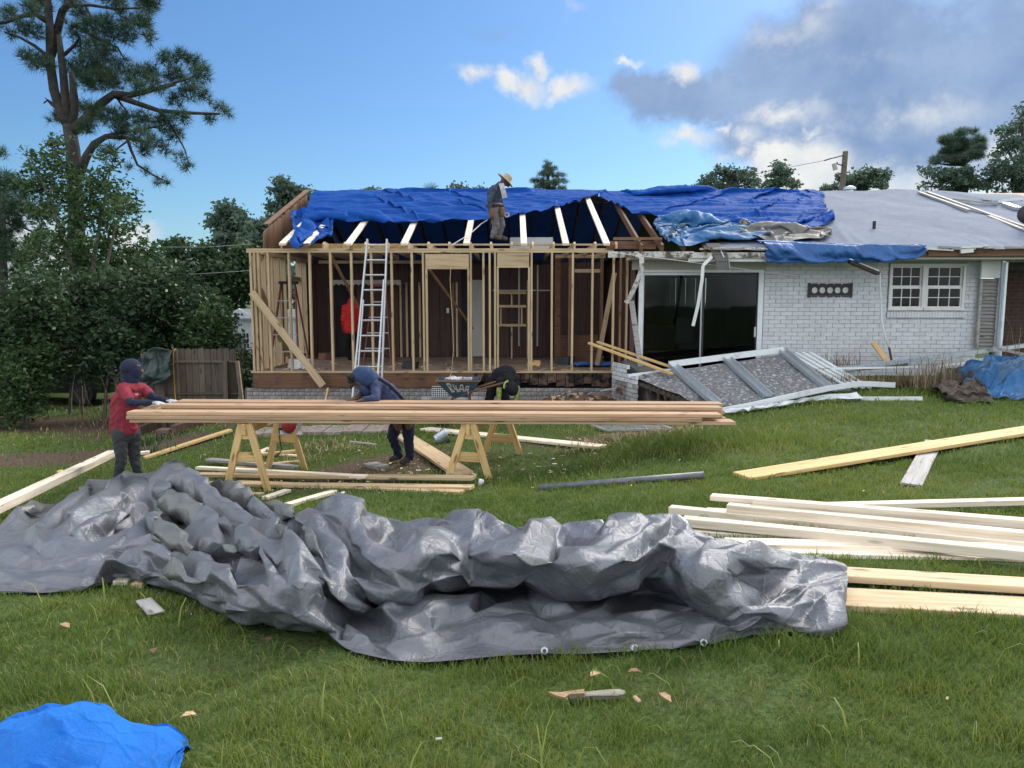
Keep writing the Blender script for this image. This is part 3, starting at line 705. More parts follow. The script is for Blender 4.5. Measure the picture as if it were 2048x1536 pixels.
# right roof: decking under a pale membrane, hip, eave
rx0 = fx(1395)
EYR = 14.05
def rz(y): return roofz(y)
nx, ny = 150, 46
xs = np.linspace(rx0, 13, nx); vs_ = np.linspace(0, 1, ny); XX, VV = np.meshgrid(xs, vs_)
YY = EYR + (RY-EYR)*VV
hipx = fx(1832, RY, 386)                         # hip line from the ridge down to the right
hx = hipx + (1-VV)*(RY-EYR)*1.02
ZZ = EZ + SL*(YY-EY)
# the hip turns into a lower gable on the right
over = np.clip(XX-hx, 0, None); ZZ = ZZ - np.minimum(over*.05, .25) + np.where(over > 0, .03, 0)
ZZ = np.minimum(ZZ, RZ - .0 - np.clip((XX-hipx), 0, 1)*.13)
ripple = .016*np.sin(XX*1.3+YY*2)+.012*np.sin(XX*4.1-YY*3.3)+.018*np.abs(np.sin(XX*.9+YY*1.9+np.sin(XX*.7)*2))*np.sin(YY*1.4+XX*.5)
low = np.clip(1-VV*4.5, 0, 1)
ripple += low*.034*np.abs(np.sin(XX*13+np.sin(XX*3)*1.5))*(np.exp(-((XX-fx(1990, 14.3))/.8)**2)+.7*np.exp(-((XX-fx(1670, 14.5))/.5)**2))
ripple += .05*np.exp(-((XX-fx(1668, 15)-(YY-14.5)*.22)/.07)**2)*np.clip(1-VV*1.6, 0, 1)+.035*np.exp(-((XX-fx(1700, 15)-(YY-14.5)*.05)/.06)**2)*np.clip(1-VV*2.2, 0, 1)
ZZ = ZZ+ripple+.02
V = np.stack([XX, YY, ZZ], -1).reshape(-1, 3); i = np.arange(nx*ny).reshape(ny, nx)
F = np.stack([i[:-1, :-1], i[:-1, 1:], i[1:, 1:], i[1:, :-1]], -1).reshape(-1, 4)
np_mesh('roof_membrane', V, F, M['membrane'], house, smooth=True)
hb('roof_deck', M['old_wood'], rx0, 13, EYR+.04, EYR+.2, rz(EYR)-.05, rz(EYR)-.01)
MB().hexa([(rx0, EYR+.03, rz(EYR)-.1), (13, EYR+.03, rz(EYR)-.1), (13, RY, RZ-.1), (rx0, RY, RZ-.1), (rx0, EYR+.03, rz(EYR)-.04), (13, EYR+.03, rz(EYR)-.04), (13, RY, RZ-.05), (rx0, RY, RZ-.05)]).build('roof_deck', M['old_wood'], house)
def on_roof(px, py, h=.05): return Rf(px, py, h)
for a, b in (((1838, 384), (1938, 420)), ((1855, 384), (2085, 466)), ((1978, 432), (2085, 474)), ((1905, 398), (1995, 408))):
    MB().bar(on_roof(*a), on_roof(*b), .09, .03).build('hip_batten', M['gray_wood'], house)
for a, b in (((1965, 397), (1995, 400)), ((1990, 404), (2040, 398)), ((2010, 408), (2035, 417))):
    MB().bar(on_roof(*a), on_roof(*b), .16, .07).build('loose_flashing', M['alu'], house)
MB().tube([on_roof(1748, 458, 0), on_roof(1748, 458, 0)+Vector((0, 0, .16))], .035, 8).build('vent_pipe', M['black'], house)
cp = P(1699, 384, RY+.6)
ch = MB().lathe([(.001, -.3), (.10, -.3), (.10, .05), (.16, .06), (.15, .12), (.001, .17)], cp, 12).build('chimney_cap', M['galv'], house)
# eaves: weathered fascia, soffit, torn edge
hb('fascia', M['worn_paint'], fx(1215, EYR), fx(1385, EYR), EYR, EYR+.04, fz(515, EYR), fz(503, EYR))
hb('fascia', M['worn_paint'], fx(1375, EYR), fx(1540, EYR), EYR-.03, EYR+.02, fz(516, EYR), fz(505, EYR))
hb('fascia', M['white_paint'], fx(1375, EYR), fx(1537, EYR), EYR+.021, EYR+.06, fz(523, EYR), fz(513, EYR))
hb('soffit', M['beige'], fx(1260, EYR), 11.8, EYR+.065, BY-.03, fz(518, EYR), fz(514, EYR))
for k in range(9):
    a = fx(1395+k*17, EYR); MB().bar((a, EYR-.06+.02*(k % 3), fz(500-rnd.random()*6, EYR)), (a+.34, EYR-.05, fz(500-rnd.random()*4, EYR)), .05, .03).build('eave_strip', M['gray_wood'] if k % 2 else M['worn_paint'], house)
for k in range(13):
    a = fx(1842+k*22, EYR); z = fz(494+4*rnd.random(), EYR)
    MB().bar((a, EYR-.05-.03*(k % 2), z), (a+.5, EYR-.04, z+rnd.uniform(-.03, .03)), .06, .035).build('eave_strip', (M['white_paint'], M['gray_wood'], M['worn_paint'])[k % 3], house)
hb('fascia', M['old_wood'], fx(1850, EYR), 11.8, EYR, EYR+.04, fz(512, EYR), fz(496, EYR))
hb('fascia', M['rot'], fx(1915, EYR), fx(1945, EYR), EYR-.03, EYR-.005, fz(506, EYR), fz(498, EYR))
MB().bar(P(1921, 503, EYR-.06), P(1946, 501, EYR-.06), .05, .07).build('broken_trim', M['white_paint'], house)
hb('frieze_board', M['beige'], fx(1800, BY), 11.8, BY-.028, BY+.05, fz(524, BY), fz(509, BY))
# far right: pale panel, louvred screen, post, brown brick recess
hb('pale_panel', M['white_paint'], fx(1958, 14.5), fx(1996, 14.5), 14.5, 14.54, fz(556, 14.5), fz(508, 14.5))
sc = MB()
x0, x1 = fx(1956, 14.62), fx(1997, 14.62)
for a, b in ((x0, x0+.05), (x1-.05, x1)): sc.box(a, b, 14.6, 14.66, fz(695, 14.6), fz(557, 14.6))
sc.box(x0+.05, x1-.05, 14.655, 14.66, fz(695, 14.6), fz(557, 14.6))
sc = sc.build('screen', M['gray_wood'], house)
for k in range(19):
    z = fz(690, 14.6)+k*.069
    MB().bar((x0+.05, 14.64, z), (x1-.05, 14.64, z), .05, .012, up=(0, -.5, 1)).build('slat', M['gray_wood'], sc)
hb('corner_post', M['galv'], fx(1999, 14.3), fx(2005, 14.3), 14.3, 14.36, .1, fz(522, 14.3))
hb('corner_post', M['alu_white'], fx(2006, 14.25), fx(2010, 14.25), 14.25, 14.30, .1, fz(524, 14.25))
bb = MB().box(fx(1990, 15.6), 11.9, 15.61, 15.7, -.2, 2.5).build('recess_wall', M['mortar_dirty'], house)
lst = lay(bb, 'brown_brick', M['brick_brown'], fx(2000, 15.6), 11.8, 15.6, .2, 2.3)
place_bricks(lst, 0, M['brick_brown'])
# ---------------------------------------------------------------- sheets: a small position-based cloth solver
def relax(Q, L0, steps, floor=None, grav=(0, 0, -.004), bend=0.25, iters=5, pin=None, damp=.88, kick=0.0, seed=1, press=0.0):
    """Q (n,m,3) points, L0 = dict of rest lengths; the sheet is longer than its place so it buckles into folds"""
    r_ = np.random.default_rng(seed)
    V = np.zeros_like(Q); g = np.array(grav); Q0 = Q.copy()
    if kick: Q = Q + r_.normal(0, kick, Q.shape)
    sl = []
    def add(a, b, L, k):
        sl.append((a, b, L, k))
    n, m = Q.shape[:2]; s = slice
    for par in (0, 1):
        a = (s(par, n-1, 2), s(None)); b = (s(par+1, n, 2), s(None)); add(a, b, L0['v'][par::2][:len(range(par, n-1, 2))], .9)
        a = (s(None), s(par, m-1, 2)); b = (s(None), s(par+1, m, 2)); add(a, b, L0['u'][:, par::2][:, :len(range(par, m-1, 2))], .9)
        for q in (0, 1):
            a = (s(par, n-1, 2), s(q, m-1, 2)); b = (s(par+1, n, 2), s(q+1, m, 2))
            add(a, b, L0['d'][par::2, q::2][:len(range(par, n-1, 2)), :len(range(q, m-1, 2))], .45)
            a = (s(par+1, n, 2), s(q, m-1, 2)); b = (s(par, n-1, 2), s(q+1, m, 2))
            add(a, b, L0['e'][par::2, q::2][:len(range(par, n-1, 2)), :len(range(q, m-1, 2))], .45)
    if bend:
        for par in range(4):
            if par+2 < n:
                idx = np.arange(par, n-2, 4); 
                if len(idx): add((idx, s(None)), (idx+2, s(None)), L0['v'][idx]+L0['v'][idx+1], bend)
            if par+2 < m:
                idx = np.arange(par, m-2, 4)
                if len(idx): add((s(None), idx), (s(None), idx+2), L0['u'][:, idx]+L0['u'][:, idx+1], bend)
    for st in range(steps):
        prev = Q.copy(); V = V*damp + g
        Q = Q + V
        for it in range(iters):
            for a, b, L, k in sl:
                A = Q[a]; B = Q[b]; d = B-A; l = np.sqrt((d*d).sum(-1))+1e-9
                c = (d*((l-L)/l*.5*k)[..., None]); Q[a] = A+c; Q[b] = B-c
            if floor is not None: Q[..., 2] = np.maximum(Q[..., 2], floor(Q[..., 0], Q[..., 1]))
            if pin is not None: Q = Q + (Q0-Q)*pin[..., None]
        V = np.clip(Q-prev, -.03, .03)
    return Q
def lens(Q, su=1.0, sv=1.0):
    def nl(a): return np.sqrt((a*a).sum(-1))
    u = nl(Q[:, 1:]-Q[:, :-1])*su; v = nl(Q[1:]-Q[:-1])*sv
    uu = .5*(u[1:]+u[:-1]); vv = .5*(v[:, 1:]+v[:, :-1]); dg = np.sqrt(uu*uu+vv*vv)
    return {'u': u, 'v': v, 'd': dg, 'e': dg}
def refine(Q):
    n, m = Q.shape[:2]
    A = np.empty((2*n-1, m, 3)); A[::2] = Q; A[1::2] = .5*(Q[1:]+Q[:-1])
    B = np.empty((2*n-1, 2*m-1, 3)); B[:, ::2] = A; B[:, 1::2] = .5*(A[:, 1:]+A[:, :-1]); return B
def smooth(Q, k=.5):
    P_ = Q.copy(); P_[1:-1] += k*(.5*(Q[2:]+Q[:-2])-Q[1:-1]); O = P_.copy(); O[:, 1:-1] += k*(.5*(P_[:, 2:]+P_[:, :-2])-P_[:, 1:-1]); return O
def crumple(Q, su, sv, floor, levels=(40, 26, 12), bend=(.5, .3, .2), grav=(0, 0, -.003), kick=.03, pinf=None, seed=1, sub=2):
    for k in range(len(levels)):
        L0 = lens(Q, su if k == 0 else 1+.35*(su-1)/(k+1), sv if k == 0 else 1+.35*(sv-1)/(k+1))
        pin = pinf(Q.shape[0], Q.shape[1]) if pinf else None
        Q = relax(Q, L0, levels[k], floor, grav, bend[k], 5, pin, kick=kick/(3**k), seed=seed+k)
        if k < len(levels)-1: Q = refine(Q)
    return Q
def sheet(name, Q, mat, label, cat='tarp', parent=None, group=None, thick=.004, sm=True):
    n, m = Q.shape[:2]; i = np.arange(n*m).reshape(n, m)
    F = np.stack([i[:-1, :-1], i[:-1, 1:], i[1:, 1:], i[1:, :-1]], -1).reshape(-1, 4)
    o = np_mesh(name, Q.reshape(-1, 3), F, mat, parent, smooth=sm)
    return tag(o, label, cat if parent is None else None, group)
def crease(o, ratio, lv=2, it=2, fac=.4):
    """turn soft swells into flat facets meeting in creases, the way stiff sheeting crumples"""
    m1 = o.modifiers.new('d', 'DECIMATE'); m1.ratio = ratio
    m2 = o.modifiers.new('s', 'SUBSURF'); m2.subdivision_type = 'SIMPLE'; m2.levels = lv; m2.render_levels = lv
    m3 = o.modifiers.new('m', 'SMOOTH'); m3.factor = fac; m3.iterations = it
    dg = bpy.context.evaluated_depsgraph_get(); me = bpy.data.meshes.new_from_object(o.evaluated_get(dg)); o.modifiers.clear(); me.name = o.data.name; o.data = me
    return o
def curve(pts, n):
    """polyline -> n points spread evenly along it"""
    p = np.array([list(q) for q in pts], float); d = np.r_[0, np.cumsum(np.sqrt(((p[1:]-p[:-1])**2).sum(1)))]
    t = np.linspace(0, d[-1], n); return np.stack([np.interp(t, d, p[:, k]) for k in range(p.shape[1])], -1)
def idw(pts, p=3.4):
    c = np.array(pts, float)
    def f(x, y):
        d2 = (np.asarray(x)[..., None]-c[:, 0])**2+(np.asarray(y)[..., None]-c[:, 1])**2+.004
        w = d2**(-p/2); return (w*c[:, 2]).sum(-1)/w.sum(-1)
    return f

def facets(x, y, seed, lams=(.42, .22, .12), amps=(.055, .026, .010), n=5, ang=None, sp=.35):
    """crossing creases: triangle waves in random directions, each strongest over its own part of the sheet"""
    r_ = np.random.default_rng(seed); z = np.zeros_like(x)
    for lam, amp in zip(lams, amps):
        for k in range(n):
            a = r_.uniform(0, np.pi) if ang is None else ang+r_.normal(0, sp); ph = r_.uniform(0, 9); c = r_.uniform(.4, 1.1, 2)/lam*.35; q = r_.uniform(0, 6.3, 2)
            t = (x*np.cos(a)+y*np.sin(a)+.22*lam*np.sin(x*3.1/lam*.3+q[0])+.22*lam*np.sin(y*2.7/lam*.3+q[1]))/lam+ph
            win = np.clip(np.sin(x*c[0]+q[0])*np.sin(y*c[1]+q[1])+.25, 0, 1)
            if ang is not None:                      # long straight folds
                s_ = y*np.cos(a)-x*np.sin(a); t = (x*np.cos(a)+y*np.sin(a)+.10*np.sin(s_*1.7+q[0]))/lam+ph
                win = np.clip(.45+.8*np.sin(s_*1.25+q[0]), 0, 1)*np.clip(.45+.9*np.sin(t*1.3+q[1]), 0, 1)
            z = z+amp*win*(np.abs((t % 1)-.5)*2-.5)
    return z
# ---- the big silver tarp heaped across the lawn: cross-sections from the front hem over apron, crevice, lobe and crest
SEC = [[(-90,1190,0),(-90,1175,.04),(-90,1160,.06),(-90,1145,.06),(-90,1130,.07),(-90,1110,.08),(-90,1090,.07),(-90,1070,.05)],
 [(70,1196,0),(70,1180,.05),(65,1160,.08),(60,1140,.08),(60,1120,.10),(60,1095,.11),(60,1060,.10),(60,1030,.06)],
 [(160,1190,0),(165,1175,.06),(170,1150,.10),(165,1130,.06),(160,1110,.12),(150,1080,.14),(150,1030,.16),(150,985,.12)],
 [(235,1168,0),(235,1150,.05),(215,1118,.19),(230,1122,.03),(240,1090,.15),(240,1050,.13),(245,990,.24),(240,938,.25)],
 [(310,1172,0),(310,1155,.10),(300,1108,.22),(312,1112,.07),(320,1070,.18),(320,1030,.10),(300,980,.23),(300,940,.22)],
 [(400,1212,0),(400,1190,.08),(395,1148,.22),(402,1138,.08),(410,1090,.24),(420,1052,.14),(400,1005,.21),(380,972,.12)],
 [(470,1248,0),(470,1220,.14),(480,1150,.30),(492,1128,.14),(480,1085,.32),(490,1060,.16),(490,1030,.17),(485,1001,.10)],
 [(555,1258,0),(540,1228,.20),(530,1160,.38),(545,1110,.42),(560,1080,.42),(572,1070,.20),(570,1045,.18),(560,1023,.12)],
 [(640,1262,0),(620,1240,.20),(600,1180,.36),(600,1120,.44),(615,1070,.48),(625,1045,.44),(635,1030,.43),(640,1024,.40)],
 [(700,1308,0),(690,1270,.06),(702,1216,.02),(690,1212,.20),(690,1140,.36),(702,1078,.38),(715,1030,.48),(720,1011,.45)],
 [(785,1334,0),(780,1290,.07),(770,1230,.11),(778,1204,.02),(768,1192,.24),(758,1130,.38),(790,1058,.33),(800,1020,.39)],
 [(880,1336,0),(870,1280,.09),(870,1220,.11),(872,1188,.01),(850,1172,.22),(840,1115,.40),(872,1068,.31),(880,1032,.35)],
 [(980,1323,0),(970,1275,.05),(960,1215,.13),(962,1178,.0),(948,1158,.18),(938,1100,.34),(952,1062,.38),(960,1036,.35)],
 [(1080,1319,0),(1075,1270,.09),(1060,1215,.10),(1062,1178,.0),(1040,1178,.20),(1018,1115,.43),(1042,1072,.37),(1050,1037,.36)],
 [(1150,1318,0),(1150,1265,.06),(1140,1220,.13),(1142,1194,.01),(1112,1192,.18),(1098,1120,.44),(1122,1068,.33),(1130,1040,.35)],
 [(1240,1314,0),(1240,1260,.10),(1225,1215,.12),(1222,1190,.01),(1198,1196,.16),(1188,1122,.44),(1202,1084,.36),(1210,1040,.38)],
 [(1330,1307,0),(1330,1262,.06),(1310,1215,.11),(1300,1180,.02),(1288,1160,.26),(1280,1112,.42),(1288,1068,.38),(1290,1012,.47)],
 [(1420,1298,0),(1420,1262,.07),(1390,1240,.05),(1372,1200,.12),(1340,1130,.30),(1345,1085,.42),(1352,1062,.33),(1345,1032,.37)],
 [(1510,1279,0),(1490,1262,.05),(1460,1240,.12),(1430,1200,.25),(1400,1150,.37),(1400,1102,.41),(1412,1082,.30),(1430,1072,.31)],
 [(1570,1274,0),(1560,1250,.08),(1540,1215,.18),(1522,1182,.20),(1500,1152,.16),(1500,1116,.30),(1522,1097,.22),(1530,1086,.25)],
 [(1630,1278,0),(1630,1240,.08),(1620,1200,.15),(1610,1170,.14),(1600,1150,.17),(1595,1135,.16),(1600,1120,.19),(1605,1112,.16)],
 [(1660,1242,0),(1675,1215,.05),(1685,1190,.08),(1690,1170,.10),(1692,1155,.10),(1692,1145,.10),(1692,1135,.10),(1692,1128,.08)]]
secs = []
for sct in SEC:
    q = [np.array(G(*c)) for c in sct]; e = q[-1]+np.array([0, .38, 0]); e[2] = tz(e[0], e[1])-.02; m_ = .5*(q[-1]+e); m_[2] = .35*q[-1][2]+.65*e[2]; secs.append(np.array(q+[m_, e]))
secs = np.array(secs)                                     # (22, 10, 3)
nu, nv = 118, 58
def spread(A, n, axis):
    t = np.linspace(0, A.shape[axis]-1, n); i = np.minimum(t.astype(int), A.shape[axis]-2); f = t-i; f = f*f*(3-2*f)*.55+f*.45
    A0 = np.take(A, i, axis); A1 = np.take(A, i+1, axis); sh = [1]*A.ndim; sh[axis] = n; f = f.reshape(sh); return A0*(1-f)+A1*f
Q = spread(spread(secs, nu, 0), nv, 1).transpose(1, 0, 2)   # rows = v
uu, vv = np.meshgrid(np.linspace(0, 7.2, nu), np.linspace(0, 3.0, nv))
def normals(Q):
    a = np.gradient(Q, axis=1); b = np.gradient(Q, axis=0); n_ = np.cross(a, b); return n_/(np.linalg.norm(n_, axis=2)[..., None]+1e-9)
fade = np.clip(np.minimum(np.arange(nv), 200)/3, 0, 1)[:, None]
fade = fade*np.clip(np.minimum(np.arange(nu), np.arange(nu)[::-1])/6, 0, 1)[None]
wl = np.clip((2.9-uu)/.5, 0, 1)                           # folds run down to the right on the left half, up to the right beyond it
fold = wl*facets(uu, vv, 4, (1.15, .60, .30), (.085, .06, .03), 2, R(52), .18)+(1-wl)*facets(uu, vv, 6, (1.15, .60, .30), (.17, .09, .035), 2, R(138), .18)+facets(uu, vv, 8, (.6, .3), (.018, .016), 3)+np.clip((1.25-vv)/.3, 0, 1)*np.clip((uu-2.5)/.4, 0, 1)*facets(uu, vv, 12, (.42, .2), (.075, .035), 3, R(98), .25)
Q = Q+normals(Q)*(fade*fold)[..., None]
Q = relax(Q, lens(Q, 1.0, 1.0), 3, lambda x, y: terr(x, y)+.006, (0, 0, -.001), .02, 12, np.full((nv, nu), .02), kick=.004, seed=3)
Q = refine(Q)
uu, vv = np.meshgrid(np.linspace(0, 7.2, Q.shape[1]), np.linspace(0, 3.0, Q.shape[0]))
Q = Q+normals(Q)*(facets(uu, vv, 9, (.32, .16), (.018, .008), 5)*np.clip(np.arange(Q.shape[0])/5, 0, 1)[:, None])[..., None]
Q[..., 2] = np.maximum(Q[..., 2], terr(Q[..., 0], Q[..., 1])+.028)
GRAY_TARP_Q = Q
gray = sheet('silver_tarp', Q, M['tarp_gray'], 'large crumpled silver-grey tarp heaped across the lawn in the foreground')
crease(gray, .075, 2, 1)
edge = Q[0]
for f in (.63, .735, .80):
    k = int(f*(len(edge)-1)); p = Vector(Q[3, k]) + Vector((0, -.008, .008))
    MB().lathe([(.009, -.002), (.017, -.002), (.018, .002), (.010, .004), (.009, -.002)], p, 12, Matrix.Rotation(R(65), 3, 'X')).build('grommet', M['alu'], gray)

def pin_edges(n, m):
    p = np.zeros((n, m)); p[0] = .25; p[-1] = .2; p[:, 0] = .2; p[:, -1] = .2; return p
# ---- bright blue tarp in the near left corner
top = [(-160,1545,.02),(-40,1490,.10),(40,1428,.19),(110,1386,.24),(165,1380,.25),(200,1412,.17),(250,1440,.10),(290,1446,.08),(335,1433,.11),(368,1440,.10),(387,1485,.04)]
bot = [(-160,1700,.02),(-60,1700,.05),(30,1700,.08),(100,1700,.1),(160,1690,.08),(200,1680,.07),(240,1660,.06),(280,1640,.05),(310,1600,.04),(340,1560,.02),(387,1490,.01)]
a = curve([G(*q) for q in top], 36); b = curve([G(*q) for q in bot], 36)
tt = np.linspace(0, 1, 22)[:, None, None]; Q = b[None]*(1-tt)+a[None]*tt
hb_ = idw([(G(*q).x, G(*q).y, q[2]*.95) for q in top+bot]+[(G(*q).x, G(*q).y, q[2]) for q in ((120,1440,.2),(60,1480,.18),(180,1480,.13),(260,1500,.08),(330,1500,.07),(140,1540,.12))])
Q[..., 2] = terr(Q[..., 0], Q[..., 1])+hb_(Q[..., 0], Q[..., 1])+.015
Q = crumple(Q, 1.03, 1.03, lambda x, y: terr(x, y)+.006+hb_(x, y)*.93, levels=(30, 8), bend=(.6, .4), kick=.006, pinf=pin_edges, seed=5)
Q = refine(Q); Q[..., 2] += facets(Q[..., 0], Q[..., 1], 15, (.40, .20, .10), (.075, .040, .018), 5)
crease(sheet('blue_tarp', Q, M['tarp_bright'], 'bright blue tarp lying on the grass in the near left corner'), .10, 2, 2)

# ---- tarps on the roof: built on the slope, wrinkled off it
NRM = Vector((0, -SL, 1)).normalized()
def roof_sheet(low, high, nu, nv, su, sv, seed, sagk=.0, kick=.02, over=0.0, lift=.03, levels=(34, 18, 8), bend=(.35, .2, .12), pin_low=.25, hump=0.0):
    a = curve([Rf(px, py, h) for px, py, h in low], nu); b = curve([Rf(px, py, h) for px, py, h in high], nu)
    t = np.linspace(0, 1, nv)[:, None, None]; Q = a[None]*(1-t)+b[None]*t
    if over:
        k = max(2, int(over/.25)); e = np.linspace(1/k, 1, k)[:, None, None]*over
        ext = b[None]+np.concatenate([np.zeros_like(e), e, -SL*e], -1); Q = np.concatenate([Q, ext], 0)
    n = Q.shape[0]
    if hump:
        u_, v_ = np.meshgrid(np.linspace(0, 1, nu), np.linspace(0, 1, n)); Q[..., 2] += hump*np.abs(np.sin(u_*31+3*np.sin(v_*5)))*np.sin(np.pi*v_)
    def fl(x, y): return np.where(y < RY, EZ+SL*(y-EY), RZ-SL*(y-RY))+lift-sagk*np.clip((RY-.6-y)/1.5, 0, 1)
    def pin(nn, m):
        p = np.zeros((nn, m)); p[0] = pin_low; p[-1] = .3; p[:, 0] = .25; p[:, -1] = .25; return p
    Q = crumple(Q, su, sv, fl, levels, bend, grav=(0, .0004, -.002), kick=kick, pinf=pin, seed=seed)
    Q[..., 2] += facets(Q[..., 0]*.6, Q[..., 1]*1.5, seed, (.40, .20, .10), (.024, .013, .007), 5)
    band = np.clip((RY-.45-Q[..., 1])/.5, 0, 1)          # gathered along the lower edge in lengthwise folds
    Q[..., 2] += band*(.02+1.25*facets(Q[..., 0]*.45, Q[..., 1], seed+1, (.50, .26), (.085, .05), 3, R(88), .22))
    top = RZ+.0+.02*np.sin(Q[..., 0]*1.7)+.015*np.sin(Q[..., 0]*4.3)
    Q[..., 2] = np.minimum(Q[..., 2], np.maximum(top, np.where(Q[..., 1] < RY-.8, 99, 0)))
    return Q
low = [(604,452,.02),(650,446,.02),(700,449,.02),(745,448,.0),(800,456,-.02),(850,452,.0),(900,445,.02),(1000,440,.02),(1080,430,.02),(1140,412,.02),(1185,394,.04),(1206,386,.10)]
high = [(622,393,.05),(650,391,.05),(700,391,.05),(760,390,.05),(800,392,.05),(860,393,.05),(950,394,.05),(1040,395,.05),(1085,393,.05),(1130,389,.06),(1170,388,.07),(1206,384,.10)]
Q = roof_sheet(low, high, 100, 15, 1.02, 1.05, 21, kick=.012, over=1.1, hump=.025, lift=.085)
sheet('blue_roof_tarp', Q, M['tarp_blue'], 'deep blue tarp bunched along the ridge above the new rafters')
low = [(1200,392,.10),(1232,408,.05),(1262,430,.03),(1300,436,.03),(1340,436,.08),(1400,440,.10),(1480,448,.10),(1540,460,.10),(1600,462,.08),(1645,455,.06),(1667,440,.03)]
high = [(1200,386,.10),(1240,390,.07),(1300,394,.06),(1340,394,.06),(1400,392,.06),(1460,388,.06),(1500,387,.06),(1550,387,.06),(1600,387,.05),(1625,388,.05),(1640,398,.04)]
Q = roof_sheet(low, high, 90, 17, 1.025, 1.06, 33, kick=.014, over=.9, hump=.03, lift=.085)
sheet('blue_roof_tarp', Q, M['tarp_blue'], 'deep blue tarp on the roof between the open rafters and the pale membrane')
# scrunched end of the left tarp and its hanging tail
low = [(598,500,.02),(618,492,.02),(636,480,.02),(652,452,.02)]; high = [(580,428,.10),(596,418,.14),(625,415,.18),(665,420,.12)]
Q = roof_sheet(low, high, 16, 18, 1.25, 1.12, 41, kick=.06, lift=.0, hump=.08)
sheet('blue_tarp_tail', Q, M['tarp_blue'], 'scrunched tail of blue tarp hanging at the left gable')
# paler blue sheet, grey-brown sheet below it
low = [(1318,470,.03),(1335,492,.03),(1370,500,.02),(1400,492,.04),(1440,484,.05),(1500,484,.05),(1540,478,.05)]; high = [(1316,440,.06),(1340,434,.12),(1370,440,.10),(1420,444,.08),(1470,450,.06),(1500,458,.08),(1530,464,.06)]
Q = roof_sheet(low, high, 44, 14, 1.12, 1.2, 51, kick=.04, hump=.06, lift=.10)
sheet('faded_roof_tarp', Q, M['tarp_sky'], 'faded light blue tarp crumpled below the deep blue one, over the old rafters')
low = [(1478,470,.05),(1510,483,.05),(1550,490,.05),(1600,487,.05),(1640,484,.04),(1652,476,.03)]; high = [(1482,450,.10),(1510,446,.14),(1550,458,.10),(1590,463,.10),(1630,464,.08),(1655,462,.05)]
Q = roof_sheet(low, high, 36, 10, 1.15, 1.25, 61, kick=.04, hump=.05, lift=.10)
sheet('grey_roof_sheet', Q, M['tarp_dun'], 'small grey-brown sheet rumpled on the roof under the deep blue tarp')
# strip of blue tarp hanging over the eave
yE = EYR-.07
a = curve([P(1532, 521, yE), P(1560, 524, yE), P(1640, 525, yE), P(1700, 520, yE), P(1760, 523, yE), P(1830, 513, yE), P(1851, 500, yE)], 60)
b = curve([P(1528, 486, yE+.06), P(1580, 487, yE+.08), P(1700, 490, yE+.06), P(1780, 490, yE+.06), P(1849, 490, yE+.05)], 60)
c_ = curve([P(1500, 476, EYR+.35), P(1560, 478, EYR+.4), P(1700, 486, EYR+.22), P(1780, 488, EYR+.2), P(1849, 489, EYR+.1)], 60)
c_[:, 2] = np.maximum(c_[:, 2], roofz(c_[:, 1])+.05)
t = np.linspace(0, 1, 10)[:, None, None]
Q = np.concatenate([a[None]*(1-t)+b[None]*t, (b[None]*(1-t)+c_[None]*t)[1:6]], 0)
u_ = np.linspace(0, 1, 60)[None]; v_ = np.linspace(0, 1, Q.shape[0])[:, None]
Q[..., 1] += -.02-.03*np.abs(np.sin(u_*37+v_*6+2*np.sin(u_*11)))*(1-v_)-.02*np.sin(v_*22+u_*14)
def pinr(n, m):
    p = np.zeros((n, m)); p[0] = .2; p[int(n*.65):] = .25; p[:, 0] = .1; p[:, -1] = .15; return p
Q = crumple(Q, 1.04, 1.10, None, levels=(24, 14, 6), bend=(.3, .2, .1), grav=(0, -.0002, -.0006), kick=.02, pinf=pinr, seed=71)
Q[..., 1] = np.minimum(Q[..., 1], np.where(Q[..., 2] < roofz(EYR)+.03, EYR-.04, 99))
sheet('eave_tarp', Q, M['tarp_eave'], 'strip of blue tarp hanging down over the eave above the brick wall')
# heap of blue tarp on the right lawn over dark rubbish
def heap(name, label, outline, lumps, mat, seed, n=22, m=40, su=1.12, sv=1.12, kick=.04, floor_k=.9, lv=(36, 20, 10)):
    fr_ = curve([G(*q) for q in outline[0]], m); bk_ = curve([G(*q) for q in outline[1]], m)
    t = np.linspace(0, 1, n)[:, None, None]; Q = fr_[None]*(1-t)+bk_[None]*t
    hf = idw([(G(*q).x, G(*q).y, q[2]) for q in list(outline[0])+list(outline[1])+list(lumps)])
    Q[..., 2] = terr(Q[..., 0], Q[..., 1])+np.maximum(.01, hf(Q[..., 0], Q[..., 1]))+.02
    Q = crumple(Q, su, sv, lambda x, y: terr(x, y)+np.maximum(.008, hf(x, y)*floor_k), levels=lv, bend=(.4, .2, .12), kick=kick, pinf=pin_edges, seed=seed)
    Q[1:-1, 1:-1, 2] += facets(Q[..., 0], Q[..., 1]*1.3, seed, (.45, .22, .12), (.09, .05, .025), 5)[1:-1, 1:-1]
    return crease(sheet(name, Q, mat, label), .16)
heap('blue_tarp_heap', 'mid-blue tarp thrown over a heap of rubbish on the right lawn', ([(1912,775,.02),(1935,790,.02),(1985,798,.02),(2030,800,.02),(2080,803,.02),(2130,806,.02)], [(1912,742,.26),(1950,718,.50),(1990,710,.60),(2035,712,.60),(2080,724,.45),(2130,736,.3)]),
     [(1950,756,.38),(2000,742,.55),(2040,738,.54),(2000,775,.34),(2060,770,.32),(1930,766,.24)], M['tarp_sky'], 81)
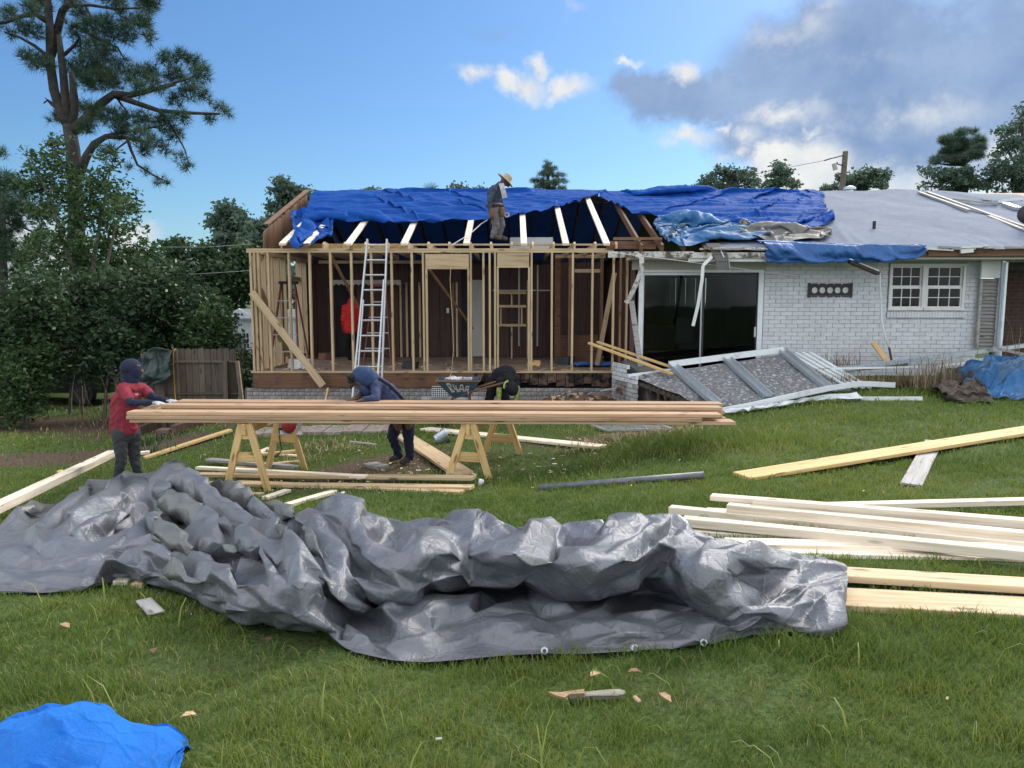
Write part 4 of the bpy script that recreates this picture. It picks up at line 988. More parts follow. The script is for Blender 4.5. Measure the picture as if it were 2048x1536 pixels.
heap('dark_sheet', 'dark brown plastic sheeting crumpled beside the blue tarp heap', ([(1872,778,.01),(1886,802,.01),(1930,806,.01),(1990,806,.01)], [(1878,752,.18),(1900,736,.32),(1925,734,.34),(1950,756,.2)]),
     [(1895,770,.20),(1915,775,.18),(1950,795,.06)], M['rot'], 83, n=12, m=20, su=1.2, sv=1.2)
# tarp inside the wing
def fl_in(x, y): return np.full_like(x, FZ+.01)
a = curve([P(1146, 736, 15.9), P(1180, 737, 15.9), P(1222, 737, 15.9)], 26); b = curve([P(1152, 716, 16.7), P(1190, 715, 16.7), P(1220, 716, 16.7)], 26)
t = np.linspace(0, 1, 14)[:, None, None]; Q = a[None]*(1-t)+b[None]*t; Q[..., 2] = FZ+.05+.12*np.abs(np.sin(np.linspace(0, 9, 26)))[None]*np.sin(np.pi*t[..., 0])
Q = crumple(Q, 1.15, 1.2, fl_in, levels=(26, 12), bend=(.3, .2), kick=.03, pinf=pin_edges, seed=91)
sheet('blue_tarp_bundle', Q, M['tarp_eave'], 'blue tarp bundled on the floor inside the right end of the wing')
# ---------------------------------------------------------------- sawhorses and the boards across them
def sawhorse(label, xf, yf, xb, yb, zt):
    """beam runs away from the camera; an A-frame of two legs at each end"""
    t = thing('sawhorse', label, 'sawhorse', ((xf+xb)/2, (yf+yb)/2, tz((xf+xb)/2, (yf+yb)/2)), 'wooden sawhorses under the long boards')
    d = Vector((xb-xf, yb-yf, 0)); L = d.length; d.normalize(); sx = Vector((d.y, -d.x, 0))
    A = Vector((xf, yf, zt)); B = Vector((xb, yb, zt))
    board(A-d*.06+Vector((0, 0, -.07)), B+d*.06+Vector((0, 0, -.07)), .04, .14, M['pine_yellow'], 'beam', parent=t)
    for q, s0 in ((A, -1), (B, 1)):
        for s in (-1, 1):
            foot = q + sx*s*.27 + d*s0*.03; foot.z = tz(foot.x, foot.y)-.02
            board(q+sx*s*.045+Vector((0, 0, .0)), foot, .085, .04, M['pine_yellow'], 'leg', parent=t, up=d)
        m_ = q.z-.40; k = .16
        board(q-sx*k+Vector((0, 0, -.42)), q+sx*k+Vector((0, 0, -.42)), .02, .12, M['pine_yellow'], 'gusset', parent=t, up=(0, 0, 1))
        board(q-sx*.075+Vector((0, 0, -.15)), q+sx*.075+Vector((0, 0, -.15)), .02, .10, M['pine_yellow'], 'gusset', parent=t)
    return t
ZL = EYE + (P(800, 838, 9.3).z-EYE)
zt = P(800, 840, 9.2).z
sawhorse('sawhorse under the left part of the long boards', P(490, 840, 8.95).x, 8.95, P(567, 840, 10.2).x, 10.2, zt)
sawhorse('sawhorse under the right part of the long boards', P(938, 840, 8.95).x, 8.95, P(1003, 840, 10.2).x, 10.2, zt)
# (px left, px right, depth, layer, thickness)
stackd = [(268,1466,9.02,0,.042,.235),(262,1400,9.00,1,.042,.235),(262,1438,9.02,2,.042,.2),(300,1448,9.32,0,.042,.23),(280,1440,9.30,1,.042,.23),(320,1444,9.33,2,.042,.23),(330,1440,9.30,3,.040,.2),(300,1400,9.62,0,.042,.23),(290,1410,9.60,1,.042,.23),(310,1436,9.62,2,.04,.23),(360,1441,9.66,3,.04,.24)]
slab = ['lowest front board of the stack on the sawhorses, its right end sticking out furthest','second board up at the front of the stack on the sawhorses','front top board of the stack on the sawhorses','lowest board in the middle row of the sawhorse stack','second board up in the middle row of the sawhorse stack','third board up in the middle row of the sawhorse stack',
  'topmost board in the middle row of the sawhorse stack','lowest board in the back row of the sawhorse stack','second board up in the back row of the sawhorse stack','third board up in the back row of the sawhorse stack','topmost board in the back row of the sawhorse stack, under the bent worker\'s arms']
for (a, b, y, k, th, w_), lb in zip(stackd, slab):
    z = zt + .002 + (k+.5)*.0445
    p0 = P(a, 838, y); p1 = P(b, 838, y); p0.z = z+.012; p1.z = z-.020
    board(p0, p1, w_, th, M['fir'], 'long_board', lb, 'board', 'boards stacked across the sawhorses')
# red circular saw on the back of the left sawhorse
sw = P(578, 852, 10.2)
saw = thing('circular_saw', 'red circular saw with a silver blade guard hanging at the left sawhorse', 'saw', sw)
RX = Matrix.Rotation(R(90), 3, 'X')
MB().lathe([(.001,-.03),(.085,-.03),(.10,-.015),(.10,.02),(.001,.03)], sw, 20, RX).build('motor_cover', plain('red_plastic', (.32, .03, .035), .4), saw, True)
MB().lathe([(.11,-.02),(.155,-.02),(.16,0),(.155,.02),(.11,.02)], sw+Vector((.01,.03,.02)), 22, RX).build('blade_guard', M['alu'], saw)
MB().box(sw.x-.17, sw.x+.17, sw.y-.02, sw.y+.10, sw.z-.125, sw.z-.115).build('base_plate', M['alu'], saw)
MB().tube([sw+Vector((-.10,.02,.05)), sw+Vector((-.17,.02,.06)), sw+Vector((-.18,.02,-.03)), sw+Vector((-.10,.02,-.05))], .02, 6).build('handle', M['black'], saw)
MB().tube([sw+Vector((-.14,.0,-.03)), sw+Vector((-.13,-.02,-.18)), sw+Vector((-.10,-.05,-.33)), sw+Vector((-.16,-.1,-.42)), G(555, 905)], .008, 5).build('cord', M['black'], saw)
# ---------------------------------------------------------------- boards and scraps lying on the grass
def lying(a, b, w, h, mat, label, cat='board', group=None, name='board', da=0.0, db=0.0, lift=0.0):
    p0, p1 = G(*a), G(*b); p0.z = tz(p0.x, p0.y)+h/2+da+lift; p1.z = tz(p1.x, p1.y)+h/2+db+lift
    n = Vector((0, 0, 1)); return board(p0, p1, w, h, mat, name, label, cat, group)
lying((290,918), (462,868), .14, .04, M['pine_yellow'], 'yellowish board on the grass left of the left sawhorse, up against the brick edging', db=.05)
lying((805,872), (925,955), .285, .04, M['spruce'], 'wide board lying diagonally behind the right sawhorse, beside the bent worker\'s feet', db=.03)
lying((850,860), (1205,897), .235, .04, M['spruce_pale'], 'long pale board lying across the grass behind the right sawhorse')
lying((1483,957), (2078,868), .285, .04, M['pine_yellow'], 'long yellow board lying over a grey plank on the right lawn', da=.0, db=.05)
lying((1822,972), (1868,884), .19, .022, M['gray_wood'], 'short weathered grey plank under the long yellow board', lift=.0)
lying((-60,1072), (228,940), .14, .09, M['spruce_pale'], 'pale timber lying along the far left edge of the silver tarp', da=.10, db=.22)
lying((262,936), (300,932), .1, .04, M['spruce_pale'], 'stub of pale timber poking out behind the silver tarp', lift=.2)
for i, (a, b, k, lb) in enumerate([((345,962),(948,972),1,'topmost long board of the low pile between tarp and sawhorses'),((350,974),(944,984),0,'front bottom board of the low pile between tarp and sawhorses'),((470,968),(925,988),0,'shorter bottom board of the low pile, its right end set back')]):
    lying(a, b, .14, .04, M['spruce'], lb, lift=.03+.045*k if i < 2 else .0, group='low pile of boards in front of the sawhorses')
lying((396,946), (732,966), .09, .04, M['spruce_pale'], 'slender board lying on the low pile beside the left sawhorse', lift=.06)
scr = [((417,928),(592,944),.12,.04,'gray_wood','grey-brown offcut across the feet of the left sawhorse',.05),((440,942),(598,926),.10,.04,'spruce','offcut with sawn end under the left sawhorse',.0),((498,918),(596,908),.09,.04,'pine_yellow','yellow offcut behind the left sawhorse\'s near legs',.03),
  ((480,922),(540,898),.12,.03,'spruce_pale','pale offcut slanting under the left sawhorse',.0),((522,908),(600,914),.09,.03,'spruce_pale','pale offcut behind the left sawhorse',.0),((470,950),(530,952),.1,.04,'spruce','small block resting on the low pile of boards',.06),
  ((530,1002),(576,986),.09,.04,'spruce_pale','shorter pale offcut between silver tarp and low pile',.01),((575,1018),(668,990),.09,.04,'spruce_pale','longer pale offcut sticking out behind the silver tarp',.02),((462,992),(524,993),.1,.04,'spruce','offcut half under the silver tarp behind its hump',.0),
  ((240,1172),(285,1146),.1,.035,'spruce_pale','pale board end poking out under the front of the silver tarp',.0),((272,1178),(310,1152),.08,.035,'spruce','second board end poking out under the front of the silver tarp',.0),
  ((288,1212),(314,1240),.09,.012,'gray_wood','small grey scrap of shingle in the grass in front of the tarp',.035),((740,932),(766,938),.2,.05,'gray_wood','pale rag of insulation in the grass by the bent worker\'s boots',.0),((700,888),(752,894),.05,.02,'gray_wood','thin grey lath in the grass left of the bent worker',.03),
  ((655,868),(684,862),.12,.02,'gray_wood','pale scrap on the grass below the stack of boards',.03),((905,830),(985,846),.5,.02,'shingle','dark sheet of roofing felt on the ground behind the stack',.02)]
for a, b, w_, h_, mt, lb, lf in scr: lying(a, b, w_, h_, M[mt], lb, 'offcut', 'scraps of timber on the grass', 'offcut', lift=lf)
# broken stick in the near grass: split end, grey body, pointed tip
st = thing('broken_stick', 'broken stick of raw and grey wood in the near grass', 'stick', G(1170, 1386))
def plank_bit(name, outline, h, mat, th=.014):
    q = [G(a, b, h+dh) for a, b, dh in outline]; MB().prism(q, (0, .004, -th)).build(name, mat, st)
plank_bit('split_end', [(1096,1383,.01),(1120,1384,.006),(1168,1378,.012),(1169,1386,.004),(1138,1388,.002),(1130,1395,-.004),(1112,1391,0)], .035, M['fir'])
plank_bit('splinter', [(1118,1391,0),(1134,1391,0),(1136,1398,-.004),(1124,1396,-.004)], .028, M['fir'])
plank_bit('grey_end', [(1136,1391,0),(1169,1383,.004),(1216,1379,.008),(1238,1378,.006),(1250,1381,.004),(1251,1388,-.002),(1236,1391,-.004),(1190,1391,-.002),(1140,1396,-.006)], .026, M['stick'], .02)
tag(board(G(1268, 1392, .05), G(1280, 1404, .04), .02, .012, M['fir'], 'wood_chip'), 'small pale wood chip in the grass right of the broken stick', 'wood chip')
# ---------------------------------------------------------------- pile of new lumber on the right
pile = [ # (left px, py), (right px, py), width, thickness, height above the grass, label
 ((1422,999),(2080,1052),.10,.045,.10,'farthest pale stud of the right lumber pile'),
 ((1640,1018),(2110,1010),.10,.045,.03,'stud slanting away behind the right lumber pile'),
 ((1506,1010),(2080,1058),.095,.062,.12,'thick pale stud lying on top at the back of the right lumber pile'),
 ((1455,1022),(2080,1082),.09,.062,.08,'stud with big knots in the second row of the right lumber pile'),
 ((1412,1026),(1560,1036),.09,.04,.02,'short pale end poking out left in the right lumber pile'),
 ((1340,1026),(2080,1100),.09,.062,.04,'stud reaching furthest left behind the silver tarp'),
 ((1366,1050),(2080,1118),.10,.065,.07,'bright stud lying high along the middle of the right lumber pile'),
 ((1372,1068),(1760,1092),.09,.04,.01,'darker stud wedged low under the bright one'),
 ((1450,1092),(2090,1104),.14,.04,.03,'flat wide board with printed stamps in front of the studs'),
 ((1560,1108),(2090,1122),.14,.035,.0,'flat white board nearest the strip of grass in the lumber pile'),
 ((1600,1150),(2110,1180),.17,.042,.045,'wide yellowish board nearer the camera, with round knots'),
 ((1590,1200),(2110,1226),.27,.04,.0,'widest board at the front of the right lumber pile')]
for i, (a, b, w_, h_, lf, lb) in enumerate(pile):
    p0, p1 = G(*a, lf), G(*b, lf)
    if b[0] > 2000: p1 = p0+(p1-p0)*1.4
    p0.z = tz(p0.x, p0.y)+lf+h_/2; p1.z = tz(p1.x, p1.y)+lf+h_/2
    board(p0, p1, w_, h_, M['spruce_pale'] if i < 10 else M['spruce'], 'stud', lb, 'board', 'pile of new lumber on the right', bevel=.004)
# grade stamps printed on the flat board
# ---------------------------------------------------------------- pipe, bucket, can, small finds
a, b = G(1078, 976, .03), G(1408, 950, .06)
tag(MB().tube([a, b], .038, 12).build('steel_pipe', M['pipe'], None, True), 'dull grey steel pipe lying on the lawn behind the lumber pile', 'pipe')
bk_p = G(882, 884, .02)
bm_ = Matrix.Rotation(R(62), 3, 'Y') @ Matrix.Rotation(R(-12), 3, 'X')
bu = thing('bucket', 'grey metal bucket tipped over behind the right sawhorse', 'bucket', bk_p)
MB().lathe([(.001,0),(.085,0),(.09,.01),(.115,.19),(.122,.195),(.118,.20),(.110,.19),(.085,.015),(.001,.012)], bk_p+Vector((-.08, 0, .02)), 18, bm_).build('shell', M['galv'], bu, True)
MB().tube([bk_p+Vector((-.08,0,.02))+bm_@Vector((.12*math.cos(t), .12*math.sin(t), .19-.10*math.sin(t))) for t in np.linspace(0, math.pi, 9)], .004, 5).build('handle', M['black'], bu)
cn = G(960, 972, .0)
tag(MB().lathe([(.001,0),(.032,0),(.032,.075),(.028,.08),(.001,.082)], cn, 12, Matrix.Rotation(R(14), 3, 'Y')).build('can', M['alu_white'], None, True), 'small white can standing at the end of the low board pile', 'can')
p = G(122, 948, .02)
tag(MB().sphere(p+Vector((0, 0, .03)), .05, 10, 7, (1.2, .8, .7)).build('yellow_bag', plain('yellow_plastic', (.55, .47, .10), .5), None, True), 'small crumpled yellow bag in the left grass', 'bag')
p = G(1912, 893, .0)
tag(MB().tube([p+Vector((-.05,0,.035)), p+Vector((.05,.01,.035)), p+Vector((.08,.01,.035))], [.033,.033,.012], 10).build('bottle', plain('pale_green_plastic', (.25, .45, .36), .2), None, True), 'pale green plastic bottle beside the long yellow board', 'bottle')
leafp = [(307,1303),(376,1432),(536,1280),(130,1252),(1270,1345),(1190,1350),(1530,1215),(1330,1395)]
lw = ['above the middle of the foreground lawn', 'just right of the blue corner tarp', 'under the silver tarp\'s front', 'farthest left of the grey shingle scrap', 'right of the broken stick\'s tip', 'above the broken stick', 'near the lumber pile\'s left corner', 'right of the wood chip']
for i, (a, b) in enumerate(leafp):
    p = G(a, b, .05); t_ = rnd.random()*6
    q = [p+Vector((math.cos(t_)*u*.035-math.sin(t_)*v*.02, math.sin(t_)*u*.035+math.cos(t_)*v*.02, .012*abs(v)+.006*u)) for u, v in ((-1,0),(-.4,.9),(.4,.8),(1,0),(.4,-.8),(-.4,-.9))]
    o = tag(MB().prism(q, (0, 0, .002)).build('fallen_leaf', M['fir'] if i % 2 else M['old_wood']), 'curled brown fallen leaf in the grass '+lw[i], 'leaf', 'fallen leaves in the near grass')
chip = MB()
for k in range(250):
    if k < 210: q = (rnd.gauss(-1.2, 1.9), rnd.gauss(9.6, .9))
    else: q = (rnd.uniform(-3, 4.5), rnd.uniform(2.6, 8.5))
    z = tz(*q)+.035+.02*rnd.random(); s = .006+(.03 if k < 210 else .014)*rnd.random()**2; a = rnd.random()*6.3; chip.cur = k % 3
    chip.bar((q[0]-s*math.cos(a), q[1]-s*math.sin(a), z), (q[0]+s*math.cos(a), q[1]+s*math.sin(a), z+rnd.uniform(-.01, .01)), s*rnd.uniform(.4, 1.3), .004)
tag(chip.build('wood_chips', [M['spruce_pale'], M['gray_wood'], M['spruce']]), 'sawn chips and splinters scattered over the lawn', 'wood chips', kind='stuff')
# window screen lying on the ground
wsn = thing('window_screen', 'flat aluminium window frame lying on the grass under the stack\'s right end', 'window frame', G(1260, 856))
c0, c1, c2, c3 = [G(a, b, .03) for a, b in ((1182,850),(1300,845),(1345,858),(1210,860))]
for a, b in ((c0,c1),(c1,c2),(c2,c3),(c3,c0)): wsn_r = board(a, b, .035, .03, M['alu'], 'rail', parent=wsn, bevel=0)
for k in (.3, .5, .7): board(c0.lerp(c3, k), c1.lerp(c2, k), .02, .02, M['alu'], 'bar', parent=wsn, bevel=0)
# ---------------------------------------------------------------- fallen awning on the right
aw = thing('fallen_awning', 'collapsed grey awning roof lying upside down with three metal channels across it', 'awning', G(1500, 815))
A0, A1 = P(1262, 752, 13.4), P(1568, 709, 14.1)
B0, B1 = G(1428, 815, .05), G(1706, 778, .06)
A0.z += .0
nn, mm = 26, 14
t = np.linspace(0, 1, nn)[None, :, None]; s_ = np.linspace(0, 1, mm)[:, None, None]
Q = ((np.array(B0)*(1-t)+np.array(B1)*t)*(1-s_) + (np.array(A0)*(1-t)+np.array(A1)*t)*s_)
Q[..., 2] += .02*np.sin(Q[..., 0]*4)*np.sin(Q[..., 1]*5)
Q[:5, :4, 2] -= .05
m_, w_, b_ = new_mat('speckled_panel')
tc_ = w_('ShaderNodeTexCoord').outputs['Object']
n1 = w_('ShaderNodeTexNoise', {'Vector': tc_, 'Scale': 16.0, 'Detail': 8.0, 'Roughness': 0.75}).outputs[0]
w_.l.new(w_.ramp(n1, [(0.42, (0.10, 0.098, 0.105)), (0.56, (0.19, 0.19, 0.20)), (0.62, (0.52, 0.54, 0.56))]), b_.inputs['Base Color']); b_.inputs['Roughness'].default_value = .7
o = sheet('panel', Q, m_, None, parent=aw)
dn = Vector((0, 0, -.12))
MB().hexa([B0+dn, B1+dn, A1+dn, A0+dn, B0-Vector((0,0,.075)), B1-Vector((0,0,.05)), A1-Vector((0,0,.05)), A0-Vector((0,0,.075))]).build('panel_core', M['rot'], aw)
for f0, f1 in ((.27, -.0), (.62, .36), (.995, .80)):
    a = A0.lerp(A1, f0); b = B0.lerp(B1, f1+.02)
    up = Vector((0, -.2, 1))
    q = MB().bar(a+Vector((0,.05,.05)), b+Vector((0,0,.04)), .17, .05).build('channel', M['galv'], aw)
    for sgn in (-1, 1):
        MB().bar(a+Vector((sgn*.075,.05,.09)), b+Vector((sgn*.075,0,.08)), .02, .05).build('flange', M['alu'], aw)
MB().bar(A0.lerp(A1, .25)+Vector((-.02,.05,.11)), A1+Vector((.0,.05,.09)), .05, .11).build('back_rail', M['alu_white'], aw)
MB().bar(A0+Vector((-.05,0,.0)), A0.lerp(A1, .28), .06, .06).build('back_rail', M['alu_white'], aw)
rb_ = MB()
for k in range(4):
    rb_.bar(A1+Vector((.12+.13*k,.1-.03*k,.03)), B1+Vector((-.05+.12*k,.02,.02)), .07, .03)
rb_.build('ribbed_edge', M['alu_white'], aw)
rt = MB()
for k in range(12):
    q = A0.lerp(B0, .25+.06*k)+Vector((-.02, -.0, -.03)); rt.bar(q, q+Vector((rnd.uniform(-.02,.12), rnd.uniform(-.05,.05), -.12-.12*rnd.random())), .04, .02)
rt.build('rotted_edge', M['rot'], aw)
tr = [G(1440,822,.06), G(1500,811,.08), G(1580,793,.12), G(1660,776,.13), G(1722,767,.15), G(1790,770,.10)]
tm = MB()
for a, b in zip(tr, tr[1:]): tm.bar(a, b, .03, .09)
tag(tm.build('bent_trim', M['alu_white']), 'long bent white trim lying along the front of the fallen awning', 'metal trim')
a = curve([G(1436,829,.03), G(1560,810,.03), G(1650,801,.03), G(1728,799,.03)], 30); b = curve([G(1496,818,.09), G(1580,799,.13), G(1660,784,.16), G(1712,784,.13)], 30)
t = np.linspace(0, 1, 9)[:, None, None]; Q = a[None]*(1-t)+b[None]*t
Q = crumple(Q, 1.05, 1.1, lambda x, y: terr(x, y)+.05, levels=(18, 10), bend=(.4, .2), kick=.02, pinf=pin_edges, seed=101)
sheet('white_sheet', Q, M['poly'], 'white metal sheet crumpled on the grass in front of the fallen awning', 'metal sheet')
tag(MB().bar(G(1640,797,.03), G(1845,797,.05), .03, .06).build('white_strip', M['alu_white']), 'straight white strip of trim lying on the grass right of the crumpled sheet', 'metal trim')
# framing debris against the house on the right
deb = [((1690,738,13.3),(2100,684,13.9),.10,.07,'galv','long grey metal beam slanting up to the right in front of the brick wall'),((1600,745,13.5),(1812,728,13.6),.14,.10,'gray_wood','grey beam lying flat at the foot of the white brick wall'),
  ((1660,737,13.1),(1850,734,13.2),.05,.03,'alu_white','bright white rail on the low timber edging'),((1876,732,13.2),(1975,722,13.4),.05,.03,'alu_white','short white rail behind the blue tarp heap'),((1985,695,13.6),(2100,720,13.2),.07,.05,'gray_wood','grey rail crossing over the debris at the far right'),
  ((1840,722,13.8),(2060,716,13.8),.12,.04,'alu_white','pale panel edge among the debris behind the tarp heap'),((1770,730,13.9),(1960,700,14.2),.08,.03,'gray_wood','thin grey rail under the slanting metal beam')]
for a, b, w_, h_, mt, lb in deb: tag(MB().bar(P(*a), P(*b), w_, h_).build('frame_rail', M[mt]), lb, 'rail', 'fallen framing in front of the brick wall')
a, b = P(1655, 750, 13.2), P(1905, 748, 13.2)
ed = thing('timber_edging', 'low dark timber edging along the lawn in front of the white brick wall', 'edging', ((a.x+b.x)/2, 13.2, tz(5.5, 13.2)))
for k in range(2): MB().box(a.x+.02*k, b.x+.3, 13.2+.002*k, 13.34, -.05+.15*k, .09+.15*k).build('timber', M['old_wood'] if k else M['rot'], ed)
# boards sticking out of the right end of the wing; strips leaning there
for i, (a, b, lb) in enumerate([((1178,686,14.3),(1345,748,13.2),'nearer of two new boards slanting out of the right end of the wing'),((1195,684,14.6),(1360,740,13.6),'farther of two new boards slanting out of the right end of the wing')]):
    board(P(*a), P(*b), .09, .04, M['pine_yellow'], 'slanting_board', lb, 'board', 'boards slanting out of the wing')
tag(MB().bar(P(1263, 602, 14.25), P(1283, 748, 14.0), .10, .04, up=(0, -1, 0)).build('metal_strip', M['gray_wood']), 'ribbed metal strip leaning upright left of the sliding door', 'metal strip')
tag(MB().bar(P(1229, 546, 14.75), P(1194, 730, 15.3), .04, .09, up=(1, 0, 0)).build('leaning_board', M['stud_z']), 'board leaning inside the last stud bay on the right', 'board')
def ribbon(name, pts, w, mat, label, cat):
    m = MB()
    for a, b in zip(pts, pts[1:]): m.bar(a, b, w, .012, up=(0, -1, 0))
    return tag(m.build(name, mat), label, cat)
ribbon('torn_soffit_strip', [P(1272,508,13.98), P(1283,514,13.95), P(1284,535,13.92), P(1276,560,13.95), P(1262,590,14.05), P(1252,606,14.1)], .09, M['worn_paint'], 'torn curved strip hanging from the eave left of the sliding door', 'hanging strip')
ribbon('bent_gutter_strip', [P(1424,513,13.98), P(1406,531,13.9), P(1404,560,13.9), P(1396,610,13.92), P(1386,652,13.95)], .06, M['white_paint'], 'bent pale strip hanging from the eave in front of the sliding door', 'hanging strip')
# flap of shingles hanging over the eave
sh = thing('shingle_flap', 'flap of dark grey shingles hanging over the eave above the sliding door', 'shingles', P(1440, 510, 13.95))
rows = [(1412,1440,487,14.25),(1418,1446,497,14.1),(1426,1456,508,13.98),(1432,1459,522,13.93),(1433,1459,540,13.92)]
for (a0, a1, py, y), (b0, b1, qy, y2) in zip(rows, rows[1:]):
    MB().prism([P(a0, py, y), P(a1, py, y), P(b1, qy, y2-.01), P(b0, qy, y2-.01)], (0, .012, .006)).build('shingle', M['shingle'], sh)
MB().bar(P(1456, 505, 13.94), P(1460, 540, 13.9), .02, .02).build('edge_strip', M['gray_wood'], sh)
MB().bar(P(1440, 497, 14.03), P(1448, 515, 13.93), .02, .012).build('nail_strip', M['white_paint'], sh)
tag(MB().tube([P(1225,505,14.0), P(1350,520,14.0), P(1535,545,14.3), P(1600,552,14.6)], .006, 5).build('loose_cable', M['white_paint']), 'thin loose cable strung from the eave to the brick wall', 'cable')
# steel wall plate with five round holes
wp = thing('wall_plate', 'black steel wall mounting plate with five round holes on the white brick', 'wall plate', P(1657, 580, BY-.02))
x0, x1 = fx(1613, BY), fx(1702, BY); z0, z1 = fz(594, BY), fz(567, BY); zc = (z0+z1)/2; Wc = (x1-x0)*.86/5; xo = x0+(x1-x0)*.07; r_ = .062
mp = MB(); ya, yb = BY-.03, BY-.012
def cell(xa, xb, cx, r):
    n = 16; vs = []; fs = []
    for y in (ya, yb):
        for k in range(n):
            t = 2*math.pi*(k+.5)/n; c, s = math.cos(t), math.sin(t); vs.append((cx+r*c, y, zc+r*s))
        for k in range(n):
            t = 2*math.pi*(k+.5)/n; c, s = math.cos(t), math.sin(t); q = max(abs(c), abs(s)); vs.append((cx+(xb-xa)/2*c/q, y, zc+(z1-z0)/2*s/q))
    for k in range(n):
        j = (k+1) % n
        fs += [(k, j, n+j, n+k), (2*n+j, 2*n+k, 3*n+k, 3*n+j), (j, k, 2*n+k, 2*n+j), (n+k, n+j, 3*n+j, 3*n+k)]
    mp.add(vs, fs)
for k in range(5): cell(xo+k*Wc, xo+(k+1)*Wc, xo+(k+.5)*Wc, r_)
mp.box(x0, xo-.001, ya, yb, z0-.01, z1+.01); mp.box(xo+5*Wc+.001, x1, ya, yb, z0-.01, z1+.01)
mp.build('plate', M['black'], wp)
for k in range(5):
    c = Vector((xo+(k+.5)*Wc, BY-.011, zc)); MB().lathe([(.001, -.003), (.060, -.003), (.060, .003), (.001, .003)], c+Vector((0, .004, 0)), 18, RX).build('disc', M['white_paint'], wp)
    m = MB()
    for q in range(3): m.bar(c+Vector((-.02+.02*q, -.006, .004-.012*(q % 2))), c+Vector((-.008+.02*q, -.006, .008)), .004, .004)
    m.build('print', M['gray_wood'], wp)
m = MB()
for k in range(14): m.box(x0+.06+k*.058, x0+.09+k*.058, ya-.003, ya-.0005, z0+.018, z0+.026)
tag(m.build('printed_line', M['gray_wood'], wp), kind='stuff')
# downspout torn loose, gutter end, orange stick
dpts = [P(1752,540,14.2), P(1759,546,14.25), P(1761,590,14.35), P(1763,640,14.4), P(1769,668,14.4), P(1778,695,14.35)]
ds = thing('downspout', 'thin white downspout hanging loose in front of the brick wall', 'downspout', dpts[-1])
MB().tube(dpts, .018, 7).build('pipe', M['alu_white'], ds, True); MB().tube([dpts[-1], P(1783, 720, 14.3)], .022, 7).build('pipe_end', M['rot'], ds)
MB().bar(P(1700, 522, 14.0), P(1756, 546, 14.22), .10, .08).build('gutter', M['rot'], ds); MB().bar(P(1700, 518, 13.95), P(1758, 542, 14.16), .02, .02).build('gutter_lip', M['alu_white'], ds)
board(P(1746, 684, 14.4), P(1778, 728, 14.1), .10, .03, M['pine_yellow'], 'orange_plank', 'short orange plank leaning on the foot of the white brick wall', 'plank', up=(0, -1, 0))
# brick corner of the old patio steps
stp = thing('brick_corner', 'broken corner of a white painted brick planter at the right end of the wing', 'brick planter', P(1265, 790, 13.9))
MB().hexa([P(1243,800,14.3), P(1300,828,13.1), P(1330,828,13.3), P(1285,800,14.4), P(1243,722,14.3), P(1292,752,13.3), P(1335,752,13.5), P(1285,716,14.4)]).build('core', M['mortar_dirty'], stp)
A, B = P(1241, 0, 14.3), P(1292, 0, 13.2)
for r in range(9):
    z = fz(728, 14.3)-r*.081
    for k in range(5):
        f0, f1 = (k-.5*(r % 2))/4.5, (k+.92-.5*(r % 2))/4.5; f0 = max(f0, 0); f1 = min(f1, 1)
        if f1-f0 < .05 or (r < 2 and f1 > .7): continue
        a = Vector((A.x+(B.x-A.x)*f0-.03, A.y+(B.y-A.y)*f0, z)); b = Vector((A.x+(B.x-A.x)*f1-.03, A.y+(B.y-A.y)*f1, z))
        MB().bar(a, b, .05, .07).build('brick', M['brick_dirty'] if r > 3 else M['brick_white'], stp)
# dirt mound and rubble at the foundation, red mat
mx, my = P(1130, 800, 14.2).x, 14.15
vs = []; nn = 28
gx_, gy_ = np.meshgrid(np.linspace(mx-1.1, mx+1.3, nn), np.linspace(13.2, 14.7, 18)); r2 = ((gx_-mx-.1)/1.0)**2+((gy_-14.3)/.75)**2
Z = terr(gx_, gy_)-.05+.30*np.exp(-r2*1.3)+.03*rng.random(gx_.shape)
i = np.arange(nn*18).reshape(18, nn); F = np.stack([i[:-1,:-1], i[:-1,1:], i[1:,1:], i[1:,:-1]], -1).reshape(-1, 4)
tag(np_mesh('dirt_mound', np.stack([gx_, gy_, Z], -1).reshape(-1, 3), F, M['soil'], smooth=True), 'mound of reddish soil against the foundation', 'soil', kind='structure')
rb2 = MB()
for k in range(160):
    x, y = mx+rnd.gauss(.1, .6), 13.9+rnd.gauss(0, .28); z = tz(x, y)-.03+.30*math.exp(-1.3*(((x-mx-.1)/1.0)**2+((y-14.3)/.75)**2)); s = .012+.03*rnd.random()**2
    q = [Vector((x+sx*s*rnd.uniform(.6, 1.4), y+sy*s*rnd.uniform(.6, 1.4), z+sz*s*rnd.uniform(.5, 1))) for sz in (-1, 1) for sx, sy in ((-1,-1),(1,-1),(1,1),(-1,1))]; rb2.cur = k % 3; rb2.hexa(q)
tag(rb2.build('rubble', [M['brick_dirty'], M['soil'], M['spruce']]), 'bits of brick and splinters on the soil mound', 'rubble', kind='stuff')
a = P(1238, 782, 13.9); m = MB()
for k in range(6): m.bar(a+Vector((-.04+.02*k, 0, .06-.03*k)), a+Vector((.24, -.05, .05-.03*k)), .06, .02)
tag(m.build('red_mat', plain('faded_red', (.22, .04, .04), .8)), 'faded red slatted mat on the soil mound by the planter corner', 'mat')
for a, b, lb in (((1200,782,14.0),(1235,776,14.0),'pale broken board on the soil mound'),((1185,790,13.9),(1222,792,13.8),'brown broken board on the soil mound')):
    board(P(*a), P(*b), .12, .02, M['gray_wood'] if 'pale' in lb else M['old_wood'], 'broken_board', lb, 'board')
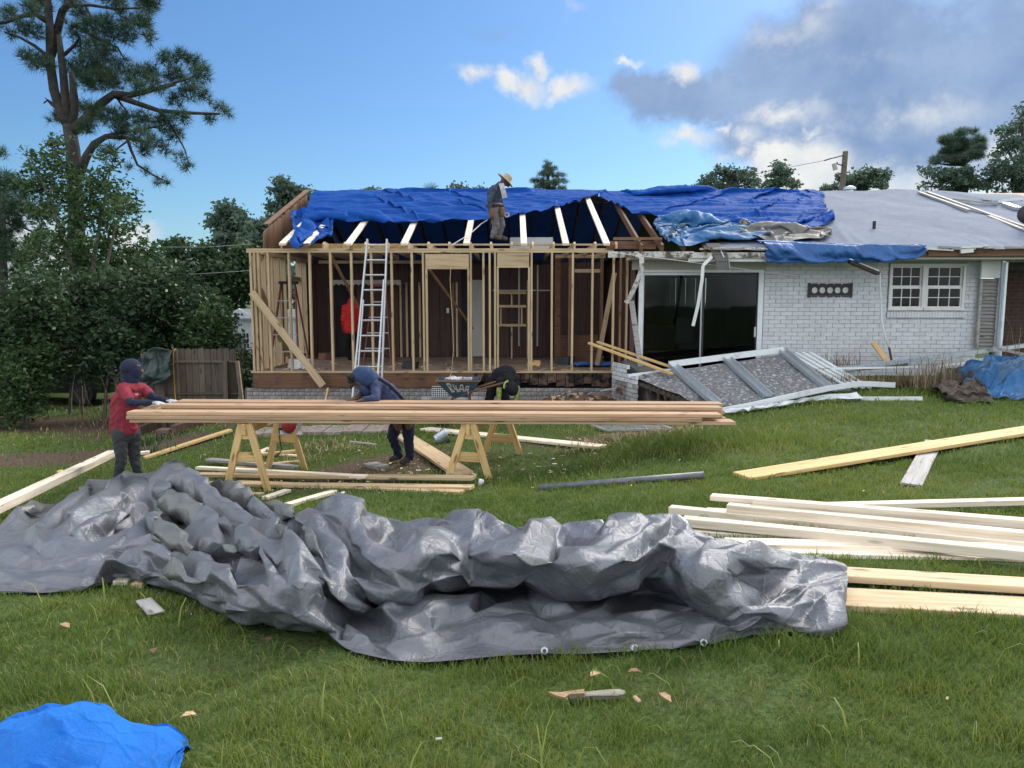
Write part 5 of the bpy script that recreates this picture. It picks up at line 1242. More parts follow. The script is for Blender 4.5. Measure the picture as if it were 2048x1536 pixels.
# concrete walk along the wing
gx_ = np.linspace(fx(520, 13.6), fx(800, 13.6), 16); m = MB()
for k in range(8):
    x0_, x1_ = gx_[2*k]+.01, gx_[2*k+1] + (gx_[1]-gx_[0])*.95; z = tz((x0_+x1_)/2, 12.8)
    m.box(x0_, x1_, 12.45, 13.15, z-.05, z+.04+.01*(k % 2))
tag(m.build('garden_path', plain('dusty_concrete', (.30, .24, .21), .9, var=.3, scale=8, bump=.4)), 'dusty concrete path along the wing', 'path', kind='structure')
# ---------------------------------------------------------------- fence at the left with gate panel
FY = 16.0
fe = thing('board_fence', 'dark weathered dog-eared board fence left of the wing', 'fence', (P(390, 800, FY).x, FY, -1.2))
def picket(a, b, y, z0, z1, drop=0.0):
    c = (b-a)*.25
    MB().prism([(a, y, z0), (b, y, z0), (b, y, z1-.03-drop), (b-c, y, z1-drop), (a+c, y, z1), (a, y, z1-.03)], (0, .02, 0)).build('picket', M['fence'], fe)
zt_ = fz(697, FY); xa, xb = P(347, 760, FY).x, P(474, 760, FY).x; n = 10
for k in range(n): picket(xa+(xb-xa)*k/n+.003, xa+(xb-xa)*(k+1)/n-.006, FY+.01*rnd.random(), -1.25, zt_+.01*rnd.uniform(-1, 1))
xa2 = P(283, 760, FY).x
for k in range(5): picket(xa2+(xa-xa2)*k/5+.003, xa2+(xa-xa2)*(k+1)/5-.006, FY+.01*rnd.random(), -1.25, zt_-.08)
for py, a, b in ((723, 347, 477), (787, 330, 477), (856, 360, 440)):
    MB().box(P(a, py, FY-.04).x, P(b, py, FY-.04).x, FY-.05, FY-.003, fz(py+2, FY-.04), fz(py-1.6, FY-.04)).build('rail', M['fence'], fe)
for px, w_ in ((452, .10), (325, .10)): MB().box(P(px, 760, FY-.1).x-w_/2, P(px, 760, FY-.1).x+w_/2, FY-.15, FY-.055, -1.3, fz(722, FY-.1)).build('post', M['fence'], fe)
MB().bar(P(476, 722, FY-.05), P(486, 810, FY-.2), .10, .09, up=(0, 1, 0)).build('post', M['fence'], fe)
MB().bar(P(478, 722, FY-.1), P(488, 806, FY-.26), .02, .03, up=(0, 1, 0)).build('trim', M['spruce'], fe)
board(P(278, 862, 15.0), P(322, 846, 15.9), .05, .18, M['fence'], 'fallen_rail', 'weathered rail leaning at the foot of the board fence', 'rail')
ribbon('yellow_rope', [P(352,697,FY-.03), P(347,703,FY-.06), P(347,735,FY-.06), P(349,770,FY-.06), P(351,800,FY-.06), P(352,870,FY-.06)], .018, plain('yellow_rope_fibre', (.42, .26, .06), .8), 'yellow rope hanging down the board fence', 'rope')
a = curve([P(284,768,FY-.45), P(310,760,FY-.5), P(328,758,FY-.45), P(344,742,FY-.2), P(349,720,FY-.1)], 26); b = curve([P(280,722,FY-.1), P(300,700,FY-.02), P(318,692,FY+.02), P(340,697,FY+.02), P(348,700,FY)], 26)
c_ = b+np.array([0, .5, -.35]); t = np.linspace(0, 1, 14)[:, None, None]; Q = np.concatenate([a[None]*(1-t)+b[None]*t, (b[None]*(1-t)+c_[None]*t)[1:8]], 0)
Q[..., 1] -= .12*np.sin(np.linspace(0, 1, Q.shape[0])*math.pi)[:, None]+.05*np.abs(np.sin(np.linspace(0, 9, 26)))[None]
Q = crumple(Q, 1.15, 1.12, None, levels=(26, 14, 6), bend=(.3, .2, .1), grav=(0, 0, -.0015), kick=.03, pinf=lambda n, m: pinr(n, m), seed=111)
Q[..., 1] -= 1.2*facets(Q[..., 0], Q[..., 2], 5, (.45, .24), (.12, .06), 4, R(-35), .4)
crease(sheet('green_tarp', Q, M['tarp_green'], 'dark green tarp slung over the end of the board fence'), .12)
# brick edging in front of the fence
be = thing('brick_edging', 'low run of old brown bricks set on end in front of the fence', 'brick edging', P(370, 870, 14.2))
A, B = P(345, 862, 13.2), P(425, 834, 15.2)
for k in range(15):
    q = A.lerp(B, k/14.0); MB().bar(q+Vector((0, 0, .0)), q+Vector((.10, -.02, 0)), .10, .22).build('brick', M['brick_red'], be)
    MB().bar(q+Vector((0, 0, -.20)), q+Vector((.10, -.02, -.20)), .11, .16).build('brick', M['brick_red'], be)
for r in range(4): MB().box(A.x-.25, A.x-.02, A.y-.12, A.y+.12, A.z-.28+r*.082, A.z-.28+r*.082+.072).build('brick', M['brick_red'], be)
# ---------------------------------------------------------------- ladders
def ladder(name, label, bl, br, tl, tr, n, mat, rung_mat, w=.07):
    t = thing(name, label, 'ladder', (Vector(bl)+Vector(br))/2, None)
    MB().bar(bl, tl, w, .03, up=(1, 0, 0)).build('rail', mat, t); MB().bar(br, tr, w, .03, up=(1, 0, 0)).build('rail', mat, t)
    for k in range(n):
        f = (k+.6)/n; a = Vector(bl).lerp(tl, f); b = Vector(br).lerp(tr, f)
        MB().tube([a, b], .018, 8).build('rung', rung_mat, t)
    return t
bl, br = P(700, 832, 13.5), P(752, 832, 13.5); bl.z = tz(bl.x, 13.5)
br.z = bl.z
L = ladder('extension_ladder', 'aluminium extension ladder leaning against the top plate of the wing', bl, br+Vector((.08, 0, 0)), P(735, 479, 14.52), P(774, 479, 14.52), 12, M['alu'], M['alu'])
a, b = P(706, 800, 13.44), P(758, 800, 13.44)
MB().bar(P(714, 770, 13.52), P(727, 600, 14.0), .05, .02, up=(1, 0, 0)).build('fly_rail', M['alu'], L); MB().bar(P(755, 770, 13.52), P(768, 560, 14.1), .07, .03, up=(1, 0, 0)).build('fly_rail', M['alu'], L)
def stepladder(label, cx, cy, h, wt, wb, dp, top):
    t = thing('stepladder', label, 'stepladder', (cx, cy, FZ), 'stepladders inside the wing')
    for s in (-1, 1):
        MB().bar((cx+s*wb/2, cy-dp/2, FZ), (cx+s*wt/2, cy, FZ+h), .07, .025, up=(1, 0, 0)).build('front_rail', M['red_fibre'], t)
        MB().bar((cx+s*wb*.46, cy+dp/2, FZ), (cx+s*wt*.46, cy+.04, FZ+h), .05, .025, up=(1, 0, 0)).build('rear_rail', M['red_fibre'], t)
    n = int(h/.3)
    for k in range(1, n):
        f = k/n; w2 = wb+(wt-wb)*f; MB().box(cx-w2/2, cx+w2/2, cy-dp/2*(1-f)-.04, cy-dp/2*(1-f)+.04, FZ+h*f-.012, FZ+h*f+.012).build('step', M['alu'], t)
    MB().box(cx-wt/2-.03, cx+wt/2+.03, cy-.08, cy+.14, FZ+h, FZ+h+.06).build('top_cap', M['black' if top else 'red_fibre'], t)
stepladder('tall red stepladder with a black cap in the left corner of the wing', fx(578, 16.0), 16.0, 1.78, .30, .62, 1.0, True)
stepladder('red stepladder standing in the dim middle of the wing', fx(760, 17.2), 17.2, 1.75, .28, .62, 1.0, False)
# board leaning outside on the studs, hose, yellow stick, bits on the floor
board(P(503, 584, 14.52), P(646, 772, 14.38), .04, .14, M['stud_x'], 'brace_board', 'long board leaning diagonally across the left studs outside', 'board', up=(.8, 0, .6))
board(P(656, 776, 14.4), P(644, 832, 13.9), .03, .03, M['pine_yellow'], 'yellow_stick', 'yellow stick leaning on the foundation below the left studs', 'stick')
ribbon('garden_hose', [P(501,686,14.55), P(509,688,14.5), P(518,702,14.5), P(524,722,14.55), P(530,738,14.55), P(526,741,14.5)], .018, M['old_wood'], 'brown hose looped over the corner studs', 'hose')
tag(MB().tube([P(903,507,14.55), P(900,560,14.5), P(905,640,14.5), P(907,700,14.5), P(903,745,14.5), P(899,757,14.4)], .006, 5).build('hanging_cable', M['spruce']), 'pale cord hanging down through the first door opening', 'cord')
tag(MB().tube([P(904,490,14.5), P(940,468,15.1), P(962,448,15.6), P(975,440,15.7)], .010, 5).build('air_hose', M['white_paint']), 'pale air hose running from the joists up to the worker on the roof', 'hose')
tag(MB().box(fx(562, 17.6), fx(600, 17.6), 17.6, 18.0, FZ, FZ+.16).build('tool_crate', M['red_fibre']), 'low reddish crate on the floor at the left of the wing', 'crate')
for i, (px, py, y, s, mt, lb) in enumerate([(596, 728, 15.6, .22, 'poly', 'crumpled clear plastic bag on the wing floor by the stepladder'), (648, 716, 18.0, .18, 'red_fibre', 'red-brown bag on the wing floor near the back wall'), (818, 735, 15.6, .16, 'black', 'small black tool case on the wing floor right of the ladder'), (1131, 718, 16.6, .2, 'black', 'black bucket-shaped bag on the wing floor beside the old post'), (1068, 727, 16.2, .13, 'pine_yellow', 'yellow block on the wing floor in the second opening')]):
    c = P(px, py, y); c.z = FZ
    tag(MB().prism([c+Vector((s*math.cos(t)*(1+.25*math.sin(3*t+i)), s*.7*math.sin(t), 0)) for t in np.linspace(0, 2*math.pi, 11)[:-1]], (0.02, .03, s*.9)).build('floor_bag', M[mt]), lb, 'bag')
fl = MB()
for k in range(90):
    x, y = rnd.uniform(XL+.3, XC-.2), 14.75+abs(rnd.gauss(0, 1.0)); s = rnd.uniform(.02, .10); a_ = rnd.random()*6
    fl.cur = k % 3; fl.bar((x, y, FZ+.012), (x+s*math.cos(a_)*2, y+s*math.sin(a_)*2, FZ+.012+.02*rnd.random()), .02+.03*rnd.random(), .014)
tag(fl.build('floor_debris', [M['spruce'], M['gray_wood'], M['old_wood']]), 'splinters and offcuts littering the wing floor', 'debris', kind='stuff')
# chair and table dimly seen behind the sliding door
ac = thing('armchair', 'dark office chair dimly seen through the sliding door', 'chair', (fx(1370, 16.5), 16.5, FZ))
cx = fx(1372, 16.5)
MB().hexa([(cx-.22,16.48,FZ+.5),(cx+.22,16.48,FZ+.5),(cx+.22,16.55,FZ+.5),(cx-.22,16.55,FZ+.5),(cx-.17,16.58,FZ+1.05),(cx+.17,16.58,FZ+1.05),(cx+.17,16.64,FZ+1.05),(cx-.17,16.64,FZ+1.05)]).build('backrest', M['black'], ac); MB().box(cx-.25, cx+.25, 16.05, 16.5, FZ+.40, FZ+.49).build('seat', M['black'], ac)
for s in (-1, 1): MB().tube([(cx+s*.25,16.45,FZ+.45),(cx+s*.28,16.42,FZ+.66),(cx+s*.28,16.15,FZ+.66)], .025, 6).build('armrest', M['black'], ac)
MB().tube([(cx, 16.3, FZ+.05), (cx, 16.3, FZ+.4)], .03, 8).build('stem', M['black'], ac)
for k in range(5): MB().tube([(cx, 16.3, FZ+.07), (cx+.28*math.cos(k*1.257), 16.3+.28*math.sin(k*1.257), FZ+.03)], .02, 6).build('leg', M['black'], ac)
tb = thing('sideboard', 'low dark sideboard dimly seen behind the sliding door', 'sideboard', (fx(1320, 17.5), 17.5, FZ))
MB().box(fx(1295, 17.5), fx(1350, 17.5), 17.5, 18.0, FZ+.08, FZ+.8).build('body', M['panel'], tb); MB().box(fx(1293, 17.5), fx(1352, 17.5), 17.45, 18.02, FZ+.802, FZ+.84).build('top', M['old_wood'], tb)
# ---------------------------------------------------------------- wheelbarrow
WYB = 13.0
def W(px, py, y=WYB): return P(px, py, y)
wb = thing('wheelbarrow', 'blue wheelbarrow with hand-painted lettering and a load of rubble', 'wheelbarrow', (W(920, 800).x, WYB, tz(W(920, 800).x, WYB)))
m, w_, b_ = new_mat('barrow_paint'); tc_ = w_('ShaderNodeTexCoord').outputs['Object']
n1 = w_('ShaderNodeTexNoise', {'Vector': tc_, 'Scale': 5.0, 'Detail': 8.0, 'Roughness': 0.7}).outputs[0]
w_.l.new(w_.ramp(n1, [(0.35, (0.014, 0.022, 0.034)), (0.58, (0.022, 0.058, 0.10)), (0.75, (0.04, 0.13, 0.21))]), b_.inputs['Base Color']); b_.inputs['Roughness'].default_value = .5
def ring(y0, y1, a, b, z): return [(W(a, 0, WYB).x, y0, z), (W(b, 0, WYB).x, y0, z), (W(b, 0, WYB).x, y1, z), (W(a, 0, WYB).x, y1, z)]
zt1, zt0, zb = fz(759, WYB), fz(755, WYB), fz(793, WYB)
r0 = ring(WYB-.18, WYB+.20, 897, 934, zb); r1 = ring(WYB-.30, WYB+.32, 866, 957, zt1)
r0[0] = (r0[0][0], r0[0][1], zb+.03); 
mb_ = MB(); vs = [Vector(q) for q in r0+r1]; inner = [q.lerp(Vector((W(915, 0).x, WYB, q.z)), .05)+Vector((0, 0, .02)) for q in vs]
mb_.add(vs, [(3,2,1,0),(0,1,5,4),(1,2,6,5),(2,3,7,6),(3,0,4,7)]); mb_.add(inner, [(0,1,2,3),(4,5,1,0),(5,6,2,1),(6,7,3,2),(7,4,0,3)])
mb_.build('tub', m, wb)
rim = [Vector(q) for q in r1]; MB().tube(rim+[rim[0]], .014, 7).build('rim', M['old_wood'], wb)
wc = Vector((W(884, 803).x, WYB, tz(W(884, 803).x, WYB)+.19))
MB().lathe([(.10,-.035),(.17,-.045),(.19,-.02),(.19,.02),(.17,.045),(.10,.035),(.10,-.035)], wc, 22, RX).build('tyre', M['black'], wb, True)
MB().lathe([(.001,-.03),(.10,-.03),(.10,.03),(.001,.03)], wc, 16, RX).build('wheel_hub', M['gray_wood'], wb)
for s in (-1, 1):
    MB().tube([wc+Vector((-.02, s*.07, 0)), Vector((W(905,793).x, WYB+s*.13, fz(796, WYB))), Vector((W(945,781).x, WYB+s*.22, fz(780, WYB))), Vector((W(1008,762).x, WYB+s*.29, fz(762, WYB)))], .019, 7).build('handle', M['old_wood'], wb)
    q = Vector((W(938,790).x, WYB+s*.2, fz(786, WYB))); MB().tube([q, Vector((q.x+.05, q.y, tz(q.x, WYB))), Vector((q.x-.18, q.y, tz(q.x, WYB)+.02))], .014, 6).build('leg', M['rim'], wb)
ld = MB()
for k in range(40):
    x, y = W(rnd.uniform(882, 935), 0).x, WYB+rnd.uniform(-.2, .2); s = .015+.045*rnd.random(); z = zt1-.01+.02*rnd.random(); ld.cur = k % 2
    ld.hexa([Vector((x+sx*s*rnd.uniform(.6,1.3), y+sy*s, z+sz*s*rnd.uniform(.3,.8))) for sz in (-1,1) for sx, sy in ((-1,-1),(1,-1),(1,1),(-1,1))])
tag(ld.build('rubble_load', [M['white_paint'], M['brick_dirty']]), 'white plaster rubble heaped in the wheelbarrow', 'rubble', kind='stuff')
# the painted letters on the near side of the tub, as strokes
f = [Vector(q) for q in (r0[0], r0[1], r1[1], r1[0])]
def onside(u, v):     # u along, v up the near side, 3 mm proud
    p = f[0].lerp(f[1], u).lerp(f[3].lerp(f[2], u), v); return p + Vector((0, -.006, -.002))
strokes = [[(.22,.28),(.22,.86)],[(.22,.86),(.29,.84),(.30,.68),(.23,.56)],[(.24,.56),(.32,.30)],
           [(.37,.80),(.36,.52),(.44,.50)],[(.43,.74),(.44,.30)],[(.44,.50),(.48,.34),(.52,.56)],
           [(.53,.36),(.56,.76),(.62,.78),(.66,.36)],[(.55,.52),(.64,.52)],[(.71,.36),(.72,.68),(.79,.70),(.82,.34)],[(.71,.5),(.80,.5)],[(.855,.24),(.86,.34)]]
lt = MB()
for s in strokes:
    for a, b in zip(s, s[1:]): lt.bar(onside(*a), onside(*b), .022, .004, up=(0, -1, 0))
lt.build('lettering', M['gray_wood'], wb)
# wire crates behind the wheelbarrow
for (a, b, lb) in ((862, 892, 'white wire grid vent in the foundation left of the wheelbarrow'), (998, 1027, 'white wire grid vent in the foundation behind the crouching worker')):
    y = WY+.03; vt = thing('foundation_vent', lb, 'vent', (fx(a), y, fz(795)), 'wire vents in the foundation')
    x0, x1, z0, z1 = fx(a), fx(b), fz(794), fz(773)
    MB().box(x0, x1, y-.002, y+.004, z0, z1).build('backing', M['dark'], vt)
    for k in range(8): MB().box(x0+(x1-x0)*k/7-.006, x0+(x1-x0)*k/7+.006, y-.016, y-.006, z0, z1).build('wire', M['alu_white'], vt)
    for k in range(6): MB().box(x0, x1, y-.022, y-.017, z0+(z1-z0)*k/5-.005, z0+(z1-z0)*k/5+.005).build('wire', M['alu_white'], vt)
# ---------------------------------------------------------------- shed behind, car under the trees, pole and wires, dish
sy = 24.0
sd2 = thing('garden_shed', 'white garden shed with gabled front and paned window beyond the fence', 'shed', (P(530, 660, sy).x, sy, -1.3))
x0, x1 = P(452, 660, sy).x, P(604, 660, sy).x; ze = fz(636, sy); zr = fz(620, sy); xm = P(482, 660, sy).x
cl = plain('white_cladding', (.66, .69, .72), .6, var=.05)
k = 0; x = x0
while x < x1: MB().box(x, x+.145, sy, sy+.03, -1.4, ze-.02).build('plank', cl, sd2); x += .15
MB().prism([(x0-.1, sy-.15, ze), (P(512, 640, sy).x, sy-.15, ze), (xm, sy-.15, zr+.05)], (0, .12, 0)).build('gable', cl, sd2)
for q in (-.11, 0, .11): MB().lathe([(.001,-.01),(.035,-.01),(.035,.01),(.001,.01)], (xm+q, sy-.16, ze+.12), 10, RX).build('vent_hole', M['black'], sd2)
MB().prism([(P(480, 630, sy).x, sy-.1, zr+.04), (x1+.2, sy-.1, zr+.02), (x1+.2, sy-.1, ze-.02), (P(512, 640, sy).x, sy-.1, ze-.02)], (0, .1, 0)).build('roof', M['shingle'] if 0 else cl, sd2)
MB().bar((x0-.15, sy-.2, ze-.03), (P(515, 640, sy).x, sy-.2, ze-.03), .05, .05).build('eave', M['galv'], sd2)
for a, b in ((470, 484), (487, 499)):
    x0_, x1_, z0, z1 = P(a, 680, sy).x, P(b, 680, sy).x, fz(697, sy), fz(666, sy)
    wn = MB().box(x0_-.04, x1_+.04, sy-.03, sy-.01, z0-.05, z1+.04).build('window', cl, sd2)
    for i in range(2):
        for j in range(3): MB().box(x0_+(x1_-x0_)*i/2+.012, x0_+(x1_-x0_)*(i+1)/2-.012, sy-.036, sy-.031, z0+(z1-z0)*j/3+.012, z0+(z1-z0)*(j+1)/3-.012).build('pane', M['black'], wn)
MB().box(P(440, 690, sy).x, P(604, 690, sy).x, sy-.3, sy+3, -1.5, fz(704, sy)).build('deck', M['alu_white'], sd2)
MB().box(x0, x1, sy+.04, sy+3, -1.4, ze).build('body', cl, sd2)
cy, cxm = 21.0, P(105, 780, 21).x
car = thing('parked_car', 'dark car half hidden in the shade under the trees at the left', 'car', (cxm, cy, tz(cxm, cy)))
z0 = tz(cxm, cy); prof = [(-2.1,.35),(-2.15,.7),(-1.6,.86),(-1.0,.92),(-.45,1.38),(.75,1.42),(1.5,.98),(2.05,.92),(2.15,.6),(2.1,.35)]
cp_ = plain('dark_car_paint', (.012, .013, .018), .12, .3, var=.05, spec=.8)
MB().prism([(cxm+a, cy-.85, z0+b) for a, b in prof], (0, 1.7, 0)).build('body', cp_, car)
MB().prism([(cxm+a, cy-.86, z0+b) for a, b in ((-.85,.95),(-.4,1.32),(.7,1.36),(1.25,.98))], (0, .008, 0)).build('window', M['glass_dark'], car)
for a in (-1.35, 1.35):
    wh = MB().lathe([(.001,-.1),(.31,-.1),(.33,-.06),(.33,.06),(.31,.1),(.001,.1)], (cxm+a, cy-.8, z0+.33), 18, RX).build('wheel', M['black'], car)
    MB().lathe([(.001,-.012),(.2,-.012),(.2,.012),(.001,.012)], (cxm+a, cy-.91, z0+.33), 14, RX).build('rim', M['rot'], wh)
PY = 38.0
pol = thing('utility_pole', 'grey wooden utility pole behind the ridge with a slanting insulator arm', 'utility pole', (P(1685, 380, PY).x, PY, 0))
pt, pb = P(1691, 303, PY), P(1684, 384, PY); d_ = (pb-pt)/(pt.z-pb.z)
MB().tube([pt+d_*(pt.z+.5), pt], [.16, .13], 10).build('post', M['bark_pale'], pol)
a = P(1686, 311, PY-.1); b = P(1662, 317, PY-.4); c_ = P(1649, 321, PY-.5)
MB().tube([a, b, c_], .03, 6).build('insulator_arm', M['black'], pol)
MB().tube([P(1668, 327, PY-.3), P(1671, 340, PY-.3)], .12, 8).build('fuse', M['beige'], pol); MB().tube([P(1686, 331, PY-.1), P(1675, 328, PY-.3), P(1674, 324, PY-.3)], .03, 6).build('bracket', M['black'], pol)
tag(MB().tube([c_, P(1560, 338, 41), P(1440, 362, 44), P(1310, 388, 47), P(1200, 402, 49)], .012, 4).build('power_line', M['black']), 'thin power line sagging left from the utility pole', 'power line')
for a, b, lb in (((330,494,26),(500,488,27),'upper power line crossing in front of the dark trees at the left'),((300,548,26),(500,541,27),'lower power line crossing in front of the dark trees at the left')):
    tag(MB().tube([P(*a), P((a[0]+b[0])/2, (a[1]+b[1])/2+3, 26.5), P(*b)], .011, 4).build('power_line', M['gray_wood']), lb, 'power line')
dp = P(2046, 428, 15.5)
di = thing('satellite_dish', 'dark rim of a satellite dish at the right edge of the roof', 'satellite dish', dp)
DM = Matrix.Rotation(R(75), 3, 'X') @ Matrix.Rotation(R(-30), 3, 'Y')
MB().lathe([(.001,.06),(.12,.045),(.2,.01),(.22,-.01),(.21,-.02),(.12,.03),(.001,.045)], dp+Vector((.14, 0, 0)), 20, DM).build('reflector', M['black'], di, True)
MB().tube([dp+Vector((.14, .05, -.05)), dp+Vector((.14, .12, -.5))], .02, 6).build('mast', M['galv'], di)
# ---------------------------------------------------------------- people: one continuous body each, grown round posed limbs
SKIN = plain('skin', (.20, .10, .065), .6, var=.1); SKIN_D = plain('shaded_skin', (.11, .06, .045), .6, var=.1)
def cloth(name, col, dirt=None): return plain(name, col, .85, var=.22, scale=9, bump=.5, bscale=26, spec=.2, dirt=dirt, dirt_at=(.55, .75))
SHIRT_R = cloth('red_tshirt', (.22, .030, .045)); NAVY = cloth('navy_cloth', (.020, .024, .050)); JEANS_D = cloth('dark_jeans', (.045, .050, .052)); BLUE = cloth('blue_hoodie', (.042, .056, .115))
BLACKC = cloth('black_cloth', (.012, .012, .016)); NEON = cloth('yellow_green_sleeve', (.24, .27, .08)); REDB = cloth('bright_red_shirt', (.55, .028, .03)); GREYP = cloth('grey_work_trousers', (.12, .115, .125), (.22, .20, .19))
GLOVE = cloth('grey_white_glove', (.40, .41, .43)); BOOT = cloth('worn_boots', (.07, .06, .05)); HAIR = plain('dark_hair', (.012, .010, .010), .6, var=.3, scale=40, bump=.8, bscale=60)
STRAW = plain('straw_hat', (.36, .30, .19), .85, var=.2, scale=40, bump=.5); LEATHER = plain('tool_leather', (.13, .07, .04), .7, var=.3, scale=14); SLATE = cloth('slate_blue_shirt', (.045, .062, .10)); TOWEL = cloth('pale_towel', (.42, .42, .45))
def cap(m, a, b, ra, rb):
    """round-ended tapered limb"""
    a, b = Vector(a), Vector(b); d = b-a; L = d.length; d = d.normalized() if L > 1e-6 else Vector((0, 0, 1))
    u = d.orthogonal().normalized(); v = d.cross(u); n = 12; rings = []
    for t in (-90, -60, -30, 0): rings.append((a+d*ra*math.sin(R(t)), max(1e-3, ra*math.cos(R(t)))))
    for t in (0, 30, 60, 90): rings.append((b+d*rb*math.sin(R(t)), max(1e-3, rb*math.cos(R(t)))))
    vs = []; fs = []
    for c, r in rings:
        for k in range(n):
            w_ = 2*math.pi*k/n; vs.append(c+(u*math.cos(w_)+v*math.sin(w_))*r)
    for i in range(len(rings)-1):
        for k in range(n): fs.append((i*n+k, i*n+(k+1) % n, (i+1)*n+(k+1) % n, (i+1)*n+k))
    fs += [tuple(range(n-1, -1, -1)), tuple(range((len(rings)-1)*n, len(rings)*n))]
    m.add(vs, fs)
def body(root, prims, mats, voxel=.011, name='body', wr=.006):
    """prims: (a, b, ra, rb, material index) -> one voxel-remeshed skin, materials by nearest limb"""
    m = MB()
    for a, b, ra, rb, k in prims: cap(m, a, b, ra, rb)
    me = bpy.data.meshes.new('tmp'); me.from_pydata([tuple(v) for v in m.v], [], m.f)
    o = bpy.data.objects.new('tmp', me); C.objects.link(o)
    md = o.modifiers.new('r', 'REMESH'); md.mode = 'VOXEL'; md.voxel_size = voxel; md.use_smooth_shade = True
    s_ = o.modifiers.new('s', 'SMOOTH'); s_.factor = .6; s_.iterations = 5
    dg = bpy.context.evaluated_depsgraph_get(); out = bpy.data.meshes.new_from_object(o.evaluated_get(dg)); out.name = name
    bpy.data.objects.remove(o); 
    n = len(out.vertices); co = np.empty(n*3, np.float32); out.vertices.foreach_get('co', co); co = co.reshape(-1, 3).astype(float)
    best = np.full(n, 9e9); idx = np.zeros(n, int)
    for a, b, ra, rb, k in prims:
        a = np.array(a); b = np.array(b); d = b-a; t = np.clip(((co-a)@d)/max(d@d, 1e-9), 0, 1); q = np.linalg.norm(co-a-t[:, None]*d, axis=1)-(ra+(rb-ra)*t)
        sel = q < best; best[sel] = q[sel]; idx[sel] = k
    # cloth folds: small ridges that follow the body
    nrm = np.empty(n*3, np.float32); out.vertices.foreach_get('normal', nrm); nrm = nrm.reshape(-1, 3)
    clothy = np.array([0 if mm in (SKIN, SKIN_D) else 1 for mm in mats])[idx]
    w_ = np.sin(co[:, 2]*52+3*np.sin(co[:, 0]*17)+2*np.sin(co[:, 1]*23))*np.sin(co[:, 0]*21+co[:, 1]*19+2*np.sin(co[:, 2]*13))
    co += nrm*(w_*wr*clothy)[:, None]; out.vertices.foreach_set('co', co.astype(np.float32).ravel())
    out.materials.clear()
    for mm in mats: out.materials.append(mm)
    pv = np.array([p.vertices[0] for p in out.polygons]); out.polygons.foreach_set('material_index', idx[pv].astype(np.int32)); out.polygons.foreach_set('use_smooth', np.ones(len(pv), bool))
    out.update(); return link(name, out, root)
def hand(wrist, tip_dir, palm_n, k, s=1.0, curl=.5):
    """palm, four unequal bent fingers and a thumb off its side"""
    w_ = Vector(wrist); d = Vector(tip_dir).normalized(); nn = Vector(palm_n).normalized(); side = d.cross(nn).normalized(); nn = side.cross(d)
    pr = []; pe = w_+d*.085*s
    for q in (-.028, -.009, .01, .028): pr.append((w_+side*q*.8*s, pe+side*q*s, .017*s, .015*s, k))
    for q, L in ((-.030, .062), (-.010, .078), (.011, .072), (.030, .055)):
        a = pe+side*q*s; b = a+(d*math.cos(curl*.6)+nn*math.sin(curl*.6))*L*.55*s; c = b+(d*math.cos(curl*1.6)+nn*math.sin(curl*1.6))*L*.5*s
        pr += [(a, b, .0105*s, .010*s, k), (b, c, .010*s, .0085*s, k)]
    a = w_+d*.03*s-side*.032*s; b = a+(d*.6-side*.6+nn*.3).normalized()*.04*s; c = b+(d*.9-side*.2+nn*.3).normalized()*.03*s
    pr += [(a, b, .015*s, .012*s, k), (b, c, .012*s, .010*s, k)]
    return pr
def Vd(a, b): return Vector(b)-Vector(a)

# --- man in red T-shirt and navy hood, hands on the end of the boards
Y = 9.98
root = thing('person', 'person in a red T-shirt and navy hood, hands on the left end of the boards', 'person', (P(252, 960, Y).x, Y, tz(P(252, 960, Y).x, Y)))
gz = tz(P(252, 960, Y).x, Y)
nk, hd = P(262, 764, Y), P(264, 738, Y)
sN, sF = P(246, 777, Y-.16), P(283, 777, Y+.15); hip = P(252, 858, Y); ch = P(256, 795, Y); wst = P(250, 835, Y)
eN, wN = P(262, 806, Y-.30), P(308, 805, Y-.38); eF, wF = P(308, 796, Y+.02), P(336, 801, Y-.22)
hN, kN, aN = P(240, 868, Y-.09), P(243, 918, Y-.10), Vector((P(238, 900, Y).x, Y-.10, gz+.09))
hF, kF, aF = P(266, 868, Y+.08), P(269, 918, Y+.10), Vector((P(267, 900, Y).x, Y+.12, gz+.09))
pr = [(hip, wst, .155, .15, 0), (wst, ch, .15, .165, 0), (ch, nk+Vector((0,0,-.06)), .165, .10, 0), (P(238,858,Y), P(240,800,Y), .12, .12, 0), (sN, sF, .085, .085, 0), (nk, hd, .055, .06, 1),
      (sN, sN.lerp(eN, .62), .085, .075, 0), (sN.lerp(eN, .55), eN, .055, .05, 1), (eN, wN, .05, .034, 1), (sF, sF.lerp(eF, .55), .085, .075, 0), (sF.lerp(eF, .5), eF, .055, .05, 1), (eF, wF, .05, .034, 1),
      (hd, hd+Vector((.02,0,.02)), .105, .10, 3), (hN, kN, .105, .075, 2), (kN, aN, .075, .052, 2), (hF, kF, .105, .075, 2), (kF, aF, .075, .052, 2), (hip, hip+Vector((0,0,-.06)), .15, .14, 2),
      (aN, aN+Vector((.13,-.03,-.05)), .045, .04, 5), (aF, aF+Vector((.13,.02,-.05)), .045, .04, 5)]
pr += hand(wN, (1, .1, -.12), (0, 0, -1), 4, 1.08, .25) + hand(wF, (1, -.1, -.12), (0, 0, -1), 4, 1.08, .25)
fc = hd+Vector((.10, .03, -.02)); pr += [(fc, fc+Vector((.025, .0, -.012)), .03, .018, 3)]
body(root, pr, [SHIRT_R, NAVY, JEANS_D, SKIN, GLOVE, BOOT])
m = MB(); 
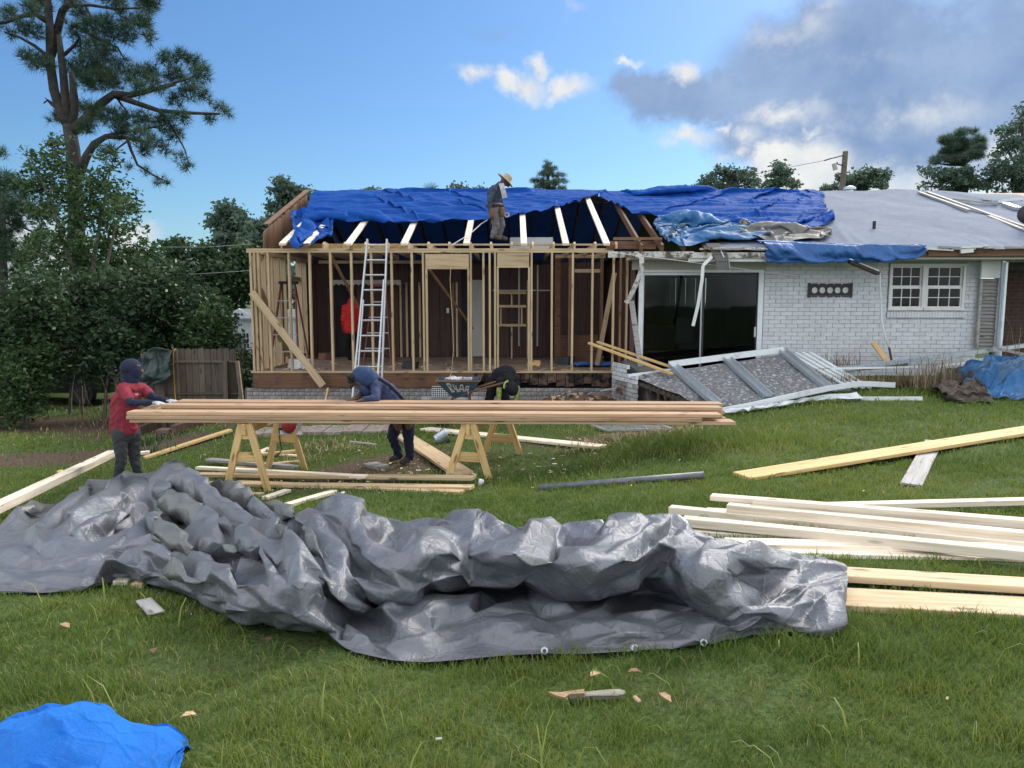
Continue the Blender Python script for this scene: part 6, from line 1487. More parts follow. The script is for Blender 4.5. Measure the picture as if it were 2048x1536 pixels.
for a, b, ra, rb in ((hd+Vector((-.025,-.01,.02)), hd+Vector((-.005,0,.03)), .125, .12), (hd+Vector((-.02,0,-.05)), nk+Vector((.0,0,.0)), .115, .095), (hd+Vector((.02,0,.0)), hd+Vector((.0,0,-.08)), .108, .10)): cap(m, a, b, ra, rb)
m.build('hood', NAVY, root, True)
MB().bar(P(270, 789, Y-.185), P(277, 789, Y-.17), .012, .02).build('shirt_print', GLOVE, root)

# --- man in blue hooded top bent over the boards
Y = 10.1
fx_ = P(808, 920, Y).x; gz = P(808, 924, Y).z
root = thing('person', 'person in a blue hooded top and dark trousers bent over the boards on the sawhorses', 'person', (fx_, Y, gz))
hip = P(800, 822, Y); ch = P(745, 772, Y-.05); md = P(775, 790, Y); nk = P(735, 762, Y-.1); hd = P(727, 757, Y-.2)
sN, sF = P(752, 772, Y-.22), P(738, 768, Y+.14); eN, wN = P(752, 797, Y-.42), P(728, 799, Y-.5); eF, wF = P(722, 792, Y-.12), P(708, 798, Y-.36)
hN, kN, aN = P(815, 832, Y-.1), P(817, 873, Y-.14), Vector((P(822, 900, Y).x, Y-.12, gz+.08)); hF, kF, aF = P(797, 832, Y+.1), P(785, 873, Y+.02), Vector((P(797, 900, Y).x, Y+.06, gz+.08))
pr = [(hip, md, .145, .165, 0), (md, ch, .165, .17, 0), (ch, nk, .16, .10, 0), (sN, sF, .09, .09, 0), (nk, hd, .06, .06, 3), (sN, eN, .075, .058, 0), (eN, wN, .055, .038, 0), (sF, eF, .075, .055, 0), (eF, wF, .05, .036, 3),
      (hd, hd+Vector((-.04,0,-.03)), .10, .09, 3), (hip, hip+Vector((0,0,-.08)), .15, .14, 2), (hN, kN, .105, .078, 2), (kN, aN, .075, .055, 2), (hF, kF, .105, .078, 2), (kF, aF, .075, .055, 2),
      (aN, aN+Vector((-.10,-.06,-.045)), .048, .04, 4), (aF, aF+Vector((-.10,-.05,-.045)), .048, .04, 4), (hd+Vector((-.11,0,-.05)), hd+Vector((-.135,-.01,-.07)), .022, .016, 3)]
pr += hand(wN, (-1, -.2, -.2), (0, 0, -1), 3, 1.0, .7)+hand(wF, (-1, -.2, -.1), (0, 0, -1), 3, 1.0, .7)
body(root, pr, [BLUE, BLUE, NAVY, SKIN_D, BOOT])
m = MB()
for a, b, ra, rb in ((hd+Vector((.03,0,.03)), hd+Vector((-.03,0,.045)), .135, .125), (hd+Vector((.06,.0,.0)), nk+Vector((.06,0,.04)), .12, .10), (P(725,775,Y-.22), P(735,785,Y-.2), .06, .06)): cap(m, a, b, ra, rb)
m.build('hood', cloth('blue_hood', (.030, .056, .125)), root, True)
m = MB(); rnd2 = random.Random(3)
for k in range(26):
    c = P(704, 758, Y-.22)+Vector((rnd2.uniform(-.05,.05), rnd2.uniform(-.09,.09), rnd2.uniform(-.08,.06))); m.sphere(c, rnd2.uniform(.02,.035), 7, 5)
m.build('hair', HAIR, root)
m = MB()
a = [P(757,757,Y-.20), P(778,771,Y-.22), P(796,788,Y-.20), P(811,806,Y-.17)]
for p, q in zip(a, a[1:]): m.bar(p, q, .04, .012, up=(0, -1, .6))
m.build('tool_strap', BLACKC, root)
pq = P(803, 846, Y-.23)
m = MB(); cap(m, pq+Vector((-.06,0,.03)), pq+Vector((-.04,0,-.06)), .065, .055); cap(m, pq+Vector((.08,.02,.03)), pq+Vector((.09,.02,-.05)), .055, .05); m.build('tool_pouch', LEATHER, root, True)
m = MB(); m.tube([hip+Vector((.15*math.cos(t), .16*math.sin(t), .02)) for t in np.linspace(0, 2*math.pi, 17)], .025, 6); m.build('tool_belt', LEATHER, root)

# --- man in black bent down behind the wheelbarrow
Y = 13.35
fx_ = P(1000, 820, Y).x; gz = tz(fx_, Y)
root = thing('person', 'person in black with yellow-green sleeves stooping by the wheelbarrow handles', 'person', (fx_, Y, gz))
hip = P(990, 775, Y+.25); ch = P(1014, 747, Y-.05); md = P(1000, 752, Y+.15); nk = P(1020, 762, Y-.22); hd = P(1025, 776, Y-.32)
sN, sF = P(1001, 762, Y-.15), P(1032, 758, Y-.1); eN, wN = P(998, 784, Y-.24), P(998, 806, Y-.3); eF, wF = P(1034, 782, Y-.2), P(1031, 806, Y-.28)
hN, kN, aN = P(984, 780, Y+.2), P(976, 806, Y+.05), Vector((P(966, 800, Y).x, Y+.2, gz+.08)); hF, kF, aF = P(1006, 780, Y+.22), P(1013, 806, Y+.0), Vector((P(1012, 800, Y).x, Y+.2, gz+.08))
pr = [(hip, md, .15, .165, 0), (md, ch, .165, .165, 0), (ch, nk, .155, .09, 0), (sN, sF, .085, .085, 0), (nk, hd, .06, .06, 2), (sN, sN.lerp(eN, .5), .07, .06, 0), (sN.lerp(eN, .4), eN, .055, .05, 1), (eN, wN, .05, .04, 1), (sF, sF.lerp(eF, .5), .07, .06, 0), (sF.lerp(eF, .4), eF, .055, .05, 1), (eF, wF, .05, .04, 1),
      (hd, hd+Vector((0,-.02,-.04)), .10, .09, 2), (hN, kN, .10, .075, 0), (kN, aN, .075, .055, 0), (hF, kF, .10, .075, 0), (kF, aF, .075, .055, 0), (aN, aN+Vector((0,-.12,-.045)), .048, .04, 0), (aF, aF+Vector((0,-.12,-.045)), .048, .04, 0)]
pr += hand(wN, (0, -.1, -1), (1, 0, 0), 1, 1.05, .6)+hand(wF, (0, -.1, -1), (-1, 0, 0), 1, 1.05, .6)
body(root, pr, [BLACKC, NEON, SKIN_D])
m = MB(); cap(m, hd+Vector((0,-.03,.0)), hd+Vector((0,-.05,-.03)), .112, .108); m.build('cap', BLACKC, root, True)
m = MB(); m.tube([hd+Vector((-.06,-.05,.05))+Vector((-.07*math.sin(t)-.02, -.04, .11*math.cos(t)-.03)) for t in np.linspace(-.1, 1.7, 9)], .017, 6); m.build('bright_collar', cloth('lime_collar', (.30, .42, .14)), root)

# --- person in bright red inside the wing, back turned
Y = 17.6
fx_ = P(704, 720, Y).x
root = thing('person', 'person in a bright red long-sleeved shirt and black trousers inside the wing', 'person', (fx_, Y, FZ))
hip = P(702, 662, Y); ch = P(702, 622, Y); nk = P(704, 602, Y); hd = P(706, 590, Y-.02); sN, sF = P(690, 615, Y), P(717, 615, Y); eN, wN = P(686, 640, Y-.05), P(688, 660, Y+.1); eF, wF = P(721, 640, Y-.03), P(720, 658, Y+.15)
pr = [(hip, ch, .15, .17, 0), (ch, nk, .16, .09, 0), (sN, sF, .08, .08, 0), (nk, hd, .055, .06, 2), (sN, eN, .065, .055, 0), (eN, wN, .05, .04, 0), (sF, eF, .065, .055, 0), (eF, wF, .05, .04, 0), (hd, hd+Vector((0,0,.05)), .095, .09, 3),
      (P(696,668,Y), P(693,698,Y), .10, .075, 1), (P(693,698,Y), Vector((P(698,720,Y).x, Y, FZ+.09)), .07, .05, 1), (P(709,668,Y), P(711,698,Y), .10, .075, 1), (P(711,698,Y), Vector((P(711,720,Y).x, Y+.1, FZ+.09)), .07, .05, 1), (hip, hip+Vector((0,0,-.07)), .15, .14, 1),
      (Vector((P(698,720,Y).x, Y, FZ+.09)), Vector((P(698,720,Y).x, Y+.12, FZ+.045)), .048, .04, 1), (Vector((P(711,720,Y).x, Y+.1, FZ+.09)), Vector((P(713,720,Y).x, Y-.04, FZ+.045)), .048, .04, 4)]
pr += hand(wN, (0, .2, -1), (1, 0, 0), 2, 1.0, .5)+hand(wF, (0, .2, -1), (-1, 0, 0), 2, 1.0, .5)
body(root, pr, [REDB, BLACKC, SKIN_D, HAIR, GLOVE])

# --- man in a straw hat standing on the joists
Y = 15.5
root = thing('person', 'person in a straw hat with a pale towel round the neck standing on the joists', 'person', (P(990, 480, Y).x, Y, P(990, 482, Y).z))
gz = max(P(990, 481, Y).z, TZ+.155)
hip = P(989, 420, Y); wst = P(988, 405, Y); ch = P(990, 386, Y); nk = P(1000, 371, Y); hd = P(1010, 362, Y)
sN, sF = P(988, 379, Y-.17), P(994, 378, Y+.15); eN, wN = P(979, 402, Y-.22), P(981, 424, Y-.2); eF, wF = P(1001, 402, Y+.16), P(1008, 421, Y+.1)
hN, kN, aN = P(988, 426, Y-.08), P(992, 452, Y-.09), Vector((P(986, 470, Y).x, Y-.1, gz+.08)); hF, kF, aF = P(996, 426, Y+.09), P(1003, 450, Y+.08), Vector((P(997, 470, Y).x, Y+.1, gz+.08))
pr = [(hip, wst, .14, .14, 0), (wst, ch, .14, .165, 0), (ch, nk, .155, .085, 0), (sN, sF, .085, .085, 0), (nk, hd, .055, .055, 2), (hd, hd+Vector((.02,0,-.02)), .095, .085, 2), (hd+Vector((.085,0,-.045)), hd+Vector((.11,0,-.065)), .022, .014, 2), (hd+Vector((.06,0,-.085)), hd+Vector((.07,0,-.10)), .035, .03, 2),
      (sN, eN, .068, .055, 0), (eN, wN, .05, .036, 0), (sF, eF, .068, .055, 0), (eF, wF, .05, .036, 0), (hip, hip+Vector((0,0,-.07)), .145, .135, 1), (hN, kN, .105, .08, 1), (kN, aN, .08, .058, 1), (hF, kF, .105, .08, 1), (kF, aF, .08, .058, 1),
      (aN, aN+Vector((.14,0,-.04)), .052, .042, 3), (aF, aF+Vector((.15,0,-.04)), .052, .042, 3)]
pr += hand(wN, (.1, 0, -1), (1, 0, 0), 2, 1.0, .6)+hand(wF, (.15, 0, -1), (-1, 0, 0), 2, 1.0, .9)
body(root, pr, [SLATE, GREYP, SKIN_D, BOOT])
HM = Matrix.Rotation(R(42), 3, 'Y')
MB().lathe([(.001,.135),(.07,.13),(.095,.10),(.105,.03),(.20,.0),(.205,-.012),(.10,.012),(.001,.10)], hd+Vector((.01, 0, .02)), 22, HM).build('straw_hat', STRAW, root, True)
m = MB(); a = [P(1003,368,Y-.13), P(1006,380,Y-.2), P(1010,396,Y-.19)]
for p, q in zip(a, a[1:]): m.bar(p, q, .10, .025, up=(0, -1, 0))
m.bar(P(1000,370,Y+.1), P(1003,368,Y-.13), .10, .04); m.build('towel', TOWEL, root)
m = MB(); m.tube([wst+Vector((.155*math.cos(t), .16*math.sin(t), -.05)) for t in np.linspace(0, 2*math.pi, 17)], .028, 6); m.build('tool_belt', LEATHER, root)
m = MB(); q = P(984, 426, Y-.2); cap(m, q+Vector((0,0,.05)), q+Vector((0,0,-.06)), .055, .06); q = P(1004, 424, Y-.1); cap(m, q+Vector((0,0,.05)), q+Vector((0,0,-.05)), .05, .05); m.build('tool_pouch', LEATHER, root, True)
m = MB(); m.tube([P(981,436,Y-.22), P(981,458,Y-.22)], .014, 6); m.build('hammer', BLACKC, root)
m = MB(); m.lathe([(.03,-.02),(.055,-.02),(.055,.02),(.03,.02),(.03,-.02)], wF+Vector((.06, -.02, -.09)), 14, RX); m.build('tape_roll', GLOVE, root)
# ---------------------------------------------------------------- plants
def leaf_cloud(cl, n, size, rs, shape=.5, clump=0.0, up=.25, squash=1.0, jit=.35):
    """cl: (c, (rx,ry,rz)) clusters; n leaves in all, spread by volume; returns verts, quads, tint"""
    vol = np.array([max(1e-6, r[0]*r[1]*r[2])**.75 for _, r in cl]); cnt = rs.multinomial(n, vol/vol.sum())
    Cs = []; T = []
    for (c, r), k in zip(cl, cnt):
        if k == 0: continue
        d = rs.normal(size=(k, 3)); d /= np.linalg.norm(d, axis=1)[:, None]; rad = rs.random(k)**(1/2.2)
        lump = 1+jit*np.sin(d[:, 0]*4.3+c[0]*7)*np.sin(d[:, 1]*5.1+c[2]*3)*1.2+jit*.6*np.sin(d[:, 2]*9+d[:, 0]*7)
        Cs.append(np.array(c)+d*rad[:, None]*np.array(r)*np.clip(lump, .35, 1.5)[:, None]); T.append(np.full(k, rs.random()*.5))
    Cc = np.concatenate(Cs); T = np.concatenate(T); k = len(Cc)
    if clump:                                       # leaves gather on twigs
        nt = max(2, k//14); tw = Cc[rs.integers(0, k, nt)]; Cc = tw[rs.integers(0, nt, k)]+rs.normal(0, clump*.48, (k, 3))*np.array([1, 1, .8])
    a = rs.normal(size=(k, 3)); a[:, 2] = a[:, 2]*.6-up*.3; a /= np.linalg.norm(a, axis=1)[:, None]
    b = np.cross(a, rs.normal(size=(k, 3))); b /= np.linalg.norm(b, axis=1)[:, None]
    s = size*(.6+.8*rs.random(k))[:, None]; w_ = s*shape
    V = np.stack([Cc-a*s*.5, Cc+b*w_*.5-a*s*.05, Cc+a*s*.5, Cc-b*w_*.5-a*s*.05], 1).reshape(-1, 3)
    F = np.arange(4*k).reshape(k, 4); tint = np.repeat(np.clip(T+.5*rs.random(k), 0, 1), 4)
    return V, F, tint
def needle_cloud(cl, tufts, L, wd, rs, per=13):
    """sprays of long needles, clusters like leaf_cloud"""
    vol = np.array([max(1e-6, r[0]*r[1]*r[2])**.7 for _, r in cl]); cnt = rs.multinomial(tufts, vol/vol.sum())
    Cs = []; T = []; O = []
    for (c, r), k in zip(cl, cnt):
        if k == 0: continue
        d = rs.normal(size=(k, 3)); d /= np.linalg.norm(d, axis=1)[:, None]; rad = rs.random(k)**(1/2.0)
        Cs.append(np.array(c)+d*rad[:, None]*np.array(r)); O.append(d); T.append(np.full(k, rs.random()*.4))
    Cc = np.concatenate(Cs); O = np.concatenate(O); T = np.concatenate(T); k = len(Cc)
    ax = O*.5+rs.normal(0, .4, (k, 3)); ax[:, 2] += .45; ax /= np.linalg.norm(ax, axis=1)[:, None]
    d = rs.normal(size=(k, per, 3)); d /= np.linalg.norm(d, axis=2)[:, :, None]; d = d*.95+ax[:, None]*.75; d /= np.linalg.norm(d, axis=2)[:, :, None]
    s = np.cross(d, rs.normal(size=(k, per, 3))); s /= np.linalg.norm(s, axis=2)[:, :, None]
    l = L*(.7+.5*rs.random((k, per, 1)))
    b = Cc[:, None]+0*d
    V = np.stack([b-s*wd*.5, b+s*wd*.5, b+d*l], 2).reshape(-1, 3); F = np.arange(len(V)).reshape(-1, 3)
    tint = np.repeat(np.clip(T+.45*rs.random(k), 0, 1), per*3)
    return V, F, tint
def limb(m, pts, r0, r1, n=7):
    k = len(pts); m.tube(pts, [r0+(r1-r0)*i/(k-1) for i in range(k)], n)
def plant(name, label, cat, base, group=None): return thing(name, label, cat, base, group)
# --- the tall pine on the left, limbs traced one by one
rs = np.random.default_rng(3); D = 21.0
def Q_(px, py, y=D): return P(px, py, y)
pine = plant('pine_tree', 'tall old pine with a bare forked trunk and ragged crown at the left', 'pine tree', (Q_(160, 700).x, D, -1.2))
m = MB()
b0 = Q_(162, 700); b0.z = -1.3
limb(m, [b0, Q_(160, 620), Q_(156, 520), Q_(151, 400), Q_(146, 300), Q_(138, 250)], .25, .17, 12)
limb(m, [Q_(138, 255), Q_(122, 225), Q_(108, 180), Q_(101, 130), Q_(100, 60), Q_(95, 0), Q_(92, -60)], .145, .085, 10)
limb(m, [Q_(138, 255), Q_(132, 210), Q_(128, 160), Q_(122, 110), Q_(118, 70)], .14, .07)
limb(m, [Q_(143, 258), Q_(150, 210), Q_(146, 170), Q_(143, 145)], .13, .07)
fork = [([(146,262),(180,230),(205,205),(228,188),(262,190),(310,178),(350,168)],.15,.05),([(228,190),(270,205),(320,222),(380,226),(440,228)],.09,.03),([(300,182),(350,165),(400,150)],.05,.02),([(160,345),(172,315),(188,288),(212,273),(255,276),(300,285)],.13,.04),
  ([(255,278),(262,300),(275,330),(310,352),(340,366)],.05,.015),([(255,282),(235,297),(225,310)],.03,.012),([(102,110),(125,22),(140,5),(150,-20)],.12,.06),([(138,12),(180,10),(230,18),(290,15)],.05,.02),([(98,45),(70,28),(45,32),(10,45),(-20,50)],.08,.03),
  ([(104,120),(70,92),(40,75),(10,65)],.06,.02),([(118,218),(105,210),(95,200),(88,206)],.06,.02),([(120,225),(104,205),(90,196)],.04,.012),([(150,50),(200,80),(235,95),(250,120)],.05,.02),([(128,110),(150,90),(160,75)],.05,.03),([(170,10),(185,40),(215,60)],.04,.02),([(320,225),(350,262),(370,300),(378,330)],.04,.012),([(210,272),(260,262),(330,250)],.05,.02),([(230,188),(240,205),(255,225)],.04,.02)]
for pts, r0, r1 in fork: limb(m, [Q_(a, b, D+.25*math.sin(i*1.7+a*.05)*(i > 0)) for i, (a, b) in enumerate(pts)], r0, r1, 6)
m.build('trunk', M['bark'], pine, True)
pc = [(20,30,25),(60,20,20),(85,15,25),(45,55,20),(70,65,22),(20,70,14),(55,115,20),(75,125,22),(95,130,18),(290,8,30),(240,10,20),(300,0,25),(160,25,22),(150,60,25),(185,50,22),(215,50,25),(250,40,25),(285,45,25),(300,75,18),(255,70,25),(225,75,20),(190,85,28),(165,100,25),(210,105,28),(180,130,30),(150,140,28),(215,140,30),(245,130,20),(195,160,30),(230,165,30),(170,165,25),(270,150,28),(300,145,25),(330,120,22),(360,115,20),(390,125,22),(400,150,22),(350,150,28),(310,170,25),(280,180,20),(380,180,28),(410,195,20),(440,215,16),(455,225,10),(420,240,14),(350,200,20),(140,220,25),(120,235,18),(100,240,10),(165,215,22),(190,225,25),(220,235,25),(250,240,30),(290,245,30),(330,245,28),(365,235,20),(240,265,22),(280,275,24),(310,285,20),(350,270,20),(175,255,20),(330,300,16),(360,320,16),(375,335,12),(290,300,14),(260,335,10),(290,345,12),(320,362,14),(335,368,8),(200,300,12),(225,300,12),(-30,40,40),(-40,90,30),(60,-20,30),(140,-20,40),(220,-20,40),(4,310,14)]
cl = [((Q_(a, b, D+rs.normal(0, .7))), (r*D/FPX*.74,)*3) for a, b, r in pc]
V, F, T = needle_cloud(cl, 4300, .25, .012, rs); np_mesh('crown', V, F, M['needle'], pine, colors=T)
# --- broadleaf tree growing up round it
D2 = 20.0
br = plant('broadleaf_tree', 'loose broadleaf tree growing up round the foot of the tall pine', 'tree', (P(200, 700, D2).x, D2-.4, -1.2))
vc = [(115,285,14),(60,312,14),(80,325,17),(100,335,20),(50,348,16),(30,330,9),(105,305,15),(125,330,26),(150,350,25),(210,335,20),(228,312,14),(190,365,25),(222,375,25),(90,372,25),(60,372,18),(130,395,30),(180,405,30),(232,405,25),(268,400,15),(283,420,12),(250,430,25),(200,440,30),(150,445,25),(100,420,30),(70,432,20),(230,460,22),(268,450,15),(120,480,28),(170,490,25),(80,480,20),(60,500,25),(215,490,25),(140,520,30),(100,540,30),(190,530,30),(60,540,25)]
cl = [(P(a, b, D2-.5+rs.normal(0, .5)), (r*D2/FPX*1.0,)*3) for a, b, r in vc]
V, F, T = leaf_cloud(cl, 8200, .14, rs, .42, clump=.22); np_mesh('crown', V, F, M['leaf'], br, colors=T)
m = MB()
for pts in ([(170,700),(160,600),(140,520),(110,430),(80,350),(60,315)], [(200,700),(205,600),(215,520),(235,440),(270,405)], [(180,600),(190,500),(205,420),(220,340)], [(140,520),(120,460),(100,400),(112,300)]):
    q = [P(a, b, D2-.4) for a, b in pts]; limb(m, q, .07, .015, 6)
m.build('trunk', M['bark_pale'], br)
# --- second pine at the left edge
D3 = 26.0
p2 = plant('pine_tree', 'smaller pine cut off by the left edge, whitish cloud behind it', 'pine tree', (P(15, 700, D3).x, D3, -1.3))
c2 = [(10,362,22),(32,368,16),(50,392,20),(20,412,25),(62,424,18),(30,445,20),(10,472,20),(70,492,22),(20,500,25),(50,522,20),(85,470,14),(80,515,14),(-20,400,40),(-25,470,40),(100,500,14),(40,550,25),(95,545,20)]
cl = [(P(a, b, D3+rs.normal(0, .6)), (r*D3/FPX*.85,)*3) for a, b, r in c2]
V, F, T = needle_cloud(cl, 1300, .30, .024, rs); np_mesh('crown', V, F, M['needle'], p2, colors=T)
m = MB(); b0 = P(5, 700, D3); b0.z = -1.4; limb(m, [b0, P(5, 560, D3), P(4, 440, D3), P(12, 360, D3)], .22, .06, 8)
for pts in ([(5,470),(40,452),(80,470)], [(5,520),(50,505),(95,500)], [(6,430),(30,412),(60,424)]): limb(m, [P(a, b, D3) for a, b in pts], .07, .02, 5)
m.build('trunk', M['bark'], p2)
# --- hedge of shrubs under them
def shrub(label, y, blobs, n, size=.13, mat='leaf_dark', stems=(), name='shrub', cat='shrub', group='tall shrubs along the left boundary', shape=.45, clump=.2, seed=0):
    r2 = np.random.default_rng(seed+50); a = P(blobs[0][0], 760, y)
    t = plant(name, label, cat, (a.x, y, tz(a.x, y)), group)
    cl = [(P(px, py, y+r2.normal(0, .35)), (rx*y/FPX, ry*y/FPX*.8+.1, ry*y/FPX)) for px, py, rx, ry in blobs]
    V, F, T = leaf_cloud(cl, n, size, r2, shape, clump, jit=.3); np_mesh('foliage', V, F, M[mat], t, colors=T)
    m = MB()
    for s_ in (list(stems) or [[(blobs[0][0]-12, 850), (blobs[0][0]-8, 780), (blobs[0][0]+5, 700)], [(blobs[0][0]+15, 850), (blobs[0][0]+12, 770), (blobs[0][0]-5, 690)]]):
        q = [P(a, b, y-.1*i) for i, (a, b) in enumerate(s_)]; q[0].z = min(q[0].z, tz(q[0].x, q[0].y)-.02); limb(m, q, .05, .018, 5)
    m.build('stem', M['bark_pale'], t); return t
shrub('dark shrub at the left edge with low hanging leaves', 17.0, [(30,640,75,75),(70,600,70,60),(0,700,60,90),(40,760,50,60),(95,650,50,60)], 11000, seed=1)
shrub('light green bush low down at the left edge in front of the dark shrubs', 16.6, [(30,760,45,50),(70,720,55,55),(20,820,40,40),(55,800,35,45)], 6000, .11, 'leaf', [[(52,850),(58,800),(66,740)],[(46,850),(44,790),(40,740)]], seed=2)
shrub('broad dark shrub right below the tall pine', 18.6, [(150,590,75,60),(180,640,80,70),(120,650,60,70),(200,580,60,45),(240,600,55,55)], 13000, seed=3)
shrub('dense shrub behind the person in the red shirt', 17.6, [(220,690,75,60),(180,720,60,50),(260,650,60,60),(280,720,60,45)], 11000, .12, seed=4)
shrub('rounded dark shrub behind the board fence', 18.4, [(340,620,80,75),(300,580,60,50),(400,640,55,60),(370,690,70,50),(330,560,50,40)], 13000, seed=5)
shrub('rightmost shrub, its leaves reaching to the white shed', 18.0, [(420,660,48,50),(440,690,38,45),(400,700,50,40),(430,640,40,35)], 7000, .12, 'leaf', seed=6)
shrub('tall pale-tipped shrub between pine and far trees', 22.0, [(270,520,60,45),(240,545,60,40),(310,540,40,35),(220,560,70,40)], 6000, .14, 'leaf', seed=7)
shrub('weedy shrub between the board fence and the corner of the wing', 17.5, [(482,735,20,22),(490,715,14,18),(478,760,18,20)], 1600, .13, 'leaf', seed=8)
shrub('dark bushes behind the parked car', 23.5, [(40,720,140,80),(140,740,120,70),(240,760,120,60),(60,800,140,40),(200,805,140,35)], 12000, .2, seed=9)
shrub('dark shrub beyond the left edge of the photo', 17.5, [(-120,650,90,90),(-200,690,90,80),(-60,700,70,80)], 7000, seed=19)
dst = plant('dead_twigs', 'bare dead twigs tangled at the foot of the dark shrubs', 'twigs', (P(150, 800, 16.3).x, 16.3, -1.2)); m = MB()
for k in range(34):
    a = P(rnd.uniform(90, 300), 0, 16.2+rnd.random()*.5); z = tz(a.x, a.y); h = rnd.uniform(.3, 1.3); p = [Vector((a.x, a.y, z))]
    for j in range(3): p.append(p[-1]+Vector((rnd.uniform(-.2, .2), rnd.uniform(-.1, .1), h/3)))
    limb(m, p, .014, .005, 4)
m.build('twig', M['dry'], dst)
# --- trees beyond the houses
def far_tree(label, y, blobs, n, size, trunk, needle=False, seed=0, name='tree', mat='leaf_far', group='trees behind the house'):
    r2 = np.random.default_rng(seed+90); bx = P(trunk[0][0], 500, y).x
    t = plant(name, label, 'pine tree' if needle else 'tree', (bx, y, tz(bx, y)), group)
    cl = []
    for px, py, rx, ry in blobs:                      # each bough breaks into smaller sprays
        for k in range(5): cl.append((P(px+rx*r2.uniform(-.75, .75), py+ry*r2.uniform(-.75, .75), y+r2.normal(0, .7)), (rx*y/FPX*.48, rx*y/FPX*.48, ry*y/FPX*.44)))
    if not needle: size *= .62; n = int(n*1.05)
    if needle: V, F, T = needle_cloud(cl, n, size, size*.085, r2, 10)
    else: V, F, T = leaf_cloud(cl, n, size, r2, .6, size*1.6, jit=.4)
    np_mesh('crown', V, F, M[mat], t, colors=T)
    m = MB(); q = [P(a, b, y) for a, b in trunk]; b0 = q[0].copy(); b0.z = tz(b0.x, y)-.1
    limb(m, [b0]+q, .007*y, .0015*y, 7)
    for px, py, rx, ry in blobs[:14]:
        s_ = min(trunk, key=lambda k_: abs(k_[1]-(py+ry*1.2))); limb(m, [P(s_[0], s_[1], y), P((s_[0]+px)/2, (s_[1]+py)/2+2, y), P(px, py, y)], .0022*y, .0008*y, 4)
    m.build('trunk', M['bark'], t); return t
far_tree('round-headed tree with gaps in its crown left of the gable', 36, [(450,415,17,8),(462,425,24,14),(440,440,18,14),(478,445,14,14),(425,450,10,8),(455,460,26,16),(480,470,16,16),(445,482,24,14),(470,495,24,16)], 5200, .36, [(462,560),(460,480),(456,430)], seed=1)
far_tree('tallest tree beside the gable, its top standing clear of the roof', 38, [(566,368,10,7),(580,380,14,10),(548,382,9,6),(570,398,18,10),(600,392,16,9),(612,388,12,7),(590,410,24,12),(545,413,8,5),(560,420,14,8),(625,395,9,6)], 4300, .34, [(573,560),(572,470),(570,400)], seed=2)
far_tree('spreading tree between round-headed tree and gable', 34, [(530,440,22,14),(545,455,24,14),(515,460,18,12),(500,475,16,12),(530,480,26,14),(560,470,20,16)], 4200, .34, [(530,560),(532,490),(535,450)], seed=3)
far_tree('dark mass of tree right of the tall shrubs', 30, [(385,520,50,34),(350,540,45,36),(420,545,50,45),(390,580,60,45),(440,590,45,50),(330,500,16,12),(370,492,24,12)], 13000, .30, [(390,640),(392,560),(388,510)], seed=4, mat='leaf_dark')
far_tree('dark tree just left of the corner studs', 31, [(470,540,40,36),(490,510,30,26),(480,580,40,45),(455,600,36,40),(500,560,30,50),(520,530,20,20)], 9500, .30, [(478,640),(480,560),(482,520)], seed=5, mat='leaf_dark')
far_tree('treetop seen through the open left side of the wing', 32, [(590,560,40,40),(560,590,30,40),(620,580,30,40)], 4500, .30, [(590,660),(590,590)], seed=15)
far_tree('small dome of a treetop left of the straw-hatted person', 60, [(744,384,14,8),(735,390,10,6),(754,390,10,6)], 700, .5, [(744,470),(744,392)], seed=6)
far_tree('low treetop just left of the person on the joists', 60, [(918,382,14,8),(906,387,8,5),(930,388,10,6)], 700, .5, [(918,470),(918,388)], seed=7)
far_tree('sparse thin treetop right behind the person on the joists', 60, [(955,376,5,4),(960,384,6,4),(952,386,5,4)], 170, .5, [(957,470),(957,384)], seed=8)
far_tree('upright pine with clear trunk over the ridge', 50, [(1097,335,16,7),(1090,345,22,7),(1108,352,22,7),(1080,360,18,6),(1118,362,16,6),(1095,368,26,7),(1105,380,24,7),(1078,372,12,5),(1098,328,9,5)], 950, .27, [(1093,470),(1094,390),(1097,332)], True, 9)
far_tree('tiny treetop left of the upright pine', 60, [(1066,388,9,5),(1058,391,7,4)], 260, .45, [(1066,470),(1066,392)], seed=10)
far_tree('wide treetop above the deep blue tarp', 48, [(1440,345,20,11),(1465,352,26,13),(1490,350,20,14),(1430,360,20,13),(1460,370,32,12),(1500,368,20,12),(1408,372,14,9),(1385,383,14,5)], 2300, .36, [(1462,470),(1462,372)], seed=11)
far_tree('rounded treetop right of the wide one', 48, [(1555,332,13,9),(1545,348,16,12),(1566,350,17,12),(1555,366,28,13),(1580,372,14,8),(1532,370,10,8)], 1600, .36, [(1556,470),(1556,362)], seed=12)
far_tree('leafy tree with a climbing top behind the utility pole', 42, [(1720,352,18,10),(1700,362,20,10),(1735,362,20,14),(1742,348,11,8),(1710,375,32,8),(1660,378,16,5)], 2600, .34, [(1722,470),(1722,372)], seed=13)
far_tree('slim leafy twig top right of the utility pole', 42, [(1766,352,8,7),(1772,345,5,5),(1762,366,6,5),(1770,374,5,4)], 520, .30, [(1766,470),(1766,380),(1767,350)], seed=14)
m = None
pw = plant('palm_like_tree', 'spiky palm-like top above the blue tarp at the ridge', 'tree', (P(862, 500, 55).x, 55, 0))
m = MB(); limb(m, [Vector((P(862, 500, 55).x, 55, -.3)), P(862, 384, 55)], .12, .08, 6); m.build('trunk', M['bark'], pw)
m = MB()
for k in range(11):
    t = math.pi*(k+.3)/11; a = P(862, 385, 55); e = a+Vector((math.cos(t)*.65, rnd.uniform(-.3, .3), .25+math.sin(t)*.55)); limb(m, [a, a.lerp(e, .6)+Vector((0, 0, .1)), e], .05, .012, 4)
m.build('frond', M['leaf_far'], pw)
